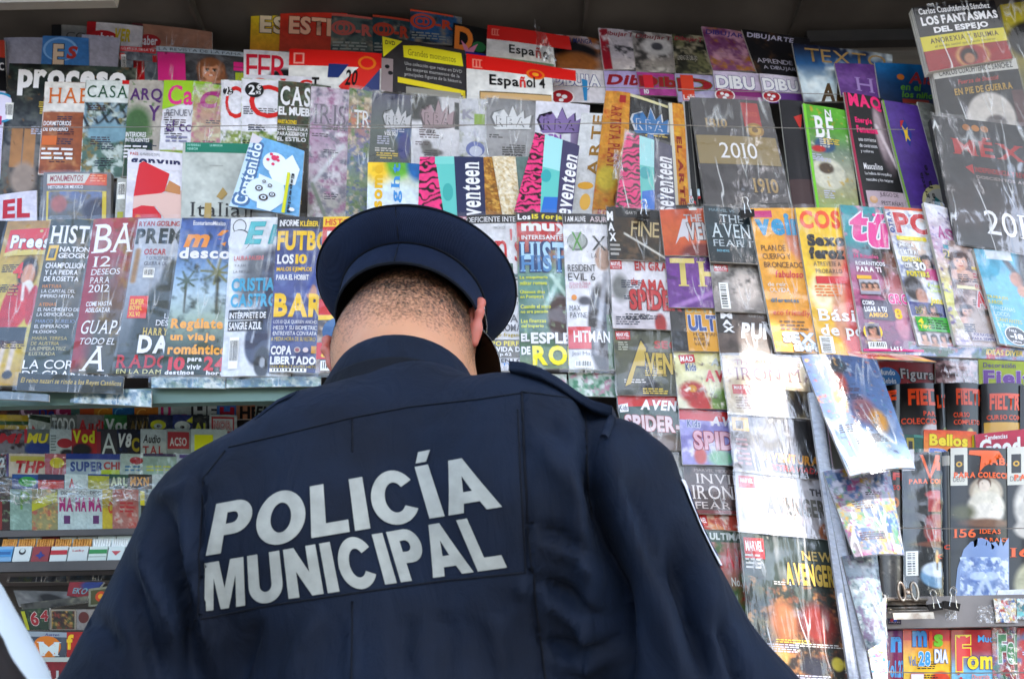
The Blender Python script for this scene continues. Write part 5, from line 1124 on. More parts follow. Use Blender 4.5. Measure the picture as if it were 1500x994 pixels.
M('book', 'huge black hardback with red serif title and white year, wrapped', (1366, 170, 1530, 190, 1572, 384, 1402, 356), X-.03, '34363c',
  [('MÉXICO', .12, .14, 1.3, .30, 'b3262b', 't'), ('e', .28, .07, .035, 'b07a3c', 1), ('e', .36, .07, .035, 'c08a4c', 1), ('e', .44, .07, .035, 'b07a3c', 1), ('p', [(.2, .4), (.27, .37), (.27, .45)], 'b3262b'), ('INDEPENDENCIA Y REVOLUCION', .28, .39, .9, .43, 'b3262b', 't'), ('DOSCIENTOS AÑOS', .28, .45, .8, .48, 'a89a98', 't'),
   ('2010', .28, .72, .78, .90, W_, 's')], 0, .004, th=.02, wrap=2, fin='G', side='2a2a2c', pic=[('g', '2e3038', '3a3c42', '34363c', '4a4244', '5a5052', '444a50'), ('b', ['484a50'], 6, 2, .6)])
# ---------------- objects standing before the second row (D about 1.42)
C = 1.40
M('newspaper', 'torn white sheet with large red capitals at the left edge', (-12, 288, 54, 279, 54, 328, -14, 330), C, 'd3d0dc', [('EL', .27, .2, .86, .82, 'c21f3c', 'k')], 0, 0, th=.002)
M('cassette_case', 'grey plastic case with orange insert of Mexican monuments', (64, 253, 163, 253, 162, 324, 62, 324), C+.005, '8a8684',
  [('r', .06, .04, .94, .28, 'e0744a'), ('p', [(.06, .04), (.7, .04), (.62, .24), (.06, .24)], 'd9d6cc'), ('MONUMENTOS', .1, .07, .6, .2, 'a8402f', 'b', 'i'), ('HISTORIA DE MEXICO', .08, .28, .6, .35, W_, 'b'), ('r', .06, .26, .94, .27, 'd9642f'), ('r', .06, .4, .94, 1.0, 'd8c43c'), ('L', .7, .06, .92, .22, 3, 'f0b090')]
  +[('img', .09, .41, .88, .98, [('g', '7a86ac', '8a8a90', '6a6450'), ('p',), ('b', ['8a7c5c', 'a8a0a0'], 7, 3, .55), ('e', .2, .45, .15, .3, 'b8786a', .4), ('e', .95, .7, .3, .45, '4a3a44', .3)][:1]+[('b', ['8a7c5c', 'a8a0a0'], 7, 3, .55), ('e', .2, .45, .15, .3, 'b8786a', .4), ('e', .95, .7, .3, .45, '4a3a44', .3)])],
  0, 0, th=.012, cat='case', side='77736f', wrap=1)
M('newspaper', 'folded newspaper sliver with a barcode beside the orange case', (172, 262, 188, 262, 186, 324, 168, 324), C+.008, 'b8b8b2', [('bar', .1, .1, .8, .5), ('r', .2, .8, .7, 1, 'b8b83a')], .2, .003, th=.002)
M('magazine', 'white magazine with big red mitten shape and dotted title', (188, 220, 267, 225, 266, 326, 183, 324), C-.003, 'dedbe2',
  [('gonyun', .06, .12, .97, .26, '3a3a6a', 'k'), ('r', 0, .18, 1.1, .27, 'dedbe2'), ('PAÍS', .05, .03, .2, .08, 'c44a3a', 'b'), ('EL MUNDO ES TUYO', .24, .04, .6, .08, '8a8a8a', 'n'),
   ('p', [(.22, .2), (.3, .16), (.78, .32), (.7, .58), (.5, .68), (.14, .66), (.18, .4)], 'd63540'), ('p', [(.14, .66), (.55, .62), (1.0, .56), (1.0, .98), (.7, .96), (.55, .8), (.14, .84)], 'e0c4bc'), ('p', [(.14, .84), (.3, .79), (.52, .8), (.65, .92), (.66, 1.0), (.14, 1.0)], 'd63540'), ('p', [(.78, .42), (.98, .5), (.98, .62), (.7, .58)], 'c9986a'), ('e', .24, .95, .05, 'e08a3c', 1)],
  .1, .003, group=GR['b'])
M('book', 'pale grey book with thin serif title and green band, taped', (268, 209, 402, 213, 402, 326, 265, 324), C-.005, 'c6c9c4',
  [('r', .03, .0, .74, .13, '1f8f78'), ('VA PENINSULA', .05, .02, .2, .05, 'b0dcd0', 'b'), ('LA MANCHA', .3, .02, .44, .05, 'b0dcd0', 'b'), ('VENECIA', .05, .07, .17, .1, 'b0dcd0', 'b'), ('Italia', .1, .77, .64, .95, '4a4a4a', 's'), ('fr', .68, .77, .8, .95, '4a4a4a', 's'), ('p', [(.38, .7), (.45, .58), (.5, .66), (.44, .74)], 'b8a06a'), ('p', [(.26, .78), (.33, .78), (.33, 1), (.25, 1)], 'bda873'), ('r', .3, .3, .45, .305, '9a9a96')],
  .02, .003, th=.01, group=GR['b'])
M('booklet', 'light blue booklet leaning sideways with heart and gear heads', (370, 198, 446, 222, 438, 318, 336, 303), C-.028, '86b8dc',
  [('p', [(0, 0), (.16, .0), (.13, 1), (-.0, 1)], 'cfe0ec'), ('Contenido', .04, .1, .24, .95, 'e6eef6', 't', 'vo6a8ab0'), ('p', [(.0, -.02), (.22, .02), (.16, .1), (0, .12)], 'dcd6dc'),
   ('e', .52, .3, .21, 'e8eef4', 1), ('p', [(.45, .45), (.8, .12), (.95, .3), (.9, .55), (.6, .62)], 'e8eef4'), ('e', .42, .72, .26, 'dfe8f0', 1), ('p', [(.3, .5), (.72, .58), (.8, .8), (.6, 1.0), (.4, .98)], 'dfe8f0')]
  +[('e', .46+.09*math.cos(i*1.4)+.02, .26+.07*math.sin(i*1.4), .03, 'e0557e', 1) for i in range(5)]+[('e', .5, .24, .055, 'e0557e', 1)]
  +[('e', x, y, r_, c, 1) for x, y, r_ in ((.36, .7, .06), (.46, .82, .07), (.58, .76, .05), (.52, .64, .035), (.42, .6, .03)) for r_, c in ((r_, '5a4a48'), (r_*.6, 'dfe8f0'), (r_*.3, '5a4a48'))]
  +[('Especial', .82, .4, .88, .98, '2a3a4a', 'k', 'V'), ('p', [(.76, .4), (.81, .4), (.81, 1), (.76, 1)], 'd8d83a'), ('e', .9, .93, .04, W_, 1)], 0, 0, th=.003)
M('magazine', 'white magazine with vertical yellow and blue words above the cap', (539, 238, 615, 241, 612, 326, 537, 324), C-.004, 'dfe2e8',
  [('some', .14, .05, .3, .78, 'e6c02c', 'k', 'v'), ('right', .46, .02, .68, 1.05, '5aa0d6', 't', 'v')], .1, .003, group=GR['b'], pic=[('g', 'd9d6a0', 'd8e2e8', 'e4e6ec'), ('e', .2, .0, .3, .35, 'f0cf4a', .6), ('e', .6, .0, .25, .28, '7ab84a', .5), ('e', .95, .0, .2, .3, '2c7ab4', .5)])
def zeb(lb, q, D, xz, xt, txt, ncol, tq, wrap=0, blue=False):
    its = [('p', [(xz[0], 0), (xt[0], 0), (xt[1], 1), (xz[1], 1)], '7cccc6')]
    if blue: its += [('p', [(xz[0], 0), (xt[0], 0), (xt[0]*.6+xt[1]*.4, .4), (xz[0]*.6+xz[1]*.4, .4)], 'b4e0e2'), ('e', (xz[0]+xt[0])/2, .5, .1, '4fb4b8', 1.6), ('p', [(xz[1], .76), (xt[1], .72), (xt[1], 1), (xz[1], 1)], '3f86cf')]
    else: its += [('p', [(xz[0], 0), (xt[0], 0), (xt[0], .12), (xz[0], .12)], '93d6d0'), ('e', (xz[0]+xt[0])/2+.05, .55, .08, '5ab8b4', 2)]
    its += [('p', [(xt[0], 0), (1, 0), (1, 1), (xt[1], 1)], ncol)]
    its += [(txt,)+tq+(W_, 't', 'v')]
    M('notebook', lb, q, D, 'ea4f93', its, 0, .003, cell=1.1, group=GR['n'], wrap=wrap, pic=[('g', 'ea4f93', 'ea4f93'), ('z', 7, 2.5, '26121c')])
zeb('notebook with zebra, teal and navy bands directly above the cap', (615, 230, 708, 231, 713, 328, 612, 326), C-.006, (.24, .40), (.54, .58), 'seventeen', '39416a', (.66, .08, .93, 1.1))
M('notebook', 'gold textured notebook fanned beside the zebra one', (708, 231, 723, 231, 742, 326, 712, 326), C-.004, 'b98a3c', [], .6, .003, group='textured notebooks', pic=[('b', ['8a6428', 'd8b060', 'a8762c'], 6, 4)], cell=1.5)
M('notebook', 'cream lace patterned notebook beside the gold one', (721, 230, 752, 230, 762, 326, 738, 326), C-.006, 'ddcfb4', [], .1, .003, group='textured notebooks', pic=[('b', ['cbb48c', 'e8e0d0'], 9, 5)], cell=1.3)
M('notebook', 'dull green notebook edge between cream lace and pink zebra', (753, 231, 786, 231, 782, 326, 762, 326), C+.0, '7f9490', [('r', 0, 0, .06, 1, '26282c')], .1, .003)
zeb('leaning zebra notebook with dark lettered band, middle of three', (784, 194, 849, 214, 836, 328, 753, 310), C-.012, (.22, .46), (.62, .74), 'seventeen', '5a5478', (.72, .14, .99, 1.0), wrap=0, blue=True)
zeb('zebra notebook in a torn plastic bag under the blue crown', (916, 194, 984, 214, 990, 312, 902, 304), C-.014, (.30, .42), (.62, .64), 'seventeen', '5c5870', (.68, .2, .98, 1.0), wrap=2, blue=True)
# ---------------- main shelf (D 1.35)
D_ = 1.352
def mag(lb, q, bgc, items, pic=None, **kw):
    kw.setdefault('ext', .45); kw.setdefault('group', GR['d']); kw.setdefault('wrap', 1); kw.setdefault('cell', 2.0); kw.setdefault('th', .0055); kw.setdefault('bulge', .0035)
    return M('magazine', lb, q, kw.pop('D', D_), bgc, items, kw.pop('ext'), .007, pic=pic, **kw)
mag('dark magazine sliver at the far left of the main shelf', (-40, 325, 9, 325, -40, 560, -100, 560), '23262a', [('e', .7, .35, .2, 'cf6a3a', 1), ('L', .3, .5, .8, .9, 6, 'a8a8a8')], wrap=0)
mag('tan and yellow schooling magazine with a girl in red uniform', (12, 325, 76, 325, 27, 566, -46, 566), 'c3a254',
  [('p', [(.12, .06), (.98, .05), (1.2, .05), (1.2, .2), (.1, .22)], 'd84a4f'), ('Preescolar', .2, .095, 1.9, .18, W_, 'k', 'o a03030'), ('e', .85, .07, .04, 'cfc08a', 1), ('4', .4, .27, .62, .37, 'd84a3c', 'b'), ('L', .38, .4, .6, .48, 4, 'c9a060'), ('p', [(.1, .21), (.35, .19), (.6, .215), (1.1, .19), (1.1, .22), (.1, .23)], 'd8c878')], 
  pic=[('g', 'b4914a', 'c9b25a', 'cfc05e', 'bfa04a'), ('e', .72, .33, .22, .1, '3c2a20', .3), ('e', .74, .35, .15, .07, 'd0a084', .2), ('e', .78, .43, .13, .05, 'e0dcd8', .2), ('e', .6, .54, .3, .14, 'c93a3c', .12), ('e', .42, .6, .13, .12, 'c03438', .12), ('e', .95, .53, .12, .12, 'c03438', .12), ('r', .36, .66, .96, .76, '4c5458'), ('l', .68, .4, .72, .5, .03, 'e6e0dc'), ('l', .55, .76, .52, .93, .05, 'd6c8bc'), ('l', .75, .76, .74, .93, .05, 'd6c8bc'), ('e', .5, .94, .1, .025, '2c3038', .2), ('e', .75, .94, .1, .025, '2c3038', .2)])
mag('dark grey history magazine with bold white capitals and yellow frame', (76, 323, 138, 324, 100, 568, 27, 566), '5a625c',
  [('HISTORIA', .06, .04, 2.1, .155, W_, 't'), ('p', [(.08, .165), (.31, .165), (.28, .26), (.05, .26)], 'e8c32c'), ('p', [(.12, .185), (.26, .185), (.235, .245), (.095, .245)], '5a625c'), ('NATIONAL', .34, .175, 1.25, .207, W_, 'b', 'c'), ('GEOGRAPHIC', .33, .215, 1.5, .247, W_, 'b', 'c'),
   ('CHAMPOLLION', .08, .275, .97, .31, W_, 'b'), ('Y LA PIEDRA', .09, .32, .84, .35, W_, 'b'), ('DE ROSETTA', .1, .36, .88, .39, W_, 'b'), ('HATTUSA', .1, .41, .53, .43, 'd99a4a', 'b'), ('LA CAPITAL DEL', .1, .44, .85, .46, W_, 'n'), ('IMPERIO HITITA', .1, .47, .84, .49, W_, 'n'),
   ('ATENAS', .1, .52, .48, .54, 'd99a4a', 'b'), ('EL NACIMIENTO DE', .1, .55, 1.0, .57, W_, 'n'), ('LA DEMOCRACIA', .1, .58, .9, .6, W_, 'n'), ('MARCO AURELIO', .1, .62, .95, .64, '9aa6bc', 'n'), ('EL EMPERADOR', .1, .65, .85, .67, W_, 'n'), ('FILÓSOFO', .1, .68, .6, .7, W_, 'n'), ('MARIA TERESA', .1, .72, .85, .74, 'c9b87a', 'n'), ('DE AUSTRIA', .1, .75, .7, .77, 'c9b87a', 'n'), ('LA EMPERATRIZ', .1, .78, .86, .8, 'c9c09a', 'n'), ('ILUSTRADA', .1, .81, .66, .83, 'c9c09a', 'n'),
   ('LA CORONA', .02, .855, 1.75, .905, W_, 'n'), ('DE GRANADA', .04, .915, 1.85, .965, W_, 'n'), ], pic=[('g', '4c5852', '6a6a60', '7a7468', '5a625a', '46524c'), ('b', ['8a8070', '4a544e'], 5, 2, .6)])
M('newspaper', 'dark strip of print with yellow italics under the history magazine', (28, 546, 182, 552, 180, 577, 24, 572), 1.3465, '4a4c46', [('El reino nazarí se rinde a los Reyes Católicos', .03, .25, .98, .62, 'd9bf5a', 's', 'i')], .0, .0, th=.001, bulge=0, wrap=1)
mag('dusty red women\'s magazine with tall thin white capitals', (138, 322, 203, 320, 166, 548, 102, 546), 'b0525a',
  [('BA', .08, .05, .55, .36, W_, 's', 'c')] and [('B', .06, .04, .5, .235, W_, 's'), ('A', .5, .04, 1.0, .235, W_, 's'), ('12', .14, .26, .55, .33, W_, 's'), ('DESEOS', .13, .345, .8, .385, W_, 's'), ('PARA', .14, .4, .6, .44, W_, 's'), ('2012', .14, .45, .62, .5, W_, 's'), ('COME HASTA', .14, .56, .74, .59, W_, 'b'), ('ADELGAZAR', .15, .6, .72, .63, W_, 'b'),
   ('GUAPA', .12, .68, 1.15, .765, W_, 's', 'i'), ('TODO EL', .14, .79, .94, .83, W_, 's', 'i'), ('A', .22, .84, .8, .99, W_, 's', 'i')], pic=[('g', 'b5545c', 'a8585c', '8a6a5c', '6e6a5e', '585e58'), ('p',)][:1]+[('b', ['7a6a5c', 'a8905a'], 4, 2, .6), ('l', 0, .1, 0, .9, .3, 'a8444e')])
mag('pale film magazine with a tall dark silhouette', (203, 321, 267, 322, 240, 550, 166, 548), 'c2c4cc',
  [('RYAN GOSLING', .04, .02, .98, .055, 'b84a50', 'b', 'c'), ('PREMIERE', .02, .07, 1.9, .175, '3c4a4a', 'k'), ('OSCAR', .26, .21, .75, .25, 'c24a4e', 'b'), ('Y OTROS PREMIOS', .32, .26, .95, .285, '6a6a74', 'n'), ('GUERRA DE', .3, .295, .8, .32, '6a6a74', 'n'), ('r', .3, .33, .56, .41, 'b9b9bc'), ('bar', .31, .34, .55, .4), ('r', .1, .52, .5, .66, 'e0553c'), ('SUPER', .13, .54, .42, .575, 'f0d050', 'b'), ('BOWL', .13, .58, .4, .61, 'f0d050', 'b'), ('XLVI', .13, .62, .36, .65, 'f0d050', 'b'),
   ('LA', .88, .63, 1.05, .66, W_, 's'), ('DESCUBRE', .72, .67, 1.5, .705, W_, 's'), ('HARRY', .48, .72, 1.0, .765, 'd9c36a', 't'), ('DANIEL', .42, .765, 1.9, .875, W_, 'k'), ('RADCLIFFE', .02, .885, 1.9, .965, 'c43a42', 't'), ('EN LA DAMA', .06, .972, 1.1, .998, 'e0d8a0', 's')],
  pic=[('g', 'c6c8d0', 'c0c4cc', 'a8acb4', '7a7e80', '5a605c'), ('e', 1.1, .42, .4, .16, '5a5f58', .15), ('e', 1.0, .8, .78, .4, '4e554f', .15), ('r', 0, .87, 1.7, 1, '505650'), ('l', .12, .22, .1, .42, .06, 'b08a4a')])
mag('sky blue travel magazine with palm trees and orange script title', (267, 320, 339, 322, 325, 551, 236, 549), '5b74a6',
  [('EcoturismoMéxico', .25, .02, .9, .05, W_, 'b'), ('mé', .1, .08, .98, .2, 'eaa23c', 'k', 'i'), ('desconocido', .04, .2, 2.2, .275, W_, 'k', 'o5b74a6'), ('Regálate', .06, .66, .98, .74, 'f0b43a', 'k', 'c'), ('un viaje', .08, .75, .86, .81, 'f0b43a', 'k', 'c'), ('romántico', .06, .82, 1.08, .88, 'f0b43a', 'k', 'c'), ('10', .1, .895, .38, .975, 'd8323c', 'k'), ('para', .42, .9, .66, .93, W_, 'k'), ('vivir', .42, .94, .66, .97, W_, 'k'), ('24', .7, .89, 1.05, .975, 'd8323c', 'k'), ('destinos', .06, .975, .55, 1.0, W_, 'k'), ('horas', .75, .975, 1.1, 1.0, W_, 'k')],
  pic=[('g', '4a68a4', '5d7cb4', '8faccc', 'c2d2dc', 'aab8a8', '4a5c44', '3a4a3a'), ('l', .24, .42, .26, .62, .02, '6a6a54'), ('l', .82, .36, .84, .62, .03, '6a6a54')]+[('l', .25, .42, .25+.2*math.cos(a), .42+.06*math.sin(a)-.01, .02, '5a6a48') for a in (0, .8, 1.7, 2.5, 3.3, 4.2, 5.3)]+[('l', .8, .36, .8+.3*math.cos(a), .36+.09*math.sin(a)-.01, .025, '8a8a5a') for a in (.2, .9, 1.7, 2.4, 3.1, 4., 4.9, 5.7)]+[('b', ['32442e', '5a6a4a'], 12, 4, .8), ('r', 0, .64, 1.7, 1, '46543e'), ('b', ['56644a', '2c3a2c'], 6, 2, .62)][2:])
mag('white magazine with turquoise hand drawn letters and a dark bat shape', (339, 321, 407, 320, 394, 552, 324, 552), 'dfe1e6',
  [('e', .2, .06, .15, '4a4e4a', 1.2), ('e', .2, .06, .13, 'dfe1e6', 1.2), ('e', .22, .15, .24, '4a4e4a', 1.1), ('e', .2, .155, .235, 'dfe1e6', 1.1), ('E', .32, .03, .78, .18, '5bb4bd', 'k', 'i'), ('E', .34, .035, .76, .175, '6fc6cd', 'b', 'i'), ('H', .82, .05, 1.3, .18, '5bb4bd', 'k', 'i'), ('LAURA PAUSINI', .12, .255, .75, .285, 'd9868a', 'b'), ('Y A JUNTAR', .14, .31, .5, .33, '8a8a90', 'n'), ('LA MEJOR', .12, .35, .48, .37, '8a8a90', 'n'),
   ('CRISTIAN', .1, .40, 1.2, .485, '5fb4d2', 'k', 'c'), ('CASTRO', .1, .50, 1.1, .585, '5fb4d2', 'k', 'c'), ('r', .08, .60, .9, .66, '2a2c30'), ('INTÉRPRETE DE', .1, .608, .88, .655, W_, 'b', 'c'), ('r', .08, .67, .82, .73, '2a2c30'), ('SANGRE AZUL', .1, .678, .8, .725, W_, 'b', 'c'), ('bar', .14, .77, .34, .96)],
  pic=[('e', .8, .35, .35, .12, '8a8e94', .2), ('l', .6, .28, .5, .5, .25, '7f848c'), ('l', 1.0, .25, .75, .85, .2, '565c76'), ('e', .7, .8, .25, .14, '4a506a', .2), ('e', .85, .92, .18, .09, '2c2e34', .2), ('e', .85, .92, .06, .03, 'b8bcc4', .2), ('l', .85, .4, .6, .8, .02, 'b8bcc8')])
mag('blue football magazine with big yellow capitals', (407, 319, 471, 320, 462, 548, 393, 546), '56619c',
  [('r', 0, 0, 1.5, .08, '3c3f4c'), ('INFORME', .06, .02, .5, .065, W_, 'b', 'c'), ('KLÉBER', .53, .02, .95, .065, YEL, 'b', 'c'), ('FUTBOL', .03, .095, 1.4, .23, 'f0cc28', 'k', 'c'), ('LOS', .05, .255, .42, .32, W_, 'k', 'c'), ('10', .46, .255, .72, .32, 'f0cc28', 'k', 'c'), ('MALOS EJEMPLOS', .05, .34, .84, .375, 'f0cc28', 'b', 'c'), ('PARA EL HOBBIT', .05, .39, .78, .425, W_, 'b', 'c'), ('BARÇ', .04, .51, 1.15, .66, 'f0cc28', 'k', 'c'), ('·LOS 10 QUE QUIEREN ANCHO', .04, .68, 1.0, .705, W_, 'n'), ('·MESSI Y SU BIOMETRIC', .04, .715, 1.0, .74, W_, 'n'), ('·ENTREVISTA CON RAFA', .04, .75, 1.0, .775, W_, 'n'), ('A MEDIA HORA DE SU RETIRO', .02, .785, .98, .81, 'd9c33a', 'n'),
   ('COPA', .03, .84, .48, .895, W_, 'k', 'c'), ('e', .6, .865, .07, 'c0b0a8', 1), ('e', .6, .865, .045, 'a85a5a', 1), ('e', .78, .865, .06, 'd8c8c8', 1), ('r', .9, .84, 1.05, .885, 'd8a83c'), ('LIBERTADORES', .03, .905, 1.3, .955, W_, 'k', 'c'), ('TRES IMPACTANTES HISTO', .02, .96, 1.05, .975, 'd9c33a', 'n'), ('bar', .03, .978, .82, 1.0)],
  pic=[('g', '5a6090', '5a669c', '6a75a8', '5a6498', '4a5280'), ('e', .85, .5, .12, .05, 'd0a088', .2), ('l', .95, .35, .75, .5, .05, '4a62a8'), ('b', ['4a5488'], 5, 3, .6)])
mag('yellow and red history magazine beside the left ear', (474, 318, 540, 320, 532, 548, 462, 546), 'b5a8a8',
  [('r', 0, 0, 1.2, .07, 'f0d03a'), ('HISTORIAS', .05, .015, 1.0, .06, 'd8453a', 'b'), ('r', 0, .07, 1.2, .3, 'd8484a'), ('M', .1, .1, 1.0, .28, W_, 'k'), ('r', 0, .55, 1.2, .65, 'd8484a'), ('Qué es', .3, .57, .9, .6, W_, 'b'), ('Trabajo', .2, .61, .9, .64, W_, 'b'), ('r', 0, .65, 1.2, .68, 'f0d03a'), ('e', .45, .75, .35, '4a7aa8', .9), ('r', 0, .82, 1.2, .92, 'd8484a'), ('Los r', .2, .835, .8, .86, W_, 'b'), ('Un', .1, .88, .5, .91, 'f0d03a', 'b', 'i'), ('bar', .1, .93, .6, .99)], pic=[('b', ['8a94a0', 'd8c8b8', '6a5a54'], 5, 3)])
mag('grey celebrity magazine hidden mostly behind the cap', (540, 318, 620, 320, 616, 548, 532, 546), '9a9ca8', [('r', 0, 0, 1, .1, '3a4a8a')], pic=[('b', ['c8b8a8', '6a7a8c'], 4, 2)])
mag('pink magazine hidden mostly behind the cap', (622, 318, 688, 319, 690, 548, 616, 546), 'c28a9a', [], pic=[('b', ['d8b8b8', '8a6a7c'], 4, 2)])
mag('white men\'s magazine with red serif title right of the cap', (690, 316, 756, 316, 762, 544, 692, 544), 'dfdde0',
  [('r', -.1, 0, 1.5, .06, '3a3838'), ('COEFICIENTE INTELECTUAL', -.2, .015, 1.6, .05, W_, 's'), ('Men\'s', -.25, .1, 1.12, .32, 'cf2436', 's'), ('HACIA LOS', .5, .08, .75, .1, '8a8a8a', 'n'), ('U', .82, .33, 1.1, .42, '3f6a5c', 'k'), ('T', .8, .43, 1.0, .49, '6a7a74', 'b'), ('A', .84, .49, 1.0, .55, '4a4a4e', 'b'), ('re y sí!', .6, .58, .98, .61, '4a4a4e', 'n'), ('VISTA', .3, .66, .98, .71, '7a7a7e', 'b'), ('TU AROMA', .2, .72, 1.05, .765, '6a6a6e', 'b'), ('para elegir fragancia', .12, .775, 1.1, .805, 'b8a820', 'b'), ('r', -.1, .815, 1.5, .925, '77756c'), ('CUERPO PERFECTO', .02, .825, 1.4, .855, 'e8d83a', 'b'), ('A LA VIDA DIARIA', .1, .86, 1.4, .89, W_, 'b'), ('así, p.62', .34, .895, .82, .92, W_, 'b'),
   ('AMOR', .1, .932, .54, .955, 'd83a40', 'b'), ('EN LOS', .6, .932, 1.12, .955, '3a3a3e', 'b'), ('TIPOS DE', .06, .958, .58, .975, '3a3a3e', 'b'), ('TWITTER', .62, .958, 1.3, .975, '3f9ad8', 'b'), ('y contras de', .24, .979, .72, .99, '5a5a5e', 'n'), ('seducción online', .1, .991, .8, 1.0, '5a5a5e', 'n')])
mag('red and green history special with blue shaded capitals', (756, 312, 824, 314, 834, 541, 762, 541), 'c63a40',
  [('r', 0, 0, 1.5, .065, '2a262c'), ('Los', .03, .012, .3, .05, W_, 'k'), ('15 forjadores', .33, .012, 1.5, .055, 'e8d83a', 'k'), ('muy', .1, .075, 1.15, .15, W_, 'k', 'c'), ('INTERESANTE', .1, .155, .96, .185, W_, 'b'), ('HISTORIA', .06, .2, 2.2, .4, 'bcd8ea', 't', 'o3a5a86'), ('HISTORIA', .06, .29, 2.2, .4, '6a9ac4', 't'),
   ('La maquinaria', .04, .425, .62, .45, 'e2e23e', 'b'), ('militar romana', .04, .46, .6, .485, 'e2e23e', 'b'), ('Últimos días', .04, .515, .55, .54, 'e2e23e', 'b'), ('en Pompeya', .04, .55, .52, .575, 'e2e23e', 'b'), ('Cuando el sexo', .04, .61, .66, .635, 'e2e23e', 'b'), ('no era pecado', .04, .645, .6, .67, 'e2e23e', 'b'), ('Las finanzas', .04, .7, .55, .725, 'e2e23e', 'b'), ('del Imperio', .04, .735, .5, .76, 'e2e23e', 'b'),
   ('EL', .03, .79, .2, .84, W_, 'k', 'c'), ('ESPLENDOR', .23, .785, 2., .855, W_, 'k', 'c'), ('DE', .03, .87, .21, .92, W_, 'k', 'c'), ('ROMA', .25, .865, 1.7, .985, 'ece23a', 'k', 'c')],
  pic=[('g', 'cc3a42', 'cf3f44', 'b86a5c', '8aa89a', '7fa39a', '6a8c80', '72928a', '6a8a6a', '8a9a78'), ('e', .9, .7, .3, .16, '5a3a30', .25), ('l', .85, .45, .55, .62, .05, 'b8d0ca'), ('b', ['a0b894'], 9, 3, .7), ('r', 0, 0, 1.5, .33, 'cb3a41')][:4]+[('l', .7, .42, 1.0, .55, .04, 'c4d8d0')])
mag('white video game magazine with grey sphere and green cross', (824, 314, 889, 316, 900, 543, 834, 541), 'e4e2e6',
  [('r', 0, 0, 1.5, .07, '2c2a30'), ('I AM ALIVE', .05, .018, .5, .055, W_, 'b'), ('ASURA', .6, .018, 1.1, .055, 'd8c8cc', 'b'), ('e', .3, .19, .23, '8e9290', 1.0), ('e', .29, .185, .2, 'b4b8b4', 1.0), ('X', .17, .125, .41, .25, '6aa84a', 'n'), ('XBOX', .62, .15, 1.9, .25, '2a2a2e', 'n'), ('LA', .6, .27, .72, .3, '5a5a5e', 'n'), ('RESIDENT', .06, .345, .68, .39, '3a3a40', 'n'), ('EVIL 6', .06, .4, .66, .45, '26262c', 'n'),
   ('REGRESA EL TERROR', .08, .46, .55, .48, 'd0889a', 'n'), ('DE LOS ZOMBIES', .08, .485, .5, .5, 'd0889a', 'n'), ('e', .17, .56, .06, 'e8a860', 1.1), ('MAX', .06, .61, .3, .645, '3a3a40', 'n'), ('PAYNE 3', .06, .655, .52, .69, '3a3a40', 'n'), ('r', .0, .745, .5, .88, 'd8484c'), ('HITMAN', .12, .77, .92, .84, W_, 'b'), ('Jesi Maylin', .06, .895, .66, .925, '8a8a90', 'n'), ('bar', .12, .95, .5, .995)],
  pic=[('e', .85, .3, .18, .08, 'c4a898', .2), ('e', .75, .75, .3, .28, '3a3438', .2), ('l', .9, .4, .6, .9, .06, 'b9b9c0'), ('e', .4, .58, .14, .03, '6a6a74', .5), ('r', .88, .66, 1, 1, '6a8a6a'), ('b', ['6a4a44'], 6, 4, .78)], wrap=2)
for lb, q in (('green and pink printed strip under the white game magazine', (832, 545, 905, 548, 906, 582, 836, 580)), ('faded printed strip on the shelf between cap and shoulder', (700, 546, 830, 548, 830, 566, 704, 564))):
    M('newspaper', lb, q, 1.37, 'a8c0b0', [], 0, 0, th=.002, pic=[('b', ['c9a0b0', '6a9a80', 'd8dcd8'], 8, 4)])
for q in ((110, 568, 222, 572, 222, 596, 108, 590), (222, 551, 330, 553, 330, 569, 222, 568), (332, 552, 470, 552, 470, 566, 332, 568)):
    M('newspaper', {110: 'crumpled plastic edge of the left shelf pile', 222: 'pale papers showing under the travel magazine', 332: 'pale papers showing under the football magazine'}[q[0]], q, 1.362, 'b4c0bc', [], 0, 0, th=.003, wrap=2, pic=[('b', ['8fa8a0', 'd8dcd8', '6a8a9a'], 12, 4)])
M('newspaper', 'grey newspaper edge at the far left shelf end', (-30, 572, 72, 578, 72, 588, -30, 584), 1.35, '8a949a', [], 0, 0, th=.003, wrap=1)
# ---------------- comics in three columns
Cc = 1.350
def comic(lb, q, bgc, items, pic=None, k=0, **kw):
    kw.setdefault('wrap', 1); kw.setdefault('cell', 2.0); kw.setdefault('th', .003)
    D = kw.pop('D', Cc)
    D = (D-.0, D+.006, D+.006-.008, D-.008)         # the foot of each stands out over the next
    return M('comic_book', lb, q, D, bgc, items, kw.pop('ext', .25), pic=pic, bulge=.0015, group=GR['c'], **kw)
marv = lambda u, v, s=.22: [('r', u, v, u+s, v+.13, 'c9313a'), ('MARVEL', u+.015, v+.02, u+s-.015, v+.085, W_, 'b', 'c'), ('MEXICO', u+.03, v+.095, u+s-.03, v+.12, W_, 'n')]
comic('black and brown comic with stacked white letters at its left corner', (888, 304, 966, 310, 978, 384, 893, 380), '3a3430', [('r', 0, 0, .12, 1, '3c3c3e'), ('M', -.0, .08, .11, .26, W_, 'k'), ('A', .01, .3, .12, .46, W_, 'k'), ('X', .02, .5, .14, .66, W_, 'k'), ('r', .16, .0, 1.2, .18, '2a282a'), ('GARTH · ENNIS', .35, .06, .8, .12, 'c9c4c0', 'n'), ('FINE', .4, .25, .95, .55, 'c9b894', 'n', 'i'), ('L', .02, .7, .2, .95, 3, 'b8b4b0')],
  pic=[('g', '4a4038', '5c4c38', '2e2e2a'), ('b', ['7a6248', '26282a', '4a3c30'], 5, 3, .55), ('l', .3, .5, 1.0, .95, .02, 'd8d4cc')], D=Cc+.002)
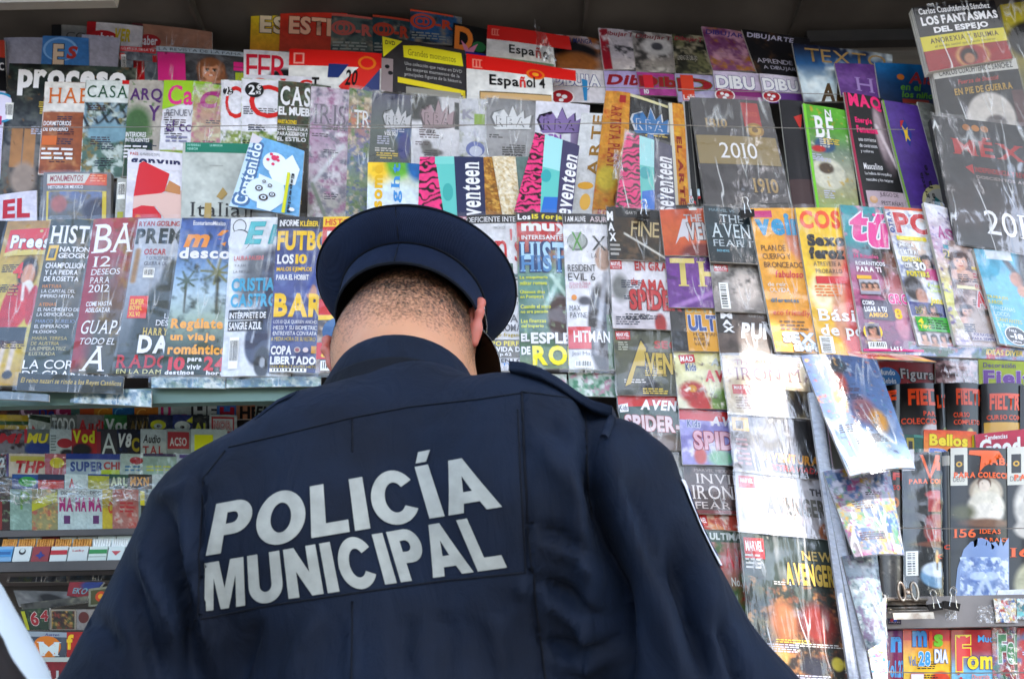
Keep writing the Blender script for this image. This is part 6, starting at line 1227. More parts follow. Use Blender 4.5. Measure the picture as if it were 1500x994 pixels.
comic('white and red superhero comic, large red words', (893, 380, 977, 382, 986, 484, 898, 480), 'dddade', marv(.0, .02, .2)+[('EN GRANDE', .42, .03, 1.3, .17, 'b8262c', 'k'), ('the', .34, .28, .46, .38, 'c44a4a', 'b', 'i'), ('AMAZING', .48, .3, 1.4, .46, 'c43a3c', 'k'), ('SPIDER-MAN', .3, .45, 1.9, .74, 'c9474a', 'k', 'o7a2a30')],
  pic=[('g', 'dcd8dc', 'e0dce0', 'c8c0c4'), ('e', .15, .42, .14, .2, '8a8a88', .6), ('b', ['8a4a48', 'e4e0e2'], 6, 3, .8), ('e', .8, .92, .1, .14, 'b0403c', .3)])
comic('olive grey superhero team comic with gold slanted letters', (898, 480, 986, 482, 992, 580, 904, 578), '6a6c5c', marv(.03, .06, .24)+[('p', [(.12, .9), (.44, .16), (.56, .3), (.5, .62), (.34, .6), (.22, .88)], '4a4c44'), ('p', [(.14, .88), (.44, .2), (.52, .32), (.48, .58), (.34, .58), (.24, .84)], 'c9b25e'), ('VENGERS', .5, .38, 1.5, .7, 'c9b25e', 'k', 'o4a4c44'), ('SECRET', .66, .2, 1.5, .32, 'b84a3a', 'k'), ('L', .06, .22, .22, .36, 4, 'c4c4b4')],
  pic=[('g', '5a5c50', '74745e', '6a6c5a', '5c6056'), ('b', ['8a8a6a', '4a4c46'], 6, 2, .58), ('e', .55, .88, .16, .12, '26282c', .4)])
comic('green and red children\'s comic with white block letters, left column', (904, 578, 992, 582, 998, 660, 912, 656), '2f6a60', [('p', [(0, 0), (1, 0), (1, .16), (.0, .24)], 'cf3a3a'), ('p', [(0, .2), (.16, .16), (.16, .32), (.02, .34)], W_), ('Kids', .01, .2, .15, .3, '3a4a6a', 'b', 'i'), ('AVENGERS', .36, .08, 1.5, .28, W_, 'k', 'i'), ('SPIDER-', .08, .38, 1.02, .68, 'd9c8cc', 'k', 'oa0303a')],
  pic=[('g', '2f6a60', '30605a', '4a5650', '3a3c38'), ('e', .35, .9, .3, .2, '9a8a7c', .5), ('e', .75, .88, .25, .2, '7a6a60', .5), ('b', ['d8d0c4'], 9, 4, .8)])
comic('grey comic with black geometric triangles, left column', (958, 658, 1000, 660, 1006, 752, 962, 750), 'a8a8a4', [('p', [(-.3, .2), (.5, .2), (1.1, .62), (.1, .5)], '1e1e20'), ('p', [(.0, .75), (1.0, .85), (-.3, 1)], '2a2a2c'), ('p', [(.2, .3), (.55, .32), (.5, .45), (.25, .42)], 'a8a8a4'), ('LE ENCONTRE', .3, .03, .95, .09, '3a3a3a', 'b')], ext=.1)
comic('orange superhero team comic with silver letters, second column top', (966, 308, 1040, 306, 1052, 376, 974, 374), 'd0683e', [('THE', .45, .12, .8, .28, 'c8c4c4', 'b'), ('p', [(.22, .78), (.42, .22), (.52, .22), (.48, .72), (.42, .6), (.32, .62)], 'd4d0d4'), ('VENGERS', .48, .3, 1.5, .68, 'cfcaca', 'k', 'o5a4a54')],
  pic=[('g', 'cf6a44', 'd47a4a', 'c8643c'), ('e', .7, 1.0, .4, .25, '8a3a30', .3)], D=Cc+.002)
comic('purple comic with huge cream capitals', (974, 374, 1048, 376, 1056, 452, 980, 450), '7a3f92', [('T', .08, .06, .56, .6, 'dccb86', 't'), ('H', .6, .12, 1.1, .6, 'dccb86', 't'), ('TALES', .58, .02, 1.2, .12, '4a2c5c', 'b')], pic=[('g', '7a3c90', '84489c', '7a4a94'), ('b', ['a07ab4', '5c2c74'], 5, 3, .62), ('l', .1, 1.0, .9, .7, .05, 'b08ac0')])
comic('black and yellow comic with blue silver letters', (980, 450, 1054, 452, 1062, 516, 986, 514), '3a3c40', [('r', .3, 0, 1.3, 1.0, 'd9a838'), ('ULTIMATE', .32, .02, 1.5, .13, 'c4bc9c', 'k'), ('ULTIMATES', .34, .18, 1.9, .55, '4a6aa4', 'k', 'od8d8dc'), ('HICKMAN', .42, .58, .9, .66, '6a4a28', 'n'), ('RIBIC', .42, .69, .68, .77, '6a4a28', 'n'), ('WHITE', .42, .8, .72, .88, '6a4a28', 'n')], pic=[('b', ['6a6e74', '2a2c30'], 9, 4, .6)])
comic('cream children\'s comic with red and green brawny figures', (986, 514, 1062, 516, 1070, 600, 994, 598), 'dcd8a8', [('p', [(.08, .08), (.38, .06), (.4, .2), (.12, .24)], 'c9313a'), ('MAD', .12, .1, .36, .19, W_, 'k'), ('Kids', .2, .22, .4, .36, '5a6a8c', 'k', 'oe8e8e8'), ('ALL', .68, .12, 1.1, .26, 'b8bcb8', 'k', 'i'), ('AVENGERS', .56, .34, 1.8, .54, 'cf4a4c', 'k', 'oe8c8c0')],
  pic=[('g', 'dcd49a', 'dcd8b8', 'd8d4c0'), ('e', .3, .72, .25, .18, 'b83a3c', .4), ('e', .3, .66, .08, .06, 'dca83c', .3), ('e', .5, .92, .3, .12, 'c04444', .4), ('e', .9, .9, .28, .25, '7a9a4a', .35), ('b', ['e8e0d8', '5a3a3a'], 9, 4, .72)])
comic('lavender children\'s comic with pink white block letters', (994, 598, 1068, 602, 1076, 682, 1000, 680), '9a96c8', [('p', [(0, 0), (1.2, .04), (1.2, .22), (0, .2)], 'cf4448'), ('Kids', .14, .2, .4, .34, '5a6a9c', 'k', 'oe8e8f0'), ('AVENGERS', .6, .12, 1.9, .3, 'e0dce0', 'k', 'i'), ('SPIDER', .24, .4, 1.5, .74, 'dcb8c4', 'k', 'oa83a4a')], pic=[('b', ['a8a4d4', 'e0dcea'], 5, 3, .6), ('e', .35, .85, .12, .15, 'c85a4a', .4), ('e', .75, .88, .25, .15, '8ac0a0', .5)])
comic('maroon brown comic with white serif capitals', (1000, 680, 1075, 684, 1084, 754, 1008, 752), '584844', [('MARVEL MEXICO', .2, .08, 1.0, .14, 'b8a8a4', 'n'), ('INVINCIBLE', .22, .18, 2.0, .38, 'dcd4d0', 's'), ('IRON MAN', .12, .42, 1.8, .7, 'e0d8d4', 's'), ('FEAR', .14, .76, .84, .9, 'cfc4c0', 's'), ('r', 0, .93, 1.2, 1.0, '8a3a3c')], pic=[('g', '5c4c48', '6a5450', '4a3c3a'), ('b', ['8a7470', '403434'], 5, 2, .6)])
comic('thin strip of a white comic with red publisher box', (1008, 752, 1082, 755, 1086, 778, 1012, 774), 'd8c4b4', [('r', .05, .1, .35, .8, 'c9313a'), ('MARVEL', .07, .25, .33, .6, W_, 'b')], pic=[('b', ['d89a6a', 'e8dcd8', 'c05a48'], 6, 4)])
comic('green and red comic low in the second column', (1012, 776, 1085, 779, 1105, 1000, 1040, 1000), '6f7f62', [('r', 0, 0, 1.3, .08, '4c6a58'), ('ULTIMATE', .35, .015, 1.2, .065, 'd8dcd8', 'k'), ('AVO', .6, .12, 1.2, .26, 'c9303c', 'k'), ('No. 10', .7, .32, 1.05, .38, 'd8d8d0', 'b')], pic=[('g', 'c8a8a0', 'b86a64', '7a8a5a', '4a6a44', '3a4a3a'), ('b', ['5a7a4a', 'b84a44'], 4, 3, .6)])
comic('dark teal comic with white serif capitals above the grey one', (1030, 302, 1104, 308, 1114, 388, 1040, 384), '34424a', [('MARVEL VS', .1, .04, .6, .09, '9ab0b8', 'n'), ('THE', .3, .14, .75, .28, 'd0d8dc', 's'), ('AVENGERS', .1, .3, 1.5, .56, 'd4dce0', 's'), ('FEAR ITSELF', .1, .6, 1.5, .72, 'c4ccd0', 's'), ('BENDIS', .16, .78, .4, .82, '8ac0d0', 'b')], pic=[('g', '36464e', '3c5058', '2c3a40'), ('b', ['5a747c'], 4, 2, .65)], D=Cc-.004)
comic('pale grey comic with a publisher box and a faint white figure', (1040, 384, 1112, 388, 1124, 460, 1048, 456), 'a8a09c', marv(.06, .06, .28)+[('bar', .12, .42, .3, .95, '3a3a3a', False)], pic=[('g', '8a8680', 'b4aca8', 'a09894'), ('e', .65, .5, .25, .35, 'd8ccc4', .6), ('b', ['c8c0bc', '6a6460'], 5, 3, .62)])
comic('brown grey comic with stacked letters and tall white capitals', (1048, 456, 1124, 460, 1136, 526, 1055, 520), '75665f', [('r', 0, 0, .28, .5, '4a4848'), ('M', .08, .03, .3, .17, W_, 'k'), ('A', .1, .2, .28, .32, W_, 'k'), ('X', .1, .34, .32, .48, W_, 'k'), ('THE', .85, .2, 1.05, .3, W_, 'b'), ('PUNISHER', .42, .24, 1.9, .6, W_, 'k', 'i'), ('FRANK CASTLE', .6, .06, .95, .12, 'b8b0ac', 'n')], pic=[('b', ['8a7a72', '5c504a'], 4, 2)])
comic('cream armour hero comic with dark figures photo at its right', (1056, 521, 1176, 524, 1192, 614, 1068, 606), 'd0bc98', [('THE INVINCIBLE', .15, .07, .95, .16, 'a05a48', 'n'), ('IRON MAN', .14, .2, 1.3, .42, 'c4909a' if 0 else '8c4a48', 's'), ('r', .08, .5, .3, .66, 'c9484e'), ('MARVEL', .1, .52, .28, .58, W_, 'b'), ('L', .1, .7, .3, .92, 5, 'a08878')],
  pic=[('g', 'cfb98a', 'd8c8ac', 'd0c4b0'), ('e', .45, .75, .25, .35, 'c8a89a', .5), ('b', ['e4dcd0', 'a88a7a'], 6, 3, .66), ('r', .72, .55, 1.3, 1.0, '7a6c48'), ('e', .85, .75, .05, .2, '2a2620', .3), ('e', .78, .85, .04, .15, '3a3026', .3), ('e', .95, .85, .05, .15, '3a3026', .3)], wrap=3, ext=.02, D=Cc-.010)
comic('glaring plastic wrapped comic with yellow corner and orange words', (1068, 607, 1200, 618, 1214, 704, 1077, 690), '8d8a8c', [('r', .02, .04, .2, .28, 'c9a84a'), ('r', .06, .1, .14, .24, '5a5a44'), ('AVENTURAS', .3, .62, .98, .78, 'd8a02c', 'k', 'i'), ('EXTRAVIADAS', .34, .82, .98, .92, 'c93a3a', 'b', 'i'), ('L', .04, .4, .18, .9, 6, 'a87a80')], pic=[('g', '7a7a80', '5a5a60', '4a4a50'), ('b', ['d0ccd0', '3a3a44', '8a868c'], 5, 3, .6), ('r', .7, 0, 1.3, 1, '2a282e')], wrap=3, ext=.02, D=Cc-.014)
comic('bright wrapped comic with dim orange head and grey capitals', (1076, 691, 1212, 703, 1228, 792, 1084, 778), 'ccc8ca', [('r', .03, .06, .2, .26, 'c95058'), ('MARVEL', .05, .1, .18, .18, W_, 'b'), ('THE', .78, .18, .95, .3, '6a6668', 'k'), ('AVENGERS', .3, .36, .99, .66, '7a766c', 'k')], pic=[('g', 'd0ccce', 'c4c0c2', 'b8b0b0'), ('e', .45, .6, .25, .35, 'd8b8ac', .6), ('b', ['e8e4e6', '8a8280'], 6, 3, .7), ('e', .9, .9, .09, .16, 'b0703c', .2)], wrap=3, ext=.02, D=Cc-.018)
comic('large wrapped team comic with gold capitals at the bottom', (1083, 777, 1226, 789, 1256, 1030, 1108, 1024), '3e4840', marv(.03, .04, .2)[:2]+[('L', .03, .14, .18, .24, 4, 'd0d0cc'), ('NEW', .6, .1, .92, .16, 'c8b070', 't'), ('AVENGERS', .42, .18, .97, .32, 'cdb25c', 'k', 'o3a3424')],
  pic=[('g', '55605a', '46544c', '3c4640', '4a3a34', '3c3430'), ('b', ['8a5a40', '3a2a28', 'b08458', '2a3a34'], 12, 4, .6), ('r', .0, .0, 1.1, .28, '4a5650'), ('e', .35, .55, .15, .12, 'b8805c', .6), ('e', .7, .55, .18, .12, '9a4038', .6), ('e', .25, .75, .12, .07, 'd0a868', .4), ('e', .85, .78, .06, .04, 'cfc05a', .3), ('e', .97, .78, .06, .04, 'cfc05a', .3), ('e', .6, .8, .14, .06, '3c3c4c', .5), ('b', ['d8cfc0'], 14, 5, .82)], wrap=2, ext=.02, D=Cc-.022, cell=1.6)
# ---------------- fanned teen magazines at the right (D 1.34)
E_ = 1.338
def teen(lb, q, bgc, items, pic, D=E_, **kw):
    kw.setdefault('ext', .45); kw.setdefault('wrap', 1)
    return M('magazine', lb, q, D, bgc, items, kw.pop('ext'), .009, th=.006, pic=pic, group=GR['e'], cell=1.8, **kw)
teen('yellow orange magazine with blue lowercase title', (1097, 306, 1165, 306, 1202, 520, 1136, 515), 'eab23a',
  [('r', .05, .02, .45, .07, 'cf3a8a'), ('veintitantos', .06, .04, 3.1, .2, '2fa3c8', 'k', 'c'), ('PLAN DE', .1, .27, .62, .31, '5a3a2c', 'n'), ('CUERPO Y', .1, .33, .7, .37, '5a3a2c', 'n'), ('BRONCEADO', .1, .39, .95, .43, '5a3a2c', 'n'), ('fabuloso', .3, .45, .9, .5, 'd83a4a', 'b', 'i'), ('de reír', .1, .53, .5, .56, 'e8e4dc', 'n'), ('OLVIDA', .12, .57, .55, .6, 'e8e4dc', 'n'), ('diferentes', .1, .64, .7, .67, '4a8aa0', 'b'), ('eco friendly', .1, .72, .9, .77, 'd83a4a', 's', 'i'), ('L', .2, .79, .8, .86, 3, '8a6a3c'),
   ('SEX Y', .2, .87, 1.3, .94, W_, 'k', 'o6ab0cc'), ('TIPS DE', .4, .94, .9, .96, W_, 'b', 'o6ab0cc'), ('EMPORIO', .4, .955, 1.5, .995, W_, 'k', 'o6ab0cc')], [('g', 'ecb43c', 'e9b03a', 'e6a838'), ('e', .95, .22, .3, .14, 'd89a80', .3), ('l', .9, .15, 1.2, .5, .2, 'd08c70'), ('b', ['f0c050'], 3, 1, .6)])
teen('bright yellow magazine with orange capitals and a red dress', (1164, 306, 1232, 306, 1264, 524, 1200, 520), 'f0cf3a',
  [('COSMO', .05, .02, 1.6, .15, 'ec6a2c', 'k'), ('Sexo', .15, .19, .95, .27, '2c2826', 's', 'o2c2826'), ('feroz', .15, .28, .9, .36, '2c2826', 's', 'o2c2826'), ('ATREVETE A', .2, .38, .8, .41, '3a3430', 's'), ('PROBARLO', .22, .43, .8, .46, '3a3430', 's'), ('r', .2, .48, .9, .53, 'd83a3c'), ('L', .15, .54, .7, .62, 4, 'e88a2c'), ('Básica', .1, .7, 1.4, .78, W_, 't'), ('de poder', .12, .8, 1.7, .9, W_, 't'), ('bar', .05, .88, .35, .99, '2a2a2a', False)],
  [('g', 'f0cf3a', 'efca40', 'ecc040'), ('e', 1.0, .3, .25, .1, 'd8a084', .3), ('e', .95, .7, .45, .35, 'd8544c', .3), ('l', .7, .35, .6, .85, .14, 'dca888'), ('r', 0, 0, .0, .0, 'ffffff'), ('e', .3, .58, .25, .12, 'f6e6c0', .5)])
teen('teal magazine with pink short accented title and a dark haired girl', (1230, 300, 1296, 306, 1346, 517, 1264, 515), '4fa8ac',
  [('t', .14, .04, .56, .26, 'e85aa8', 'k', 'ioe8e4ec'), ('ú', .48, .05, .98, .3, 'e85aa8', 'k', 'ioe8e4ec'), ('e', .7, .06, .04, 'e85aa8', 1), ('34 Rituales', .1, .35, .6, .38, 'e070a0', 'b'), ('ROMÁNTICOS', .12, .395, .7, .43, W_, 'b'), ('PARA TI', .12, .44, .6, .475, W_, 'k', 'oe070a0'), ('r', .1, .5, .38, .525, 'f0c43a'), ('r', .12, .53, .5, .63, 'c9c4c8'), ('p', [(.1, .66), (.65, .67), (.68, .8), (.12, .79)], '4c3a5c'), ('COMO', .12, .67, .34, .7, W_, 'k'), ('LIGAR A TU', .14, .71, .55, .745, W_, 'k'), ('AMIGO', .2, .75, .55, .78, 'f0c43a', 'k'), ('GROS', .62, .62, 1.1, .69, 'e0489a', 'k', 'oe8d8e0'), ('8', .68, .72, .82, .79, 'e8c83a', 'k'), ('e', .22, .875, .17, 'f0d04a', 1.2), ('img', .09, .82, .35, .93, [('g', '9a8a94', 'c8b8c0'), ('F', .5, .42, .33, '2c201c', 'd0a088')]), ('img', .12, .53, .5, .63, [('g', 'c9c4c8', 'a8a4b0'), ('F', .2, .4, .13, '2c201c', 'd0a088'), ('F', .5, .4, .13, '2c201c', 'c89a80'), ('F', .8, .4, .13, '5c3a2c', 'd8b09a')]), ('bar', .1, .94, .42, .985), ('p', [(0, .985), (1.4, .985), (1.4, 1), (0, 1)], 'd83a8c'), ('LAS 5', .48, .97, .68, .995, W_, 'k')],
  [('g', '4aa4ac', '5aacb0', 'c07a9c', '9c4a7c', '7a3a6c'), ('e', .8, .38, .32, .16, '3a2822', .25), ('e', .85, .42, .18, .1, '8a5a44', .25), ('e', .85, .62, .3, .14, 'b56a6c', .3), ('b', ['5c3a50', 'c45a8a', 'd8a8b8'], 6, 3, .68), ('F', .22, .88, .1, '2c201c', 'd0a088'), ('e', .8, .82, .12, .1, 'c9889c', .4)])
teen('busy white magazine with big red capitals and yellow captions', (1294, 303, 1354, 308, 1400, 512, 1346, 505), 'dcdce0',
  [('r', 0, 0, 1.4, .02, 'e0723c'), ('OTRA', .01, .04, .12, .2, '3a5aa0', 'k', 'v'), ('PO', .16, .04, 1.1, .2, 'cf2a30', 'k', 'oe8e8ec'), ('r', .12, .22, .85, .25, 'e8d83a'), ('¡MEGA', .12, .27, .5, .31, W_, 'k', 'o2a2a2c'), ('EXTRA!', .12, .32, .56, .36, W_, 'k', 'o2a2a2c'), ('ESPECIAL', .12, .375, .6, .41, 'e8d83a', 'k', 'o3a3a2c'), ('CON', .14, .425, .32, .46, W_, 'k', 'o2a2a2c'), ('30', .36, .41, .66, .475, W_, 'k', 'o2a2a2c'), ('POSTERS', .14, .48, .7, .52, 'e8d83a', 'k', 'o3a3a2c'), ('Peleas', .6, .56, .95, .59, 'c8d83a', 'b'), ('¡Chismes', .6, .6, .95, .63, 'c8d83a', 'b'), ('Jonas', .55, .66, .95, .72, 'e8d83a', 'k', 'i'), ('25', .12, .74, .3, .785, '2a2a2c', 'k', 'oe8d83a'), ('A COMER', .4, .77, .8, .79, '2a2a2c', 'b'),
   ('p', [(.05, .81), (.95, .8), (.95, .9), (.06, .91)], '4cae3c'), ('4', .1, .82, .24, .86, 'e8d83a', 'k'), ('TIPS', .1, .865, .4, .89, 'e8d83a', 'k'), ('L', .35, .82, .85, .89, 4, '2a5a2a')],
  [('b', ['e0c8b8', '8a94b8', 'f0f0f0'], 6, 3), ('F', .72, .4, .12, '2c2026', 'd8a890'), ('r', .6, .45, .95, .53, 'd86aa0'), ('e', .25, .6, .25, .09, '3a2c28', .3), ('e', .4, .66, .14, .06, 'c89a84', .3), ('r', 0, .7, 1.4, .8, '34408c'), ('F', .35, .75, .09, '2a2024', 'c89a80'), ('F', .6, .74, .09, '2a2024', 'c89a80'), ('r', 0, .9, 1.4, 1, 'd8ccd0'), ('F', .2, .94, .08, '3a2a24', 'd8b09a'), ('F', .45, .95, .08, '2a2024', 'c89a80'), ('F', .7, .94, .08, '2a2024', 'c89a80'), ('F', .9, .95, .07, '2a2024', 'c89a80')])
teen('curled pastel magazine with purple letters and a star', (1352, 297, 1386, 306, 1432, 508, 1400, 505), 'c4d8d4',
  [('A', .3, .16, .62, .25, 'b0308a', 'k'), ('S', .62, .17, .98, .26, 'b0308a', 'k'), ('2', .35, .34, .58, .4, '2a2a2c', 'k', 'oe8d83a'), ('r', .55, .34, 1.1, .38, 'e8d83a'), ('r', .4, .3, 1.0, .33, '3a9aa8')],
  [('g', 'dcdce0', 'c8a8bc', 'd8d470', 'b8a8b4'), ('F', .7, .5, .25, '3a2a28', 'd8b09a'), ('b', ['8a7aa4', 'e8e0e0'], 7, 4, .62)], ext=.3, D=E_-.004)
teen('gossip magazine with two women and red capitals', (1388, 352, 1430, 360, 1470, 510, 1404, 506), 'b9a49c',
  [('r', .6, .24, 1.0, .27, 'e0c43a'), ('L', .6, .3, .95, .36, 2, 'c43a50'), ('r', .1, .44, .7, .47, 'e0d8b0'), ('AMOR', .55, .48, 1.6, .64, 'cf2430', 'k', 'oe8dce0'), ('EUGENIO', .6, .42, 1.1, .46, 'c43a44', 'b'), ('r', .3, .88, 1.0, .95, 'c9c0c4'), ('POR NAVIDAD', .35, .88, .8, .91, '5a4a8a', 'b'), ('PARA SIEMPRE', .3, .92, .85, .945, '5a4a8a', 'b')],
  [('b', ['9a7a74', 'd8c4bc', '6a4a44'], 4, 2), ('F', .3, .2, .26, '5a3428', 'dab09a'), ('F', .3, .68, .16, '3a2420', 'd8a890'), ('F', .8, .72, .16, '4a4440', 'cfa08a'), ('e', .55, .8, .3, .15, 'b8a8a0', .5)], ext=.3, D=E_-.002)
teen('light blue magazine with a man holding a board and round price badge', (1426, 364, 1530, 376, 1560, 520, 1464, 503), '6fb6cc',
  [('TRABAJOS', .0, .5, .3, .54, 'd8d04a', 'b'), ('RAROS', .0, .55, .2, .59, 'd8d04a', 'b'), ('MANZANAS', .02, .61, .36, .65, 'd0e6ec', 'n'), ('LOCOS', .04, .67, .26, .71, 'd0e6ec', 'n'), ('CANTANTES', .04, .73, .42, .77, 'd8d04a', 'n'), ('RUMBO A', .04, .79, .36, .83, 'd0e6ec', 'n'), ('e', .28, .9, .17, W_, .8), ('e', .28, .9, .155, '2a2e34', .8), ('PARA', .19, .84, .3, .865, W_, 'b'), ('-18', .18, .875, .38, .935, W_, 'k'), ('años', .2, .95, .33, .97, W_, 'b')],
  [('g', '6cb4cc', '74bcd0', '6fb6cc'), ('l', .4, .1, .75, .6, .04, '3a3438'), ('e', .5, .3, .1, .08, 'c89a84', .3), ('e', .85, .2, .3, .35, '22242a', .3), ('e', .55, .42, .08, .06, 'd0a48c', .3), ('r', .15, .0, .5, .1, 'd8dce0')], ext=0, D=E_-.006)
M('magazine', 'colourful magazine edge lying under the gossip magazines', (1330, 500, 1560, 512, 1560, 532, 1326, 520), E_+.006, '8a9ab8', [('IDEAS DIVERTIDAS', .5, .3, .85, .7, 'e0c43a', 'b')], 0, .0, pic=[('b', ['3a5aa0', 'c43a4a', 'd8d0d8', '3a6a4a'], 12, 4)], wrap=1)
M('magazine', 'yellow and pink magazine edge protruding under the teal one', (1200, 513, 1340, 520, 1372, 530, 1204, 523), E_+.004, 'd8b0a0', [('FEMENINA', .4, .2, .7, .6, 'c43a44', 'b')], 0, .0, pic=[('b', ['e0b84a', 'd87a6a'], 6, 3)])
# ---------------- hanging comics (lean forward from a clip)
def hang(lb, q, Ds, bgc, items, pic, th=.004, **kw):
    return M('comic_book', lb, q, Ds, bgc, items, 0, 0, th=th, bulge=.008, pic=pic, cat='comic book', group='comics hanging forward from the shelf', wrap=1, cell=1.8, side='a8aaae', **kw)
dis = [('g', '4a6690', '56749e', '6480a8', '7a90b0', '90a0b4'), ('e', .35, .25, .1, .12, 'b84a34', .5), ('e', .28, .4, .08, .1, 'd8a83c', .5), ('e', .55, .5, .16, .12, '9a6a74', .6), ('e', .7, .6, .12, .1, 'c8983c', .6), ('e', .4, .1, .14, .07, '3a4450', .6), ('e', .55, .8, .3, .1, '6a8090', .8), ('b', ['3a5078', 'c09a5a', 'a4b0be', 'a8564a', '4a8a98'], 12, 5, .74), ('r', 0, .93, 1, 1, '9aa4b0')]
hang('blue hanging comic with a crowd of small colourful figures', (1172, 522, 1284, 528, 1340, 686, 1244, 698), (1.30, 1.31, 1.25, 1.24), '7c94b8', [('bar', .03, .87, .16, .97)], dis)
hang('middle hanging comic with pale swirling pastel figures', (1206, 690, 1302, 684, 1324, 812, 1252, 816), (1.285, 1.29, 1.265, 1.26), 'c0b8c8', [('bar', .78, .9, .95, .98)],
  [('g', '8c88a0', '9a929e', '7c9484', '98848e'), ('b', ['5a906a', '94507c', 'b0943a', 'b8b4be', '46648a'], 9, 5, .6)])
hang('lowest hanging comic with white washed vertical streaks', (1232, 815, 1284, 812, 1300, 934, 1270, 952), (1.29, 1.295, 1.275, 1.27), 'c4ccd0', [],
  [('g', '9aa0a4', '8c989c', '98a0a4'), ('b', ['5a7078', 'b4b8bc', '7a6a80'], 6, 4, .58)])
hang('long white comic edge hanging from the shelf to the bottom', (1184, 575, 1206, 580, 1262, 1000, 1244, 1000), (1.312, 1.317, 1.302, 1.297), 'dcdde2', [('r', .6, 0, .8, 1, '3c3440'), ('r', .8, 0, 1, 1, 'b08aa0')], [('g', 'e0e2e8', 'd0d2da'), ('b', ['c8ccd8'], 5, 3, .6)])
hang('second white comic edge with dark purple border', (1206, 690, 1222, 690, 1280, 1000, 1262, 1000), (1.302, 1.307, 1.292, 1.287), 'd4d4dc', [('r', .55, 0, .8, 1, '3a2c38')], [('g', 'e0e2e8', 'd0d2da')])
hang('rainbow edged children\'s comic behind the hanging ones', (1286, 880, 1296, 870, 1300, 1000, 1262, 1000), (1.36, 1.365, 1.36, 1.355), 'b8c8c0', [], [('b', ['5aa0c8', 'd8c86a', 'b88ac0', 'e4e4e8'], 5, 4)])
# ---------------- lower right shelf
G = 1.56
M('magazine', 'red magazine with blue disc and grey bold title', (1276, 528, 1370, 533, 1370, 572, 1284, 570), G, 'a8262e', [('e', .22, .62, .2, '4a86b8', .95), ('Mundo', .08, .3, .34, .5, 'd8dce4', 'b'), ('Bebés', .12, .6, .34, .8, 'd8dce4', 'b'), ('Figuras', .42, .25, 1.05, .72, 'b9b4b4', 't', 'o2a2024'), ('to', .5, .75, .62, 1, 'd8d8d8', 'k')], .1, .003, pic=[('g', '8a2028', 'b02a34')])
M('magazine', 'wrapped pink and black magazine above the felt books', (1370, 528, 1434, 530, 1434, 570, 1370, 568), G-.003, '8a6a6c', [], .1, .003, wrap=2, pic=[('b', ['c89a9c', '2a2428', 'd8b8b8', '6a2a34'], 5, 4)])
M('magazine', 'lime magazine with violet outlined title', (1433, 526, 1540, 530, 1540, 570, 1434, 566), G-.006, 'b4c23a', [('Decoración', .06, .12, .5, .3, '6a5a94', 'b'), ('Fieltro', .06, .4, 1.1, .9, '8a5ab0', 'k', 'od8d0e8')], 0, .003, pic=[('b', ['c8d04c'], 3, 2)])
for x, y in ((1262, 512), (1330, 522)):
    M('magazine', 'dark magazine top row above the red one at '+('left' if x < 1300 else 'right'), (x, y, x+75, y+2, x+75, y+26, x, y+24), G+.02, '2c2a34', [], 0, .0, pic=[('b', ['4a4a6a', 'c8c8cc', '1c1a20'], 4, 4, .6)])
F2 = G-.03
def felt(lb, q, its, pic=None, ext=.15, kind='book', **kw):
    return M(kind, lb, q, kw.pop('D', F2), '1c1b1f', its, ext, .004, th=.009, bulge=kw.pop('bulge', .006), pic=pic, group=GR['g'], fin='G', cell=2, side='2a2a2e', **kw)
fl = lambda t, u0, u1, v0=.1, v1=.38: [('r', u0, v0, u1+.02, v0+.04, 'e8652c'), (t, u0, v0+.02, u1, v1, 'e8652c', 'k')]
felt('black felt craft book sliver left of the others', (1292, 566, 1318, 563, 1318, 650, 1296, 650), fl('F', .2, .7))
felt('black felt craft book for collectors with a white doll', (1318, 562, 1367, 562, 1374, 650, 1320, 648), fl('FIELT', .2, 1.3)+[('PARA', .6, .48, 1.1, .56, 'e8652c', 'b'), ('COLECCIONAR', .0, .6, 1.4, .7, 'e8652c', 'b')], [('g', '26242a', '1c1b1f'), ('e', .85, .85, .3, .18, 'd8d0d4', .3), ('e', .6, 1.0, .2, .12, '5a4a9c', .3)])
felt('thin black felt craft book with orange letter at centre', (1368, 562, 1382, 562, 1386, 650, 1374, 650), [('LT', .1, .2, .9, .42, 'e8652c', 'k'), ('e', .7, .8, .3, '7a8a3c', 1)])
felt('glossy black felt course book, middle of the upper row', (1384, 561, 1429, 562, 1430, 650, 1388, 650), fl('FIELTRO', .3, 1.5)+[('CURSO', .2, .5, .72, .58, 'e8652c', 'b'), ('COMPLETO', .2, .62, 1.1, .7, 'e8652c', 'b')], [('g', '201f24', '1c1b1f'), ('e', .75, .9, .15, .14, 'd8cf9a', .3)])
felt('glossy black felt course book with yellow panel', (1437, 562, 1490, 562, 1488, 650, 1438, 650), fl('FIELTRO', .2, 1.3, .18, .46)+[('CURSO COM', .12, .54, 1.1, .62, 'e8652c', 'b'), ('r', .05, .66, 1.1, 1.0, 'd8b04a')], [('g', '2a292e', '1c1b1f')])
felt('black craft book at the right end of the upper row', (1494, 564, 1560, 566, 1560, 650, 1494, 650), fl('F', .1, .5))
M('magazine', 'teal magazine corner with yellow and black square', (1324, 636, 1354, 638, 1354, 672, 1326, 668), F2-.02, '1f6a5c', [('r', .1, .15, .45, .85, 'b8a83a'), ('r', .18, .3, .38, .7, '2a2a24'), ('r', .45, .0, 1, .12, '5a9a8c')], 0, 0)
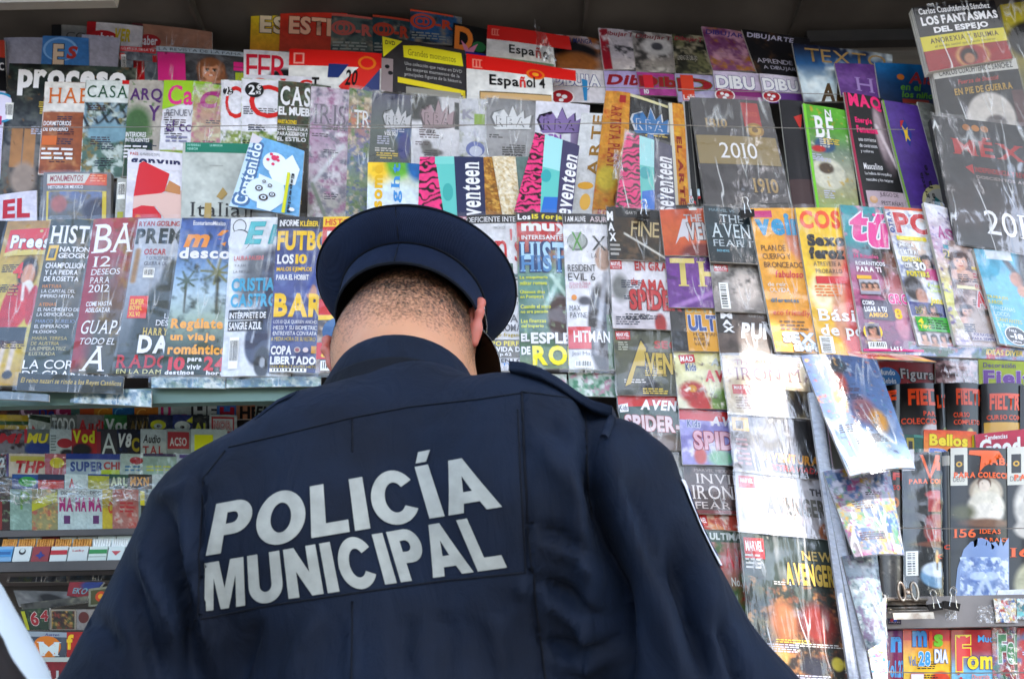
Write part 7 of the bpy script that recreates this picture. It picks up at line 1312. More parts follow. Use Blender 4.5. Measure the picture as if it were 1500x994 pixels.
M('magazine', 'orange magazine with yellow outlined title', (1353, 629, 1430, 632, 1430, 672, 1353, 668), F2-.022, 'e88a34', [('Bellos Diseños', .1, .16, 1.9, .6, 'f0dc3c', 'k', 'oa06a1c'), ('D', .1, .7, .45, 1.1, '4a6ac0', 'k', 'od8d8e8')], .0, .003, pic=[('g', 'e0663c', 'ee9a3c', 'ee9a3c'), ('r', .5, .6, 1, 1, 'd86a3c')])
M('magazine', 'crimson magazine with white title rising to the right', (1428, 636, 1560, 622, 1560, 672, 1430, 670), F2-.026, 'c2345c', [('Tendencias', .1, .1, .35, .28, W_, 'b'), ('Good House', .04, .25, 1.05, .9, W_, 'k', 'c')], 0, 0, pic=[('g', 'c2345c', 'b83a5c')])
L3 = G-.075
sq = [('r', .0, .0, .27, .26, 'dcdad0'), ('r', .06, .05, .21, .18, '2a2818'), ('e', .135, .115, .05, 'e0b83c', 1), ('e', .135, .115, .025, '2a2818', 1), ('DEUS', .04, .2, .22, .235, '8a8a84', 'n')]
felt('dark craft course book with a small orange flower', (1284, 688, 1322, 690, 1322, 880, 1290, 880), [('FI', .55, .02, 1.0, .08, 'c8483c', 'k'), ('CURSO', .1, .12, .85, .16, 'c8483c', 'b'), ('e', .6, .26, .2, 'c07a3c', 1), ('e', .6, .26, .09, '2a2a2c', 1)], [('g', '2a282c', '55524e', '3a383c', '6a6560', '4a4648'), ('b', ['9a948c', '2a282c'], 5, 3, .64)], D=L3+.004)
felt('black candle craft book with red decorated candle, wrapped', (1321, 663, 1377, 663, 1380, 880, 1324, 880), [('p', [(.42, .02), (.5, .02), (.68, .16), (.84, .02), (1.1, .02), (1.1, .055), (.95, .055), (.7, .19), (.66, .19)], 'ee7a2c'), ('E', .86, .07, 1.2, .13, 'ee7a2c', 'k'), ('PARA COLECCIONAR', .15, .19, 1.9, .225, 'ee7a2c', 'k'), ('r', .0, -.02, .28, .13, 'd4d0d0'), ('bar', .05, .68, .34, .84, '2a2a2a', False), ('C', .85, .7, 1.05, .73, 'e8652c', 't')],
  [('g', '1c1b1f', '201e22'), ('r', .62, .3, 1.3, .42, 'b8484c'), ('e', .85, .3, .3, .03, 'c86a6c', .2), ('b', ['c8b8a8'], 9, 5, .82), ('r', .58, .48, 1.3, .62, 'b8383c'), ('e', .85, .48, .3, .05, 'a83238', .3), ('e', .6, .55, .1, .05, 'a86a64', .4), ('e', .9, .635, .6, .02, '8a5a44', .3), ('e', .9, .84, .5, .08, '8ab0cc', .15), ('e', .9, .8, .46, .05, 'd8e2ec', .2), ('e', .85, .72, .05, .045, 'eec46a', .5), ('l', .85, .76, .85, .8, .02, '2a2a2a')], D=L3, wrap=1)
felt('thin black craft book squeezed next to the candle one', (1377, 662, 1391, 662, 1393, 880, 1381, 880), [('r', .1, .03, .9, .1, 'a8a49c'), ('C', .1, .64, .6, .67, 'e8652c', 'b')], D=L3-.001)
felt('black craft book with white rag angel and blue lace', (1392, 656, 1474, 658, 1476, 880, 1392, 880), sq+[('p', [(.29, .05), (.3, .02), (.82, .02), (.9, .06), (.56, .06), (.56, .13), (.47, .17), (.5, .06)], 'ee7a2c'), ('RABAJOS', .5, .065, 1.5, .135, 'ee7a2c', 'k'), ('PARA COLECCIONAR', .05, .17, 1.35, .21, 'ee7a2c', 'k'), ('156', .04, .545, .4, .605, 'ee7a2c', 't'), ('IDEAS', .46, .55, .84, .58, 'ee7a2c', 't'), ('PARA CERÁMICA', .46, .6, 1.5, .63, 'ee7a2c', 't')]
  +[('p', [(.1, .8), (.2, .68), (.32, .63), (.36, .63), (.37, .7), (.42, .7), (.43, .61), (.5, .61), (.51, .69), (.58, .69), (.59, .62), (.66, .64), (.68, .72), (.74, .63), (.8, .66), (.84, .6), (.88, .66), (.95, .62), (1.0, .6), (1.0, 1.0), (.05, 1.0)], '93a8cc')]+[('img', .14, .73, .98, .995, [('g', '93a8cc', '93a8cc'), ('b', ['c2d0ea', '7890bf', 'dde6f4'], 8, 5, .56), ('e', .35, .45, .16, .1, 'c8d6ee', .3), ('e', .62, .45, .16, .1, 'c8d6ee', .3), ('l', .48, .5, .3, .95, .04, 'd0dcf0'), ('l', .5, .5, .68, .95, .04, 'd0dcf0'), ('e', .48, .46, .05, .05, 'e4ecf8', .3)])]+[('e', .5, .84, .05, 'd0dcf0', 1)],
  [('g', '1c1b1f', '201e22'), ('e', .6, .3, .3, .1, 'b8ac9c', .15), ('e', .6, .31, .24, .08, 'd8d0c0', .2), ('e', .6, .4, .33, .1, 'ddd8cc', .2), ('e', .6, .45, .3, .07, 'e2ddd4', .3), ('e', .56, .245, .12, .045, '6a4a38', .2), ('e', .56, .26, .1, .04, 'e0d4c8', .2), ('e', .2, .44, .2, .05, '6a6a4a', .8), ('e', .6, .51, .42, .03, '8a6a54', .6), ('b', ['9a8a70'], 14, 4, .8)], D=L3-.004, bulge=.008)
felt('black craft book with white lace dress at the right edge', (1475, 655, 1560, 656, 1560, 880, 1476, 880), sq+[('PARA', .1, .19, .5, .23, 'ee7a2c', 'k'), ('T', .3, .03, .7, .15, '8a6ac0', 'k'), ('160', .03, .67, .6, .73, 'ee7a2c', 't')], [('g', '1c1b1f', '201e22'), ('e', .5, .4, .4, .2, 'd8d4cc', .2), ('e', .5, .55, .4, .08, 'cfcac2', .2), ('e', .45, .9, .35, .15, 'c8c4a8', .25), ('e', .3, .36, .04, .03, '2a2a2a', .3)], D=L3-.005, bulge=.008)
# bottom row
B5 = G-.13
def low(lb, q, c, its, pic=None, **kw): return M('magazine', lb, q, kw.pop('D', B5), c, its, .15, .004, bulge=.005, pic=pic, fin='G', cell=2, group='foam craft magazines on the bottom shelf', **kw)
low('purple children\'s craft magazine with blue number 27', (1294, 923, 1322, 923, 1324, 1040, 1292, 1040), '8a2a6c', [('n', .3, .08, .85, .28, '5aa8dc', 'k'), ('Vol.27', .05, .38, 1.0, .6, '6ab0dc', 'k'), ('F', .2, .75, .8, .95, 'e8d8d8', 'k')], [('g', '7a2a7c', '9a2a5c', 'c83a3c')])
low('yellow children\'s craft magazine with coloured word and number 28', (1322, 921, 1389, 922, 1390, 1040, 1324, 1040), 'eec23c', [('m', .18, .02, .48, .22, '4a9ad0', 'k', 'o2a5a8a'), ('i', .52, .02, .6, .24, 'e0622c', 'k'), ('s', .63, .06, .84, .22, '8ac83c', 'k'), ('Vol.', .1, .34, .26, .46, '4a8ac0', 'b'), ('28', .3, .28, .55, .46, '5aaede', 'k', 'oe8f0f4'), ('DIA', .64, .25, .95, .42, W_, 'k', 'o3a8ac8'), ('F', .14, .56, .4, .82, W_, 'k', 'od07a8a')],
  [('g', 'd83a4a', 'eec23c', 'f0cf4a', 'f0b03c'), ('r', 0, 0, 1.3, .14, 'd03a48'), ('e', .8, .68, .25, .16, 'd8562c', .2), ('e', .82, .72, .09, .07, 'f0d0b4', .2)])
low('red and blue foam craft magazine with big outlined title', (1393, 922, 1452, 922, 1454, 1040, 1394, 1040), 'c42438', [('F', .1, .08, .42, .52, 'e0302c', 'k', 'oecd83a'), ('omi', .34, .28, 1.15, .5, 'ecd83a', 'k', 'o2a4a94'), ('Muc', .6, .07, 1.0, .16, '5ab0dc', 'b'), ('Divertida', .45, .56, .9, .62, 'e8a8a0', 'b'), ('Manualidades', .3, .64, .95, .71, '3a6a8c', 'b')]+[('e', .14+.05*(i % 2), .55+.06*i, .035, 'c4304c', 1) for i in range(4)], [('g', 'c02438', 'b8303c', '8ac0d8', '8ac8dc', '7ab83c')])
low('wrapped red magazine with green and white crafts', (1452, 917, 1488, 917, 1492, 1040, 1456, 1040), 'a83a44', [('Fel', .2, .1, .98, .45, '4a9a6a', 'k', 'oe0e0dc'), ('L', .2, .7, .9, .82, 2, 'd8b8b8')], [('b', ['c85a5c', 'd8c8c8', '3a7a5c', '6a5a9c'], 5, 4, .6)], wrap=2)
low('red magazine with white letters in the bottom right corner', (1489, 919, 1560, 921, 1560, 1040, 1492, 1040), 'c8424c', [('Fo', .2, .08, .6, .4, 'd8483c', 'k', 'oe8e8e0'), ('Vol.', .1, .5, .3, .58, W_, 'b')], [('b', ['d86a6c', '5a9ac0'], 3, 3, .6)])
# stickers, wrapper scraps, pencil on the lip
for lb, q, pc in (('square sticker with tiny colourful cartoon crowd on the shelf lip', (1455, 876, 1487, 876, 1489, 911, 1459, 911), ['d8c06a', '4a7ab0', 'b8443c', 'e8e4dc']), ('teal patterned sticker at the right end of the shelf lip', (1489, 877, 1540, 877, 1540, 906, 1490, 906), ['2a8a94', '3a3a44', '8ad0d0'])):
    M('sticker', lb, q, 1.396, 'c8c4b8', [], 0, 0, th=.0006, bulge=0, pic=[('b', pc, 7, 5, .55)], cell=1.3, wrap=2)
M('sticker', 'small dark square sticker under the big clip', (1300, 905, 1320, 905, 1320, 914, 1300, 914), 1.397, '3a3044', [('MAJUN', .1, .55, .9, .8, 'b8a8b8', 'n'), ('e', .3, .3, .12, 'a83a44', 1), ('e', .55, .3, .12, '3a5aa8', 1)], 0, 0, th=.0005, bulge=0)
# ---------------- clips
M_CLIPD = mat('dark_clip_body', '111114', .3)
def binder(lb, px_, py_, D, s=.012, ang=0., handles=2, body=M_CLIPD):
    c = P(px_, py_, D); r = empty('binder_clip', tuple(c)); r.rotation_euler = (0, R(ang), 0); setp(r, lb, 'clip', 'binder clips on the shelves')
    b = MB(); b.add([(-s, -.5*s, 0), (s, -.5*s, 0), (s, .5*s, 0), (-s, .5*s, 0), (-s, -.08*s, -.9*s), (s, -.08*s, -.9*s), (s, .08*s, -.9*s), (-s, .08*s, -.9*s)], [(0, 1, 2, 3), (4, 7, 6, 5), (0, 4, 5, 1), (1, 5, 6, 2), (2, 6, 7, 3), (3, 7, 4, 0)]); b.build('clip_body', body, r)
    for k in range(handles):
        yy = -.5*s-.0006+k*.004; lean = -.25 if k == 0 else .25; pts = []
        for u, v in ((-.45, -.6), (-.35, .1), (-.22, .9), (-.42, 1.3), (-.32, 1.75), (0, 1.95), (.32, 1.75), (.42, 1.3), (.22, .9), (.35, .1), (.45, -.6)):
            pts.append((u*s+k*.003, yy+lean*max(v, 0)*s*.5, v*s))
        b = MB(); b.tube(pts, s*.065, 6); b.build('handle', M_STEEL, r)
binder('dark binder clip on the torn bag below the zebra notebook', 942, 312, 1.335, .012, 4)
binder('binder clip over the teal comic below the calendar book', 1093, 310, 1.33, .013, -6, 1)
binder('binder clip at the left end of the grey shelf lip', 1287, 884, 1.385, .010, 8, 1)
binder('left of two binder clips on the grey lip', 1368, 884, 1.385, .011, -4)
binder('right of two binder clips on the grey lip', 1393, 882, 1.385, .012, 12)
def bulldog(lb, px_, py_, D, w, h, mt):
    c = P(px_, py_, D); r = empty('bulldog_clip', tuple(c)); setp(r, lb, 'clip')
    b = MB()
    ring_ = []
    for sy in (-1, 1):
        vs = []
        for i in range(9):
            a = R(-70+i*20); vs.append((math.sin(a)*.28*h, -math.cos(a)*.28*h))
        b2 = MB(); n = len(vs); V = []
        for x in (-w/2, w/2):
            for z, y in vs: V.append((x, y*sy*-1*-1 if sy < 0 else -y, z))
        F = [(i, i+1, n+i+1, n+i) for i in range(n-1)]; b2.add(V, F); o = b2.build('jaw', mt, r, True)
        md = o.modifiers.new('t', 'SOLIDIFY'); md.thickness = .0012
    b = MB(); b.tube([(-w/2, 0, h*.28), (w/2, 0, h*.28)], h*.07, 8); b.build('spring_rod', mt, r, True)
    b = MB(); b.box((-w/2, -.32*h, -.66*h), (w/2, -.29*h, -.36*h)); b.build('lip', mt, r)
    for sx in (-1, 1):
        for yy in (-.22*h,):
            pts = [(sx*w*.16+sx*math.cos(t)*w*.085-sx*.0, yy-.03*h*math.sin(t), h*(.62+.42*math.sin(t))) for t in np.linspace(-math.pi/2, 1.5*math.pi, 15)[:-1]]
            b = MB(); b.tube(pts, w*.035, 6, closed=True); b.build('handle', mt, r, True)
    b = MB(); b.tube([(0, -.3*h, h*.62), (0, -.12*h, h*.62)], w*.075, 12); b.build('rivet', mt, r, True)
bulldog('large rusty steel bulldog clip gripping the grey shelf lip', 1331, 886, 1.375, .062, .032, M_STEEL_DULL)
bulldog('bright steel bulldog clip between the crown comic and calendar book', 1013, 302, 1.335, .014, .018, M_STEEL)
for lb, x, c in (('pen with white cap behind the steel clip, left one', 1012, 'c9c9cc'), ('pen with striped white cap behind the steel clip, right one', 1024, 'a8c0cc')):
    t = empty('pen', tuple(P(x, 292, 1.40))); setp(t, lb, 'pen', 'pens clipped beside the calendar book')
    for nm, z0, z1, mt in (('barrel', -.05, .0, M_BLACKCLIP), ('band', .0, .006, mat('red_band', 'b0242c', .4)), ('cap', .006, .022, mat('pen_cap', c, .3))):
        b = MB(); b.tube([(0, 0, z0), (.001, 0, z1)], .0028, 8); b.build(nm, mt, t, True)
def crumple(name, lb, q, D, mt, amp=.006, cat='plastic scrap'):
    TL, TR, BR, BL = [P(q[2*i], q[2*i+1], D) for i in range(4)]; n = 26; U, V = np.meshgrid(np.linspace(0, 1, n), np.linspace(0, 1, n))
    nz = vnoise(n, n, 5, int(q[0]))*1.2+vnoise(n, n, 11, int(q[1]))*.6; org = (TL+BR)/2; pts = []
    for u, v, z in zip(U.ravel(), V.ravel(), nz.ravel()):
        p = (TL*(1-u)+TR*u)*(1-v)+(BL*(1-u)+BR*u)*v; pts.append(tuple(p+np.array([.25*amp*(z-.9), -z*amp, .25*amp*(z-.9)])-org))
    i = np.arange(n-1)[:, None]*n+np.arange(n-1)[None, :]; f = np.stack([i, i+1, i+n+1, i+n], -1).reshape(-1, 4).tolist()
    me = bpy.data.meshes.new(name); me.from_pydata(pts, [], f); o = link(name, me, mt, smooth=True); o.location = org; setp(o, lb, cat)
    return o
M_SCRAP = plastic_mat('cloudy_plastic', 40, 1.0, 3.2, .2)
crumple('plastic_scrap', 'crumpled clear wrapper stuck on the grey shelf lip', (1428, 888, 1452, 886, 1456, 912, 1430, 912), 1.39, M_SCRAP)
crumple('plastic_scrap', 'small glue and wrapper remains beside the binder clips', (1384, 890, 1400, 888, 1402, 908, 1384, 908), 1.395, M_SCRAP, .003)
crumple('plastic_bag', 'loose end of a clear bag sticking up from the rear school book', (782, 34, 802, 60, 816, 98, 788, 92), 1.44, M_SCRAP, .01, 'plastic bag')
crumple('plastic_bag', 'bulging clear bag at the left side of the torn zebra notebook', (898, 226, 912, 222, 910, 270, 898, 268), 1.375, M_SCRAP, .012, 'plastic bag')
M('paper_sheet', 'white paper strip lying on the shelf under the lace book', (1462, 864, 1540, 861, 1540, 872, 1460, 871), 1.41, 'e0e2ea', [], 0, 0, th=.002, bulge=0, cat='paper')
# ---------------- shaded rack at the lower left
H1 = 1.58
def row(D, y0, y1, specs, kindd='magazine', wrap=0, ext=.05, lab=''):
    for lb, x0, x1, c, its, pc in specs:
        M(kindd, lb, (x0, y0, x1, y0+1, x1, y1, x0, y1), D, c, its, ext, .003, th=.003, bulge=.001, group=GR['h'], fin='m', cell=2.2, pic=pc, wrap=wrap)
bl = lambda *c: [('b', list(c), 5, 4, .6)]
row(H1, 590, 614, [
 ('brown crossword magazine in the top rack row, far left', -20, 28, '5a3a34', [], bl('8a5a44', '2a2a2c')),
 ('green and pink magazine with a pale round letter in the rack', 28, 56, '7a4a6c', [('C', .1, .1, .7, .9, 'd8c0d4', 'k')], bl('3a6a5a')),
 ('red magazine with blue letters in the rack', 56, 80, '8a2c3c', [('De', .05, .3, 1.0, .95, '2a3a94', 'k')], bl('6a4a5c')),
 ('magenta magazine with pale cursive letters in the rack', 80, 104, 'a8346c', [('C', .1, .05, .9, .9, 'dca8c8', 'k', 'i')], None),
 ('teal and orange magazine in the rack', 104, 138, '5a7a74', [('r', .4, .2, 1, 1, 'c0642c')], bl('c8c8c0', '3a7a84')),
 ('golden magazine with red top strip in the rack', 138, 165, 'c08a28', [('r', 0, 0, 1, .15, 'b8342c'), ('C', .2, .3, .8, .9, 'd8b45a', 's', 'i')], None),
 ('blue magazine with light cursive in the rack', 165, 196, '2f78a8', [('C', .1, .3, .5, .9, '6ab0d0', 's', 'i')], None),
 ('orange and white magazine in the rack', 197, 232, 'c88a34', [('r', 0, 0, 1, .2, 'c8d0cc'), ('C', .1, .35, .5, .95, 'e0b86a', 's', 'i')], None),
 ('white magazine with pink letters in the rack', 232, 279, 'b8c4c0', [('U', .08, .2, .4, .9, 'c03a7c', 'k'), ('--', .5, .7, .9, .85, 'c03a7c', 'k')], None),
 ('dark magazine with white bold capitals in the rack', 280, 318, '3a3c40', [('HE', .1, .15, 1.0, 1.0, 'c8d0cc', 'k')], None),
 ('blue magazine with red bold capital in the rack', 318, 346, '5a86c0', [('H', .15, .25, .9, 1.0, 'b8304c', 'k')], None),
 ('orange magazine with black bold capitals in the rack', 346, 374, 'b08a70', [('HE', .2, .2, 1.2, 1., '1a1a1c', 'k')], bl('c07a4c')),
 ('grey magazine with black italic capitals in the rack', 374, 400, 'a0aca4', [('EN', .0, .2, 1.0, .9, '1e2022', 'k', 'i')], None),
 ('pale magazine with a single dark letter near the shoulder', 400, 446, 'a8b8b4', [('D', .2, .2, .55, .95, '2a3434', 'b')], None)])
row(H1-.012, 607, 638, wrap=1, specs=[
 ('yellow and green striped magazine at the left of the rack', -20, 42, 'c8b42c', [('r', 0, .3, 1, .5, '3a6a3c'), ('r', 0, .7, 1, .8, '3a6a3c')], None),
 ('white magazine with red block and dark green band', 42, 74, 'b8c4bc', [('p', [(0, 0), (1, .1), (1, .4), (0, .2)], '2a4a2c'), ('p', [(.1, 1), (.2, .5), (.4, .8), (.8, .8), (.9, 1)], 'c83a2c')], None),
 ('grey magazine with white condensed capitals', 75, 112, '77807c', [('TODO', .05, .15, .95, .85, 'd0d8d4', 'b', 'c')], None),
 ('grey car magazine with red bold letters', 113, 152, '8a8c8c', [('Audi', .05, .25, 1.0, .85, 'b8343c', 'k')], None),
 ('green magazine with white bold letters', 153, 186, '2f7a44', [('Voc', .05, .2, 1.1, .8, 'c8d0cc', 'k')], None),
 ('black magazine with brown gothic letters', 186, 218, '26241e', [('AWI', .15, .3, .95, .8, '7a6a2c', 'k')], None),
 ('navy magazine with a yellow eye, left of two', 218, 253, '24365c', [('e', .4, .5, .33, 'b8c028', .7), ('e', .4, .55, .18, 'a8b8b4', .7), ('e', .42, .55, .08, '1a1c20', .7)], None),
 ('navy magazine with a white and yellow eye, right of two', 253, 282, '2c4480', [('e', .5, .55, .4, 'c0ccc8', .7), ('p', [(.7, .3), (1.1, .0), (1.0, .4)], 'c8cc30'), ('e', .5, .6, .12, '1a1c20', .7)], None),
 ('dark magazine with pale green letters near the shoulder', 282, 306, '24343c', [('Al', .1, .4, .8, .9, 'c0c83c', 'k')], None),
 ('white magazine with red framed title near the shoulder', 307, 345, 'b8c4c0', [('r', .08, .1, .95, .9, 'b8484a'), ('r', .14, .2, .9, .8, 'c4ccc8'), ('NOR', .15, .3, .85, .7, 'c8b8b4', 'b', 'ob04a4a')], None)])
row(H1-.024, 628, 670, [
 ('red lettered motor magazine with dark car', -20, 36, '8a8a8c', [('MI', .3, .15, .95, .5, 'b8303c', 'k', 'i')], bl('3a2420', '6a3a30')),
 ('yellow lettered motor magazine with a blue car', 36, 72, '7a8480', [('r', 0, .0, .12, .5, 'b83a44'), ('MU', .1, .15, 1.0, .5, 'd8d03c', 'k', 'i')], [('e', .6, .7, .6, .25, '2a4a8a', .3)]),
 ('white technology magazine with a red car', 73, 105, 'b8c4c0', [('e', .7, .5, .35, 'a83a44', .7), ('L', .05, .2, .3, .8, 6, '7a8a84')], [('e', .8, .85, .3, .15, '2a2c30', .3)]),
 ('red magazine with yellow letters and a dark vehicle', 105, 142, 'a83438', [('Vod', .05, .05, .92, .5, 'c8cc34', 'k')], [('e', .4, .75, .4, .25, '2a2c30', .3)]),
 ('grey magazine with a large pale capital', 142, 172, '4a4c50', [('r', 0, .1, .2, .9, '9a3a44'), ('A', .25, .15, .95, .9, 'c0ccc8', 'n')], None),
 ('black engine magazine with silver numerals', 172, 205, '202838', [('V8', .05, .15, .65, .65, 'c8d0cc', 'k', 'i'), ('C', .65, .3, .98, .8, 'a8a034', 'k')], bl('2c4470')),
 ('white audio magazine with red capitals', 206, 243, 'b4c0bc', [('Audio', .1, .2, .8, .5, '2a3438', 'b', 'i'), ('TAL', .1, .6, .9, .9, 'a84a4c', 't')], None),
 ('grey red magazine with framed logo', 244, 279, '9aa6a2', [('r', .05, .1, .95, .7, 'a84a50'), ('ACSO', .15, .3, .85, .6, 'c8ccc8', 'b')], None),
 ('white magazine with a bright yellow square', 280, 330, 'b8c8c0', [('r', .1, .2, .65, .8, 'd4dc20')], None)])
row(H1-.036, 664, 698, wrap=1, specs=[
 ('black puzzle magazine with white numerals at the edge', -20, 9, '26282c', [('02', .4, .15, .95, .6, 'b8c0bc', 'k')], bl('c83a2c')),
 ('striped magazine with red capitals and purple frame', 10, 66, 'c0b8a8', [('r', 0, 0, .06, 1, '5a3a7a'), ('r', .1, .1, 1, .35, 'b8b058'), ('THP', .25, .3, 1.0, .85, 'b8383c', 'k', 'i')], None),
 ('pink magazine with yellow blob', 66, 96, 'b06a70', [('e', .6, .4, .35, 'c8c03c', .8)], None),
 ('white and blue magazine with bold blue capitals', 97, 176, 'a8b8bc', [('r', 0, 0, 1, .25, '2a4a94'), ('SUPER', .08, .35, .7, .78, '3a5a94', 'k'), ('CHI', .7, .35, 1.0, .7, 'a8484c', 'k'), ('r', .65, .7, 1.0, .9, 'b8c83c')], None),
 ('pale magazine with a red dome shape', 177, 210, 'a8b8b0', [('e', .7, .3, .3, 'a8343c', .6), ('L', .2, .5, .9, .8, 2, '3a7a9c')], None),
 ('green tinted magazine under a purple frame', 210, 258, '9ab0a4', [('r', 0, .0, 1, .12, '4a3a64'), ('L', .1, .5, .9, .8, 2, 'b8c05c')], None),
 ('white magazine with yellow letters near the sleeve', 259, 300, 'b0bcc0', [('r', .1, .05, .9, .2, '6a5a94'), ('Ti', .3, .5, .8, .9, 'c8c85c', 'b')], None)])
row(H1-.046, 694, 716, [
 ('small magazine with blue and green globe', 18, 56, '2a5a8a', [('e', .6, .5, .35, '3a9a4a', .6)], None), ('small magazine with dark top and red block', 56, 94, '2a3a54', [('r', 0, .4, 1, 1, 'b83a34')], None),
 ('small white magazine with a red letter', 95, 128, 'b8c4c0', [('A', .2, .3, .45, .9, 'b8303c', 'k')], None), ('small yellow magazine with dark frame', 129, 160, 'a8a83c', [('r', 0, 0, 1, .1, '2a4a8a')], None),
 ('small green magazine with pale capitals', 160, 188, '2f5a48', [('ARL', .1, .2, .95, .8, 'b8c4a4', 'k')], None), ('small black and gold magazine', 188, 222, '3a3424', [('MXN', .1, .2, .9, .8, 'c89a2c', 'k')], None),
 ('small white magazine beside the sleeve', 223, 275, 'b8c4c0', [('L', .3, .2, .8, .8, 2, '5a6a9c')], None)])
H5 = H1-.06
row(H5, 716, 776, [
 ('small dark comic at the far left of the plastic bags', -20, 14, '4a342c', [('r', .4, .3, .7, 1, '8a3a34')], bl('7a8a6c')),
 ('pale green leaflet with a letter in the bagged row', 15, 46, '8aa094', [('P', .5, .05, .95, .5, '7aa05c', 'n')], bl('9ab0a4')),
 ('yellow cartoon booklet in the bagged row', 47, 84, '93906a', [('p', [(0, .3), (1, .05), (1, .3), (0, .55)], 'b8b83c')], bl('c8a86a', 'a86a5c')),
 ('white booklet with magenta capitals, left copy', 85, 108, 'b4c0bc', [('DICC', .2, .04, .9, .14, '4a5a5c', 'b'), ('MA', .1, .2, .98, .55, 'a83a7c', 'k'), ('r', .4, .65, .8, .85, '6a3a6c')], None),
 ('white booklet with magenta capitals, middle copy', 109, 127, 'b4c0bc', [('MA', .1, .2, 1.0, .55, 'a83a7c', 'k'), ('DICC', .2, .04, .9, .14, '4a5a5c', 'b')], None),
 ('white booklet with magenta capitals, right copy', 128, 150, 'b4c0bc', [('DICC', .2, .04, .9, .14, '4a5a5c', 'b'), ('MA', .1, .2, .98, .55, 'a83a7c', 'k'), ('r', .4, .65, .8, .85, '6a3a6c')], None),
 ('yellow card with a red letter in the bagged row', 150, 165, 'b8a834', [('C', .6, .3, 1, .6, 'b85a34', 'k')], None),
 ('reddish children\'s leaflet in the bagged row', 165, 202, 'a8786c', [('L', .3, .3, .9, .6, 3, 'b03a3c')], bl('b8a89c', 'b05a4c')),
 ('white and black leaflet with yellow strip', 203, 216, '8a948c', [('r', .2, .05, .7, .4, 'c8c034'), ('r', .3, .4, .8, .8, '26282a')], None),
 ('pale leaflet nearest the sleeve in the bagged row', 217, 262, 'a4b0ac', [('r', .2, .1, .6, .4, '5a5a84')], bl('8a948c'))], kindd='booklet')
crumple('plastic_bag', 'large crumpled clear bag over the small booklets, left one', (-10, 706, 120, 706, 120, 742, -10, 736), H5-.012, M_SCRAP, .02, 'plastic bag')
crumple('plastic_bag', 'large crumpled clear bag over the small booklets, right one', (110, 708, 250, 702, 250, 736, 112, 742), H5-.013, M_SCRAP, .02, 'plastic bag')
# cigarette packs: open box with filter tips
M_TIP = add_noise(mat('cork_filter', 'c07f32', .7), 'a86a24', 'd09a48', 80); M_WTIP = mat('white_filter', 'd8dcd8', .7)
def pack(lb, x0, x1, D, c, tip, its):
    a = P(x0, 800, D); b_ = P(x1, 800, D); zt = P(x0, 800, D)[2]; zb = P(x0, 822, D)[2]
    wd = b_[0]-a[0]-.001; r = empty('cigarette_pack', (a[0]+wd/2, D, zb)); setp(r, lb, 'cigarette pack', GR['q'])
    mb = MB(); mb.box((-wd/2, .0, 0), (wd/2, .022, zt-zb)); mb.build('box', mat('pack_card', c, .4), r)
    ty = P(x0, 788, D)[2]-zb
    n = 7
    for i in range(n):
        x = -wd/2+wd*(i+.5)/n; m_ = MB(); m_.tube([(x, .009, zt-zb-.002), (x, .009, ty)], wd/n*.46, 8); m_.build('cigarette', tip, r, True)
    m_ = MB(); m_.box((-wd/2, .022, (zt-zb)*.8), (wd/2, .025, ty+.012)); m_.box((-wd/2, .0221, ty+.010), (wd/2, .045, ty+.013)); m_.build('lid', mat('pack_lid', 'd0dcd8' if tip is M_WTIP else c, .3), r)
    S = Sheet((zt-zb)/wd); S.z = .0
    for it in its:
        if it[0] == 'r': S.rect(*it[1:])
        elif it[0] == 'e': S.ell(*it[1:])
        elif it[0] == 'p': S.poly(np.array(it[1], float), [tuple(range(len(it[1])))], it[2])
        else: S.text(*it)
    V = np.concatenate(S.V); V = np.column_stack([-wd/2+V[:, 0]*wd, -.0006-V[:, 2]*.8, (zt-zb)*(1-V[:, 1])]); me = bpy.data.meshes.new('print'); me.from_pydata(V.tolist(), [], S.F); me.update()
    ca = me.attributes.new('print', 'FLOAT_COLOR', 'POINT'); Cc_ = np.concatenate(S.C); ca.data.foreach_set('color', np.column_stack([Cc_, np.ones(len(Cc_))]).ravel().astype(np.float32)); link('print', me, M_MATTE, r)
PD = 1.56
for lb, x0, x1, c, tip, its in (
 ('light blue cigarette pack with cork tips at the left end', -2, 21, '6a94b4', M_TIP, [('r', 0, .2, 1, .7, '3f7fb0'), ('r', .1, .35, .9, .55, '2a5a8a')]),
 ('white cigarette pack with dark horned emblem', 22, 48, 'b8c0bc', M_TIP, [('e', .5, .35, .2, '2a2c30', .9), ('e', .5, .28, .13, 'b8c0bc', .9)]),
 ('dark red cigarette pack with blue star', 49, 75, '7a2024', M_TIP, [('p', [(.2, .6), (.4, .5), (.5, .3), (.6, .5), (.8, .6), (.6, .7), (.5, .85), (.4, .7)], '2a3470')]),
 ('white cigarette pack with red band and cork tips', 76, 101, 'b8c0bc', M_TIP, [('r', 0, .25, 1, .55, 'a02830')]),
 ('white cigarette pack with small red lettering and cork tips', 102, 131, 'b4bcb8', M_TIP, [('Lucky', .2, .2, .8, .38, 'a8484c', 'b')]),
 ('white cigarette pack with green band and white tips', 132, 159, 'b8c4bc', M_WTIP, [('r', 0, .2, 1, .48, '2f7a44'), ('r', .0, .65, 1, .7, '8a948c')]),
 ('white cigarette pack with red chevron nearest the sleeve', 160, 184, 'b8c4c0', M_WTIP, [('p', [(.2, .3), (.8, .3), (.5, .6)], 'a8484c')]),
 ('pale cigarette pack half hidden by the sleeve', 185, 212, 'b8c4c0', M_WTIP, [('r', 0, .3, 1, .5, '8a94a0')])): pack(lb, x0, x1, PD-.07, c, tip, its)
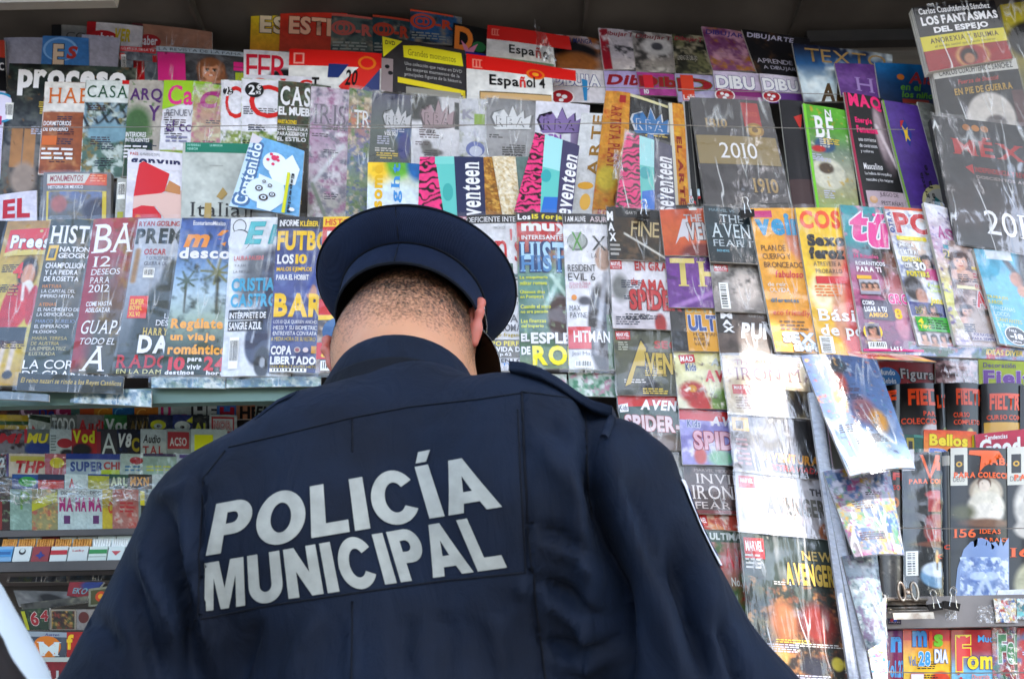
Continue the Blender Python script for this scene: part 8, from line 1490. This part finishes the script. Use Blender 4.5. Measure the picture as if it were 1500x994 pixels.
# lower odds and ends in the dark
J = 1.50
def jm(kind, lb, q, D, c, its=(), pic=None, **kw): return M(kind, lb, q, D, c, list(its), 0, 0, th=.006, bulge=.002, fin='m', cell=2, pic=pic, **kw)
jm('book', 'dark blue wrapped booklet below the cigarette shelf', (18, 834, 96, 834, 98, 852, 14, 852), J+.04, '2c3a4a', pic=bl('3a5a6a', '4a5a2c'), wrap=2)
jm('book', 'dark shiny wrapped booklet right of the blue one', (104, 834, 176, 834, 174, 850, 102, 850), J+.04, '34424c', pic=bl('4a6074', '2a2a2c'), wrap=2)
jm('magazine', 'grey magazine with a round arch lying in the dark', (20, 864, 102, 866, 124, 882, 28, 888), J, '6a6a68', pic=[('e', .55, .7, .2, .5, '26241e', .3), ('b', ['8a8884'], 3, 2)])
jm('magazine', 'red and blue booklet with pale letters', (102, 852, 152, 852, 134, 876, 98, 872), J-.01, '8a3038', [('EKO', .2, .4, .7, .8, '7a9aa0', 'b')], pic=[('e', .9, .2, .5, .4, '34487c', .3)])
jm('magazine', 'pale card with orange ring beside the sleeve', (130, 862, 162, 858, 160, 886, 130, 888), J-.02, '8a8a78', [('r', .12, .12, 1, .9, '5a5a30'), ('e', .6, .5, .25, 'b8541c', .9), ('e', .6, .5, .12, 'c89a2c', .9)])
jm('newspaper', 'crumpled grey paper strip in the dark', (30, 884, 130, 872, 128, 882, 34, 896), J-.02, '5a5850', pic=bl('7a7868', '3a3830'))
jm('magazine', 'green magazine with red sixty nine figures', (30, 892, 72, 890, 72, 922, 40, 922), J-.03, '3a4a34', [('6', .3, .15, .62, .8, '9a2c34', 'k', 'oc0b8b0'), ('4', .7, .1, .98, .6, '9a2c34', 'k', 'oc0b8b0'), ('r', 0, .1, .15, 1, 'a8a82c')], pic=bl('5a6a48', '2a3024'))
jm('magazine', 'framed picture of mixed fruit and vegetables', (74, 892, 112, 892, 112, 922, 74, 922), J-.035, '988f80', [('img', .06, .08, .94, .96, [('g', '3a2c24', '4a3a2c')]+bl('8a3a2c', '4a5a34', 'a88a4a', '7a4a34'))])
jm('magazine', 'pale card with a small red picture beside the sleeve', (113, 892, 140, 892, 138, 922, 113, 922), J-.036, '908a84', [('e', .4, .4, .3, '6a3428', 1)])
jm('magazine', 'grey children\'s magazine with orange ball and white serif letter', (42, 924, 104, 926, 96, 962, 50, 962), J-.05, '5a6068', [('r', -.1, 0, 1.1, .2, '98a0a4'), ('Austen', .4, .05, .75, .16, '4a4a7c', 'b', 'i'), ('e', .45, .62, .38, 'c8801c', .75), ('M', .18, .4, .82, .95, 'c8d0cc', 't')])
jm('magazine', 'yellow and red magazine corner by the sleeve', (98, 925, 130, 925, 126, 962, 98, 962), J-.052, 'a8342c', [('f', .0, .1, .35, .7, 'd8b82c', 'k')])
jm('magazine', 'red magazine with tall grey letters at the very bottom', (46, 962, 110, 962, 104, 1030, 58, 1030), J-.07, '84262c', [('r', -.1, 0, 1.1, .1, 'b0b4ac'), ('Jug', .15, .18, 1.0, .62, 'b0b4b0', 'n')])
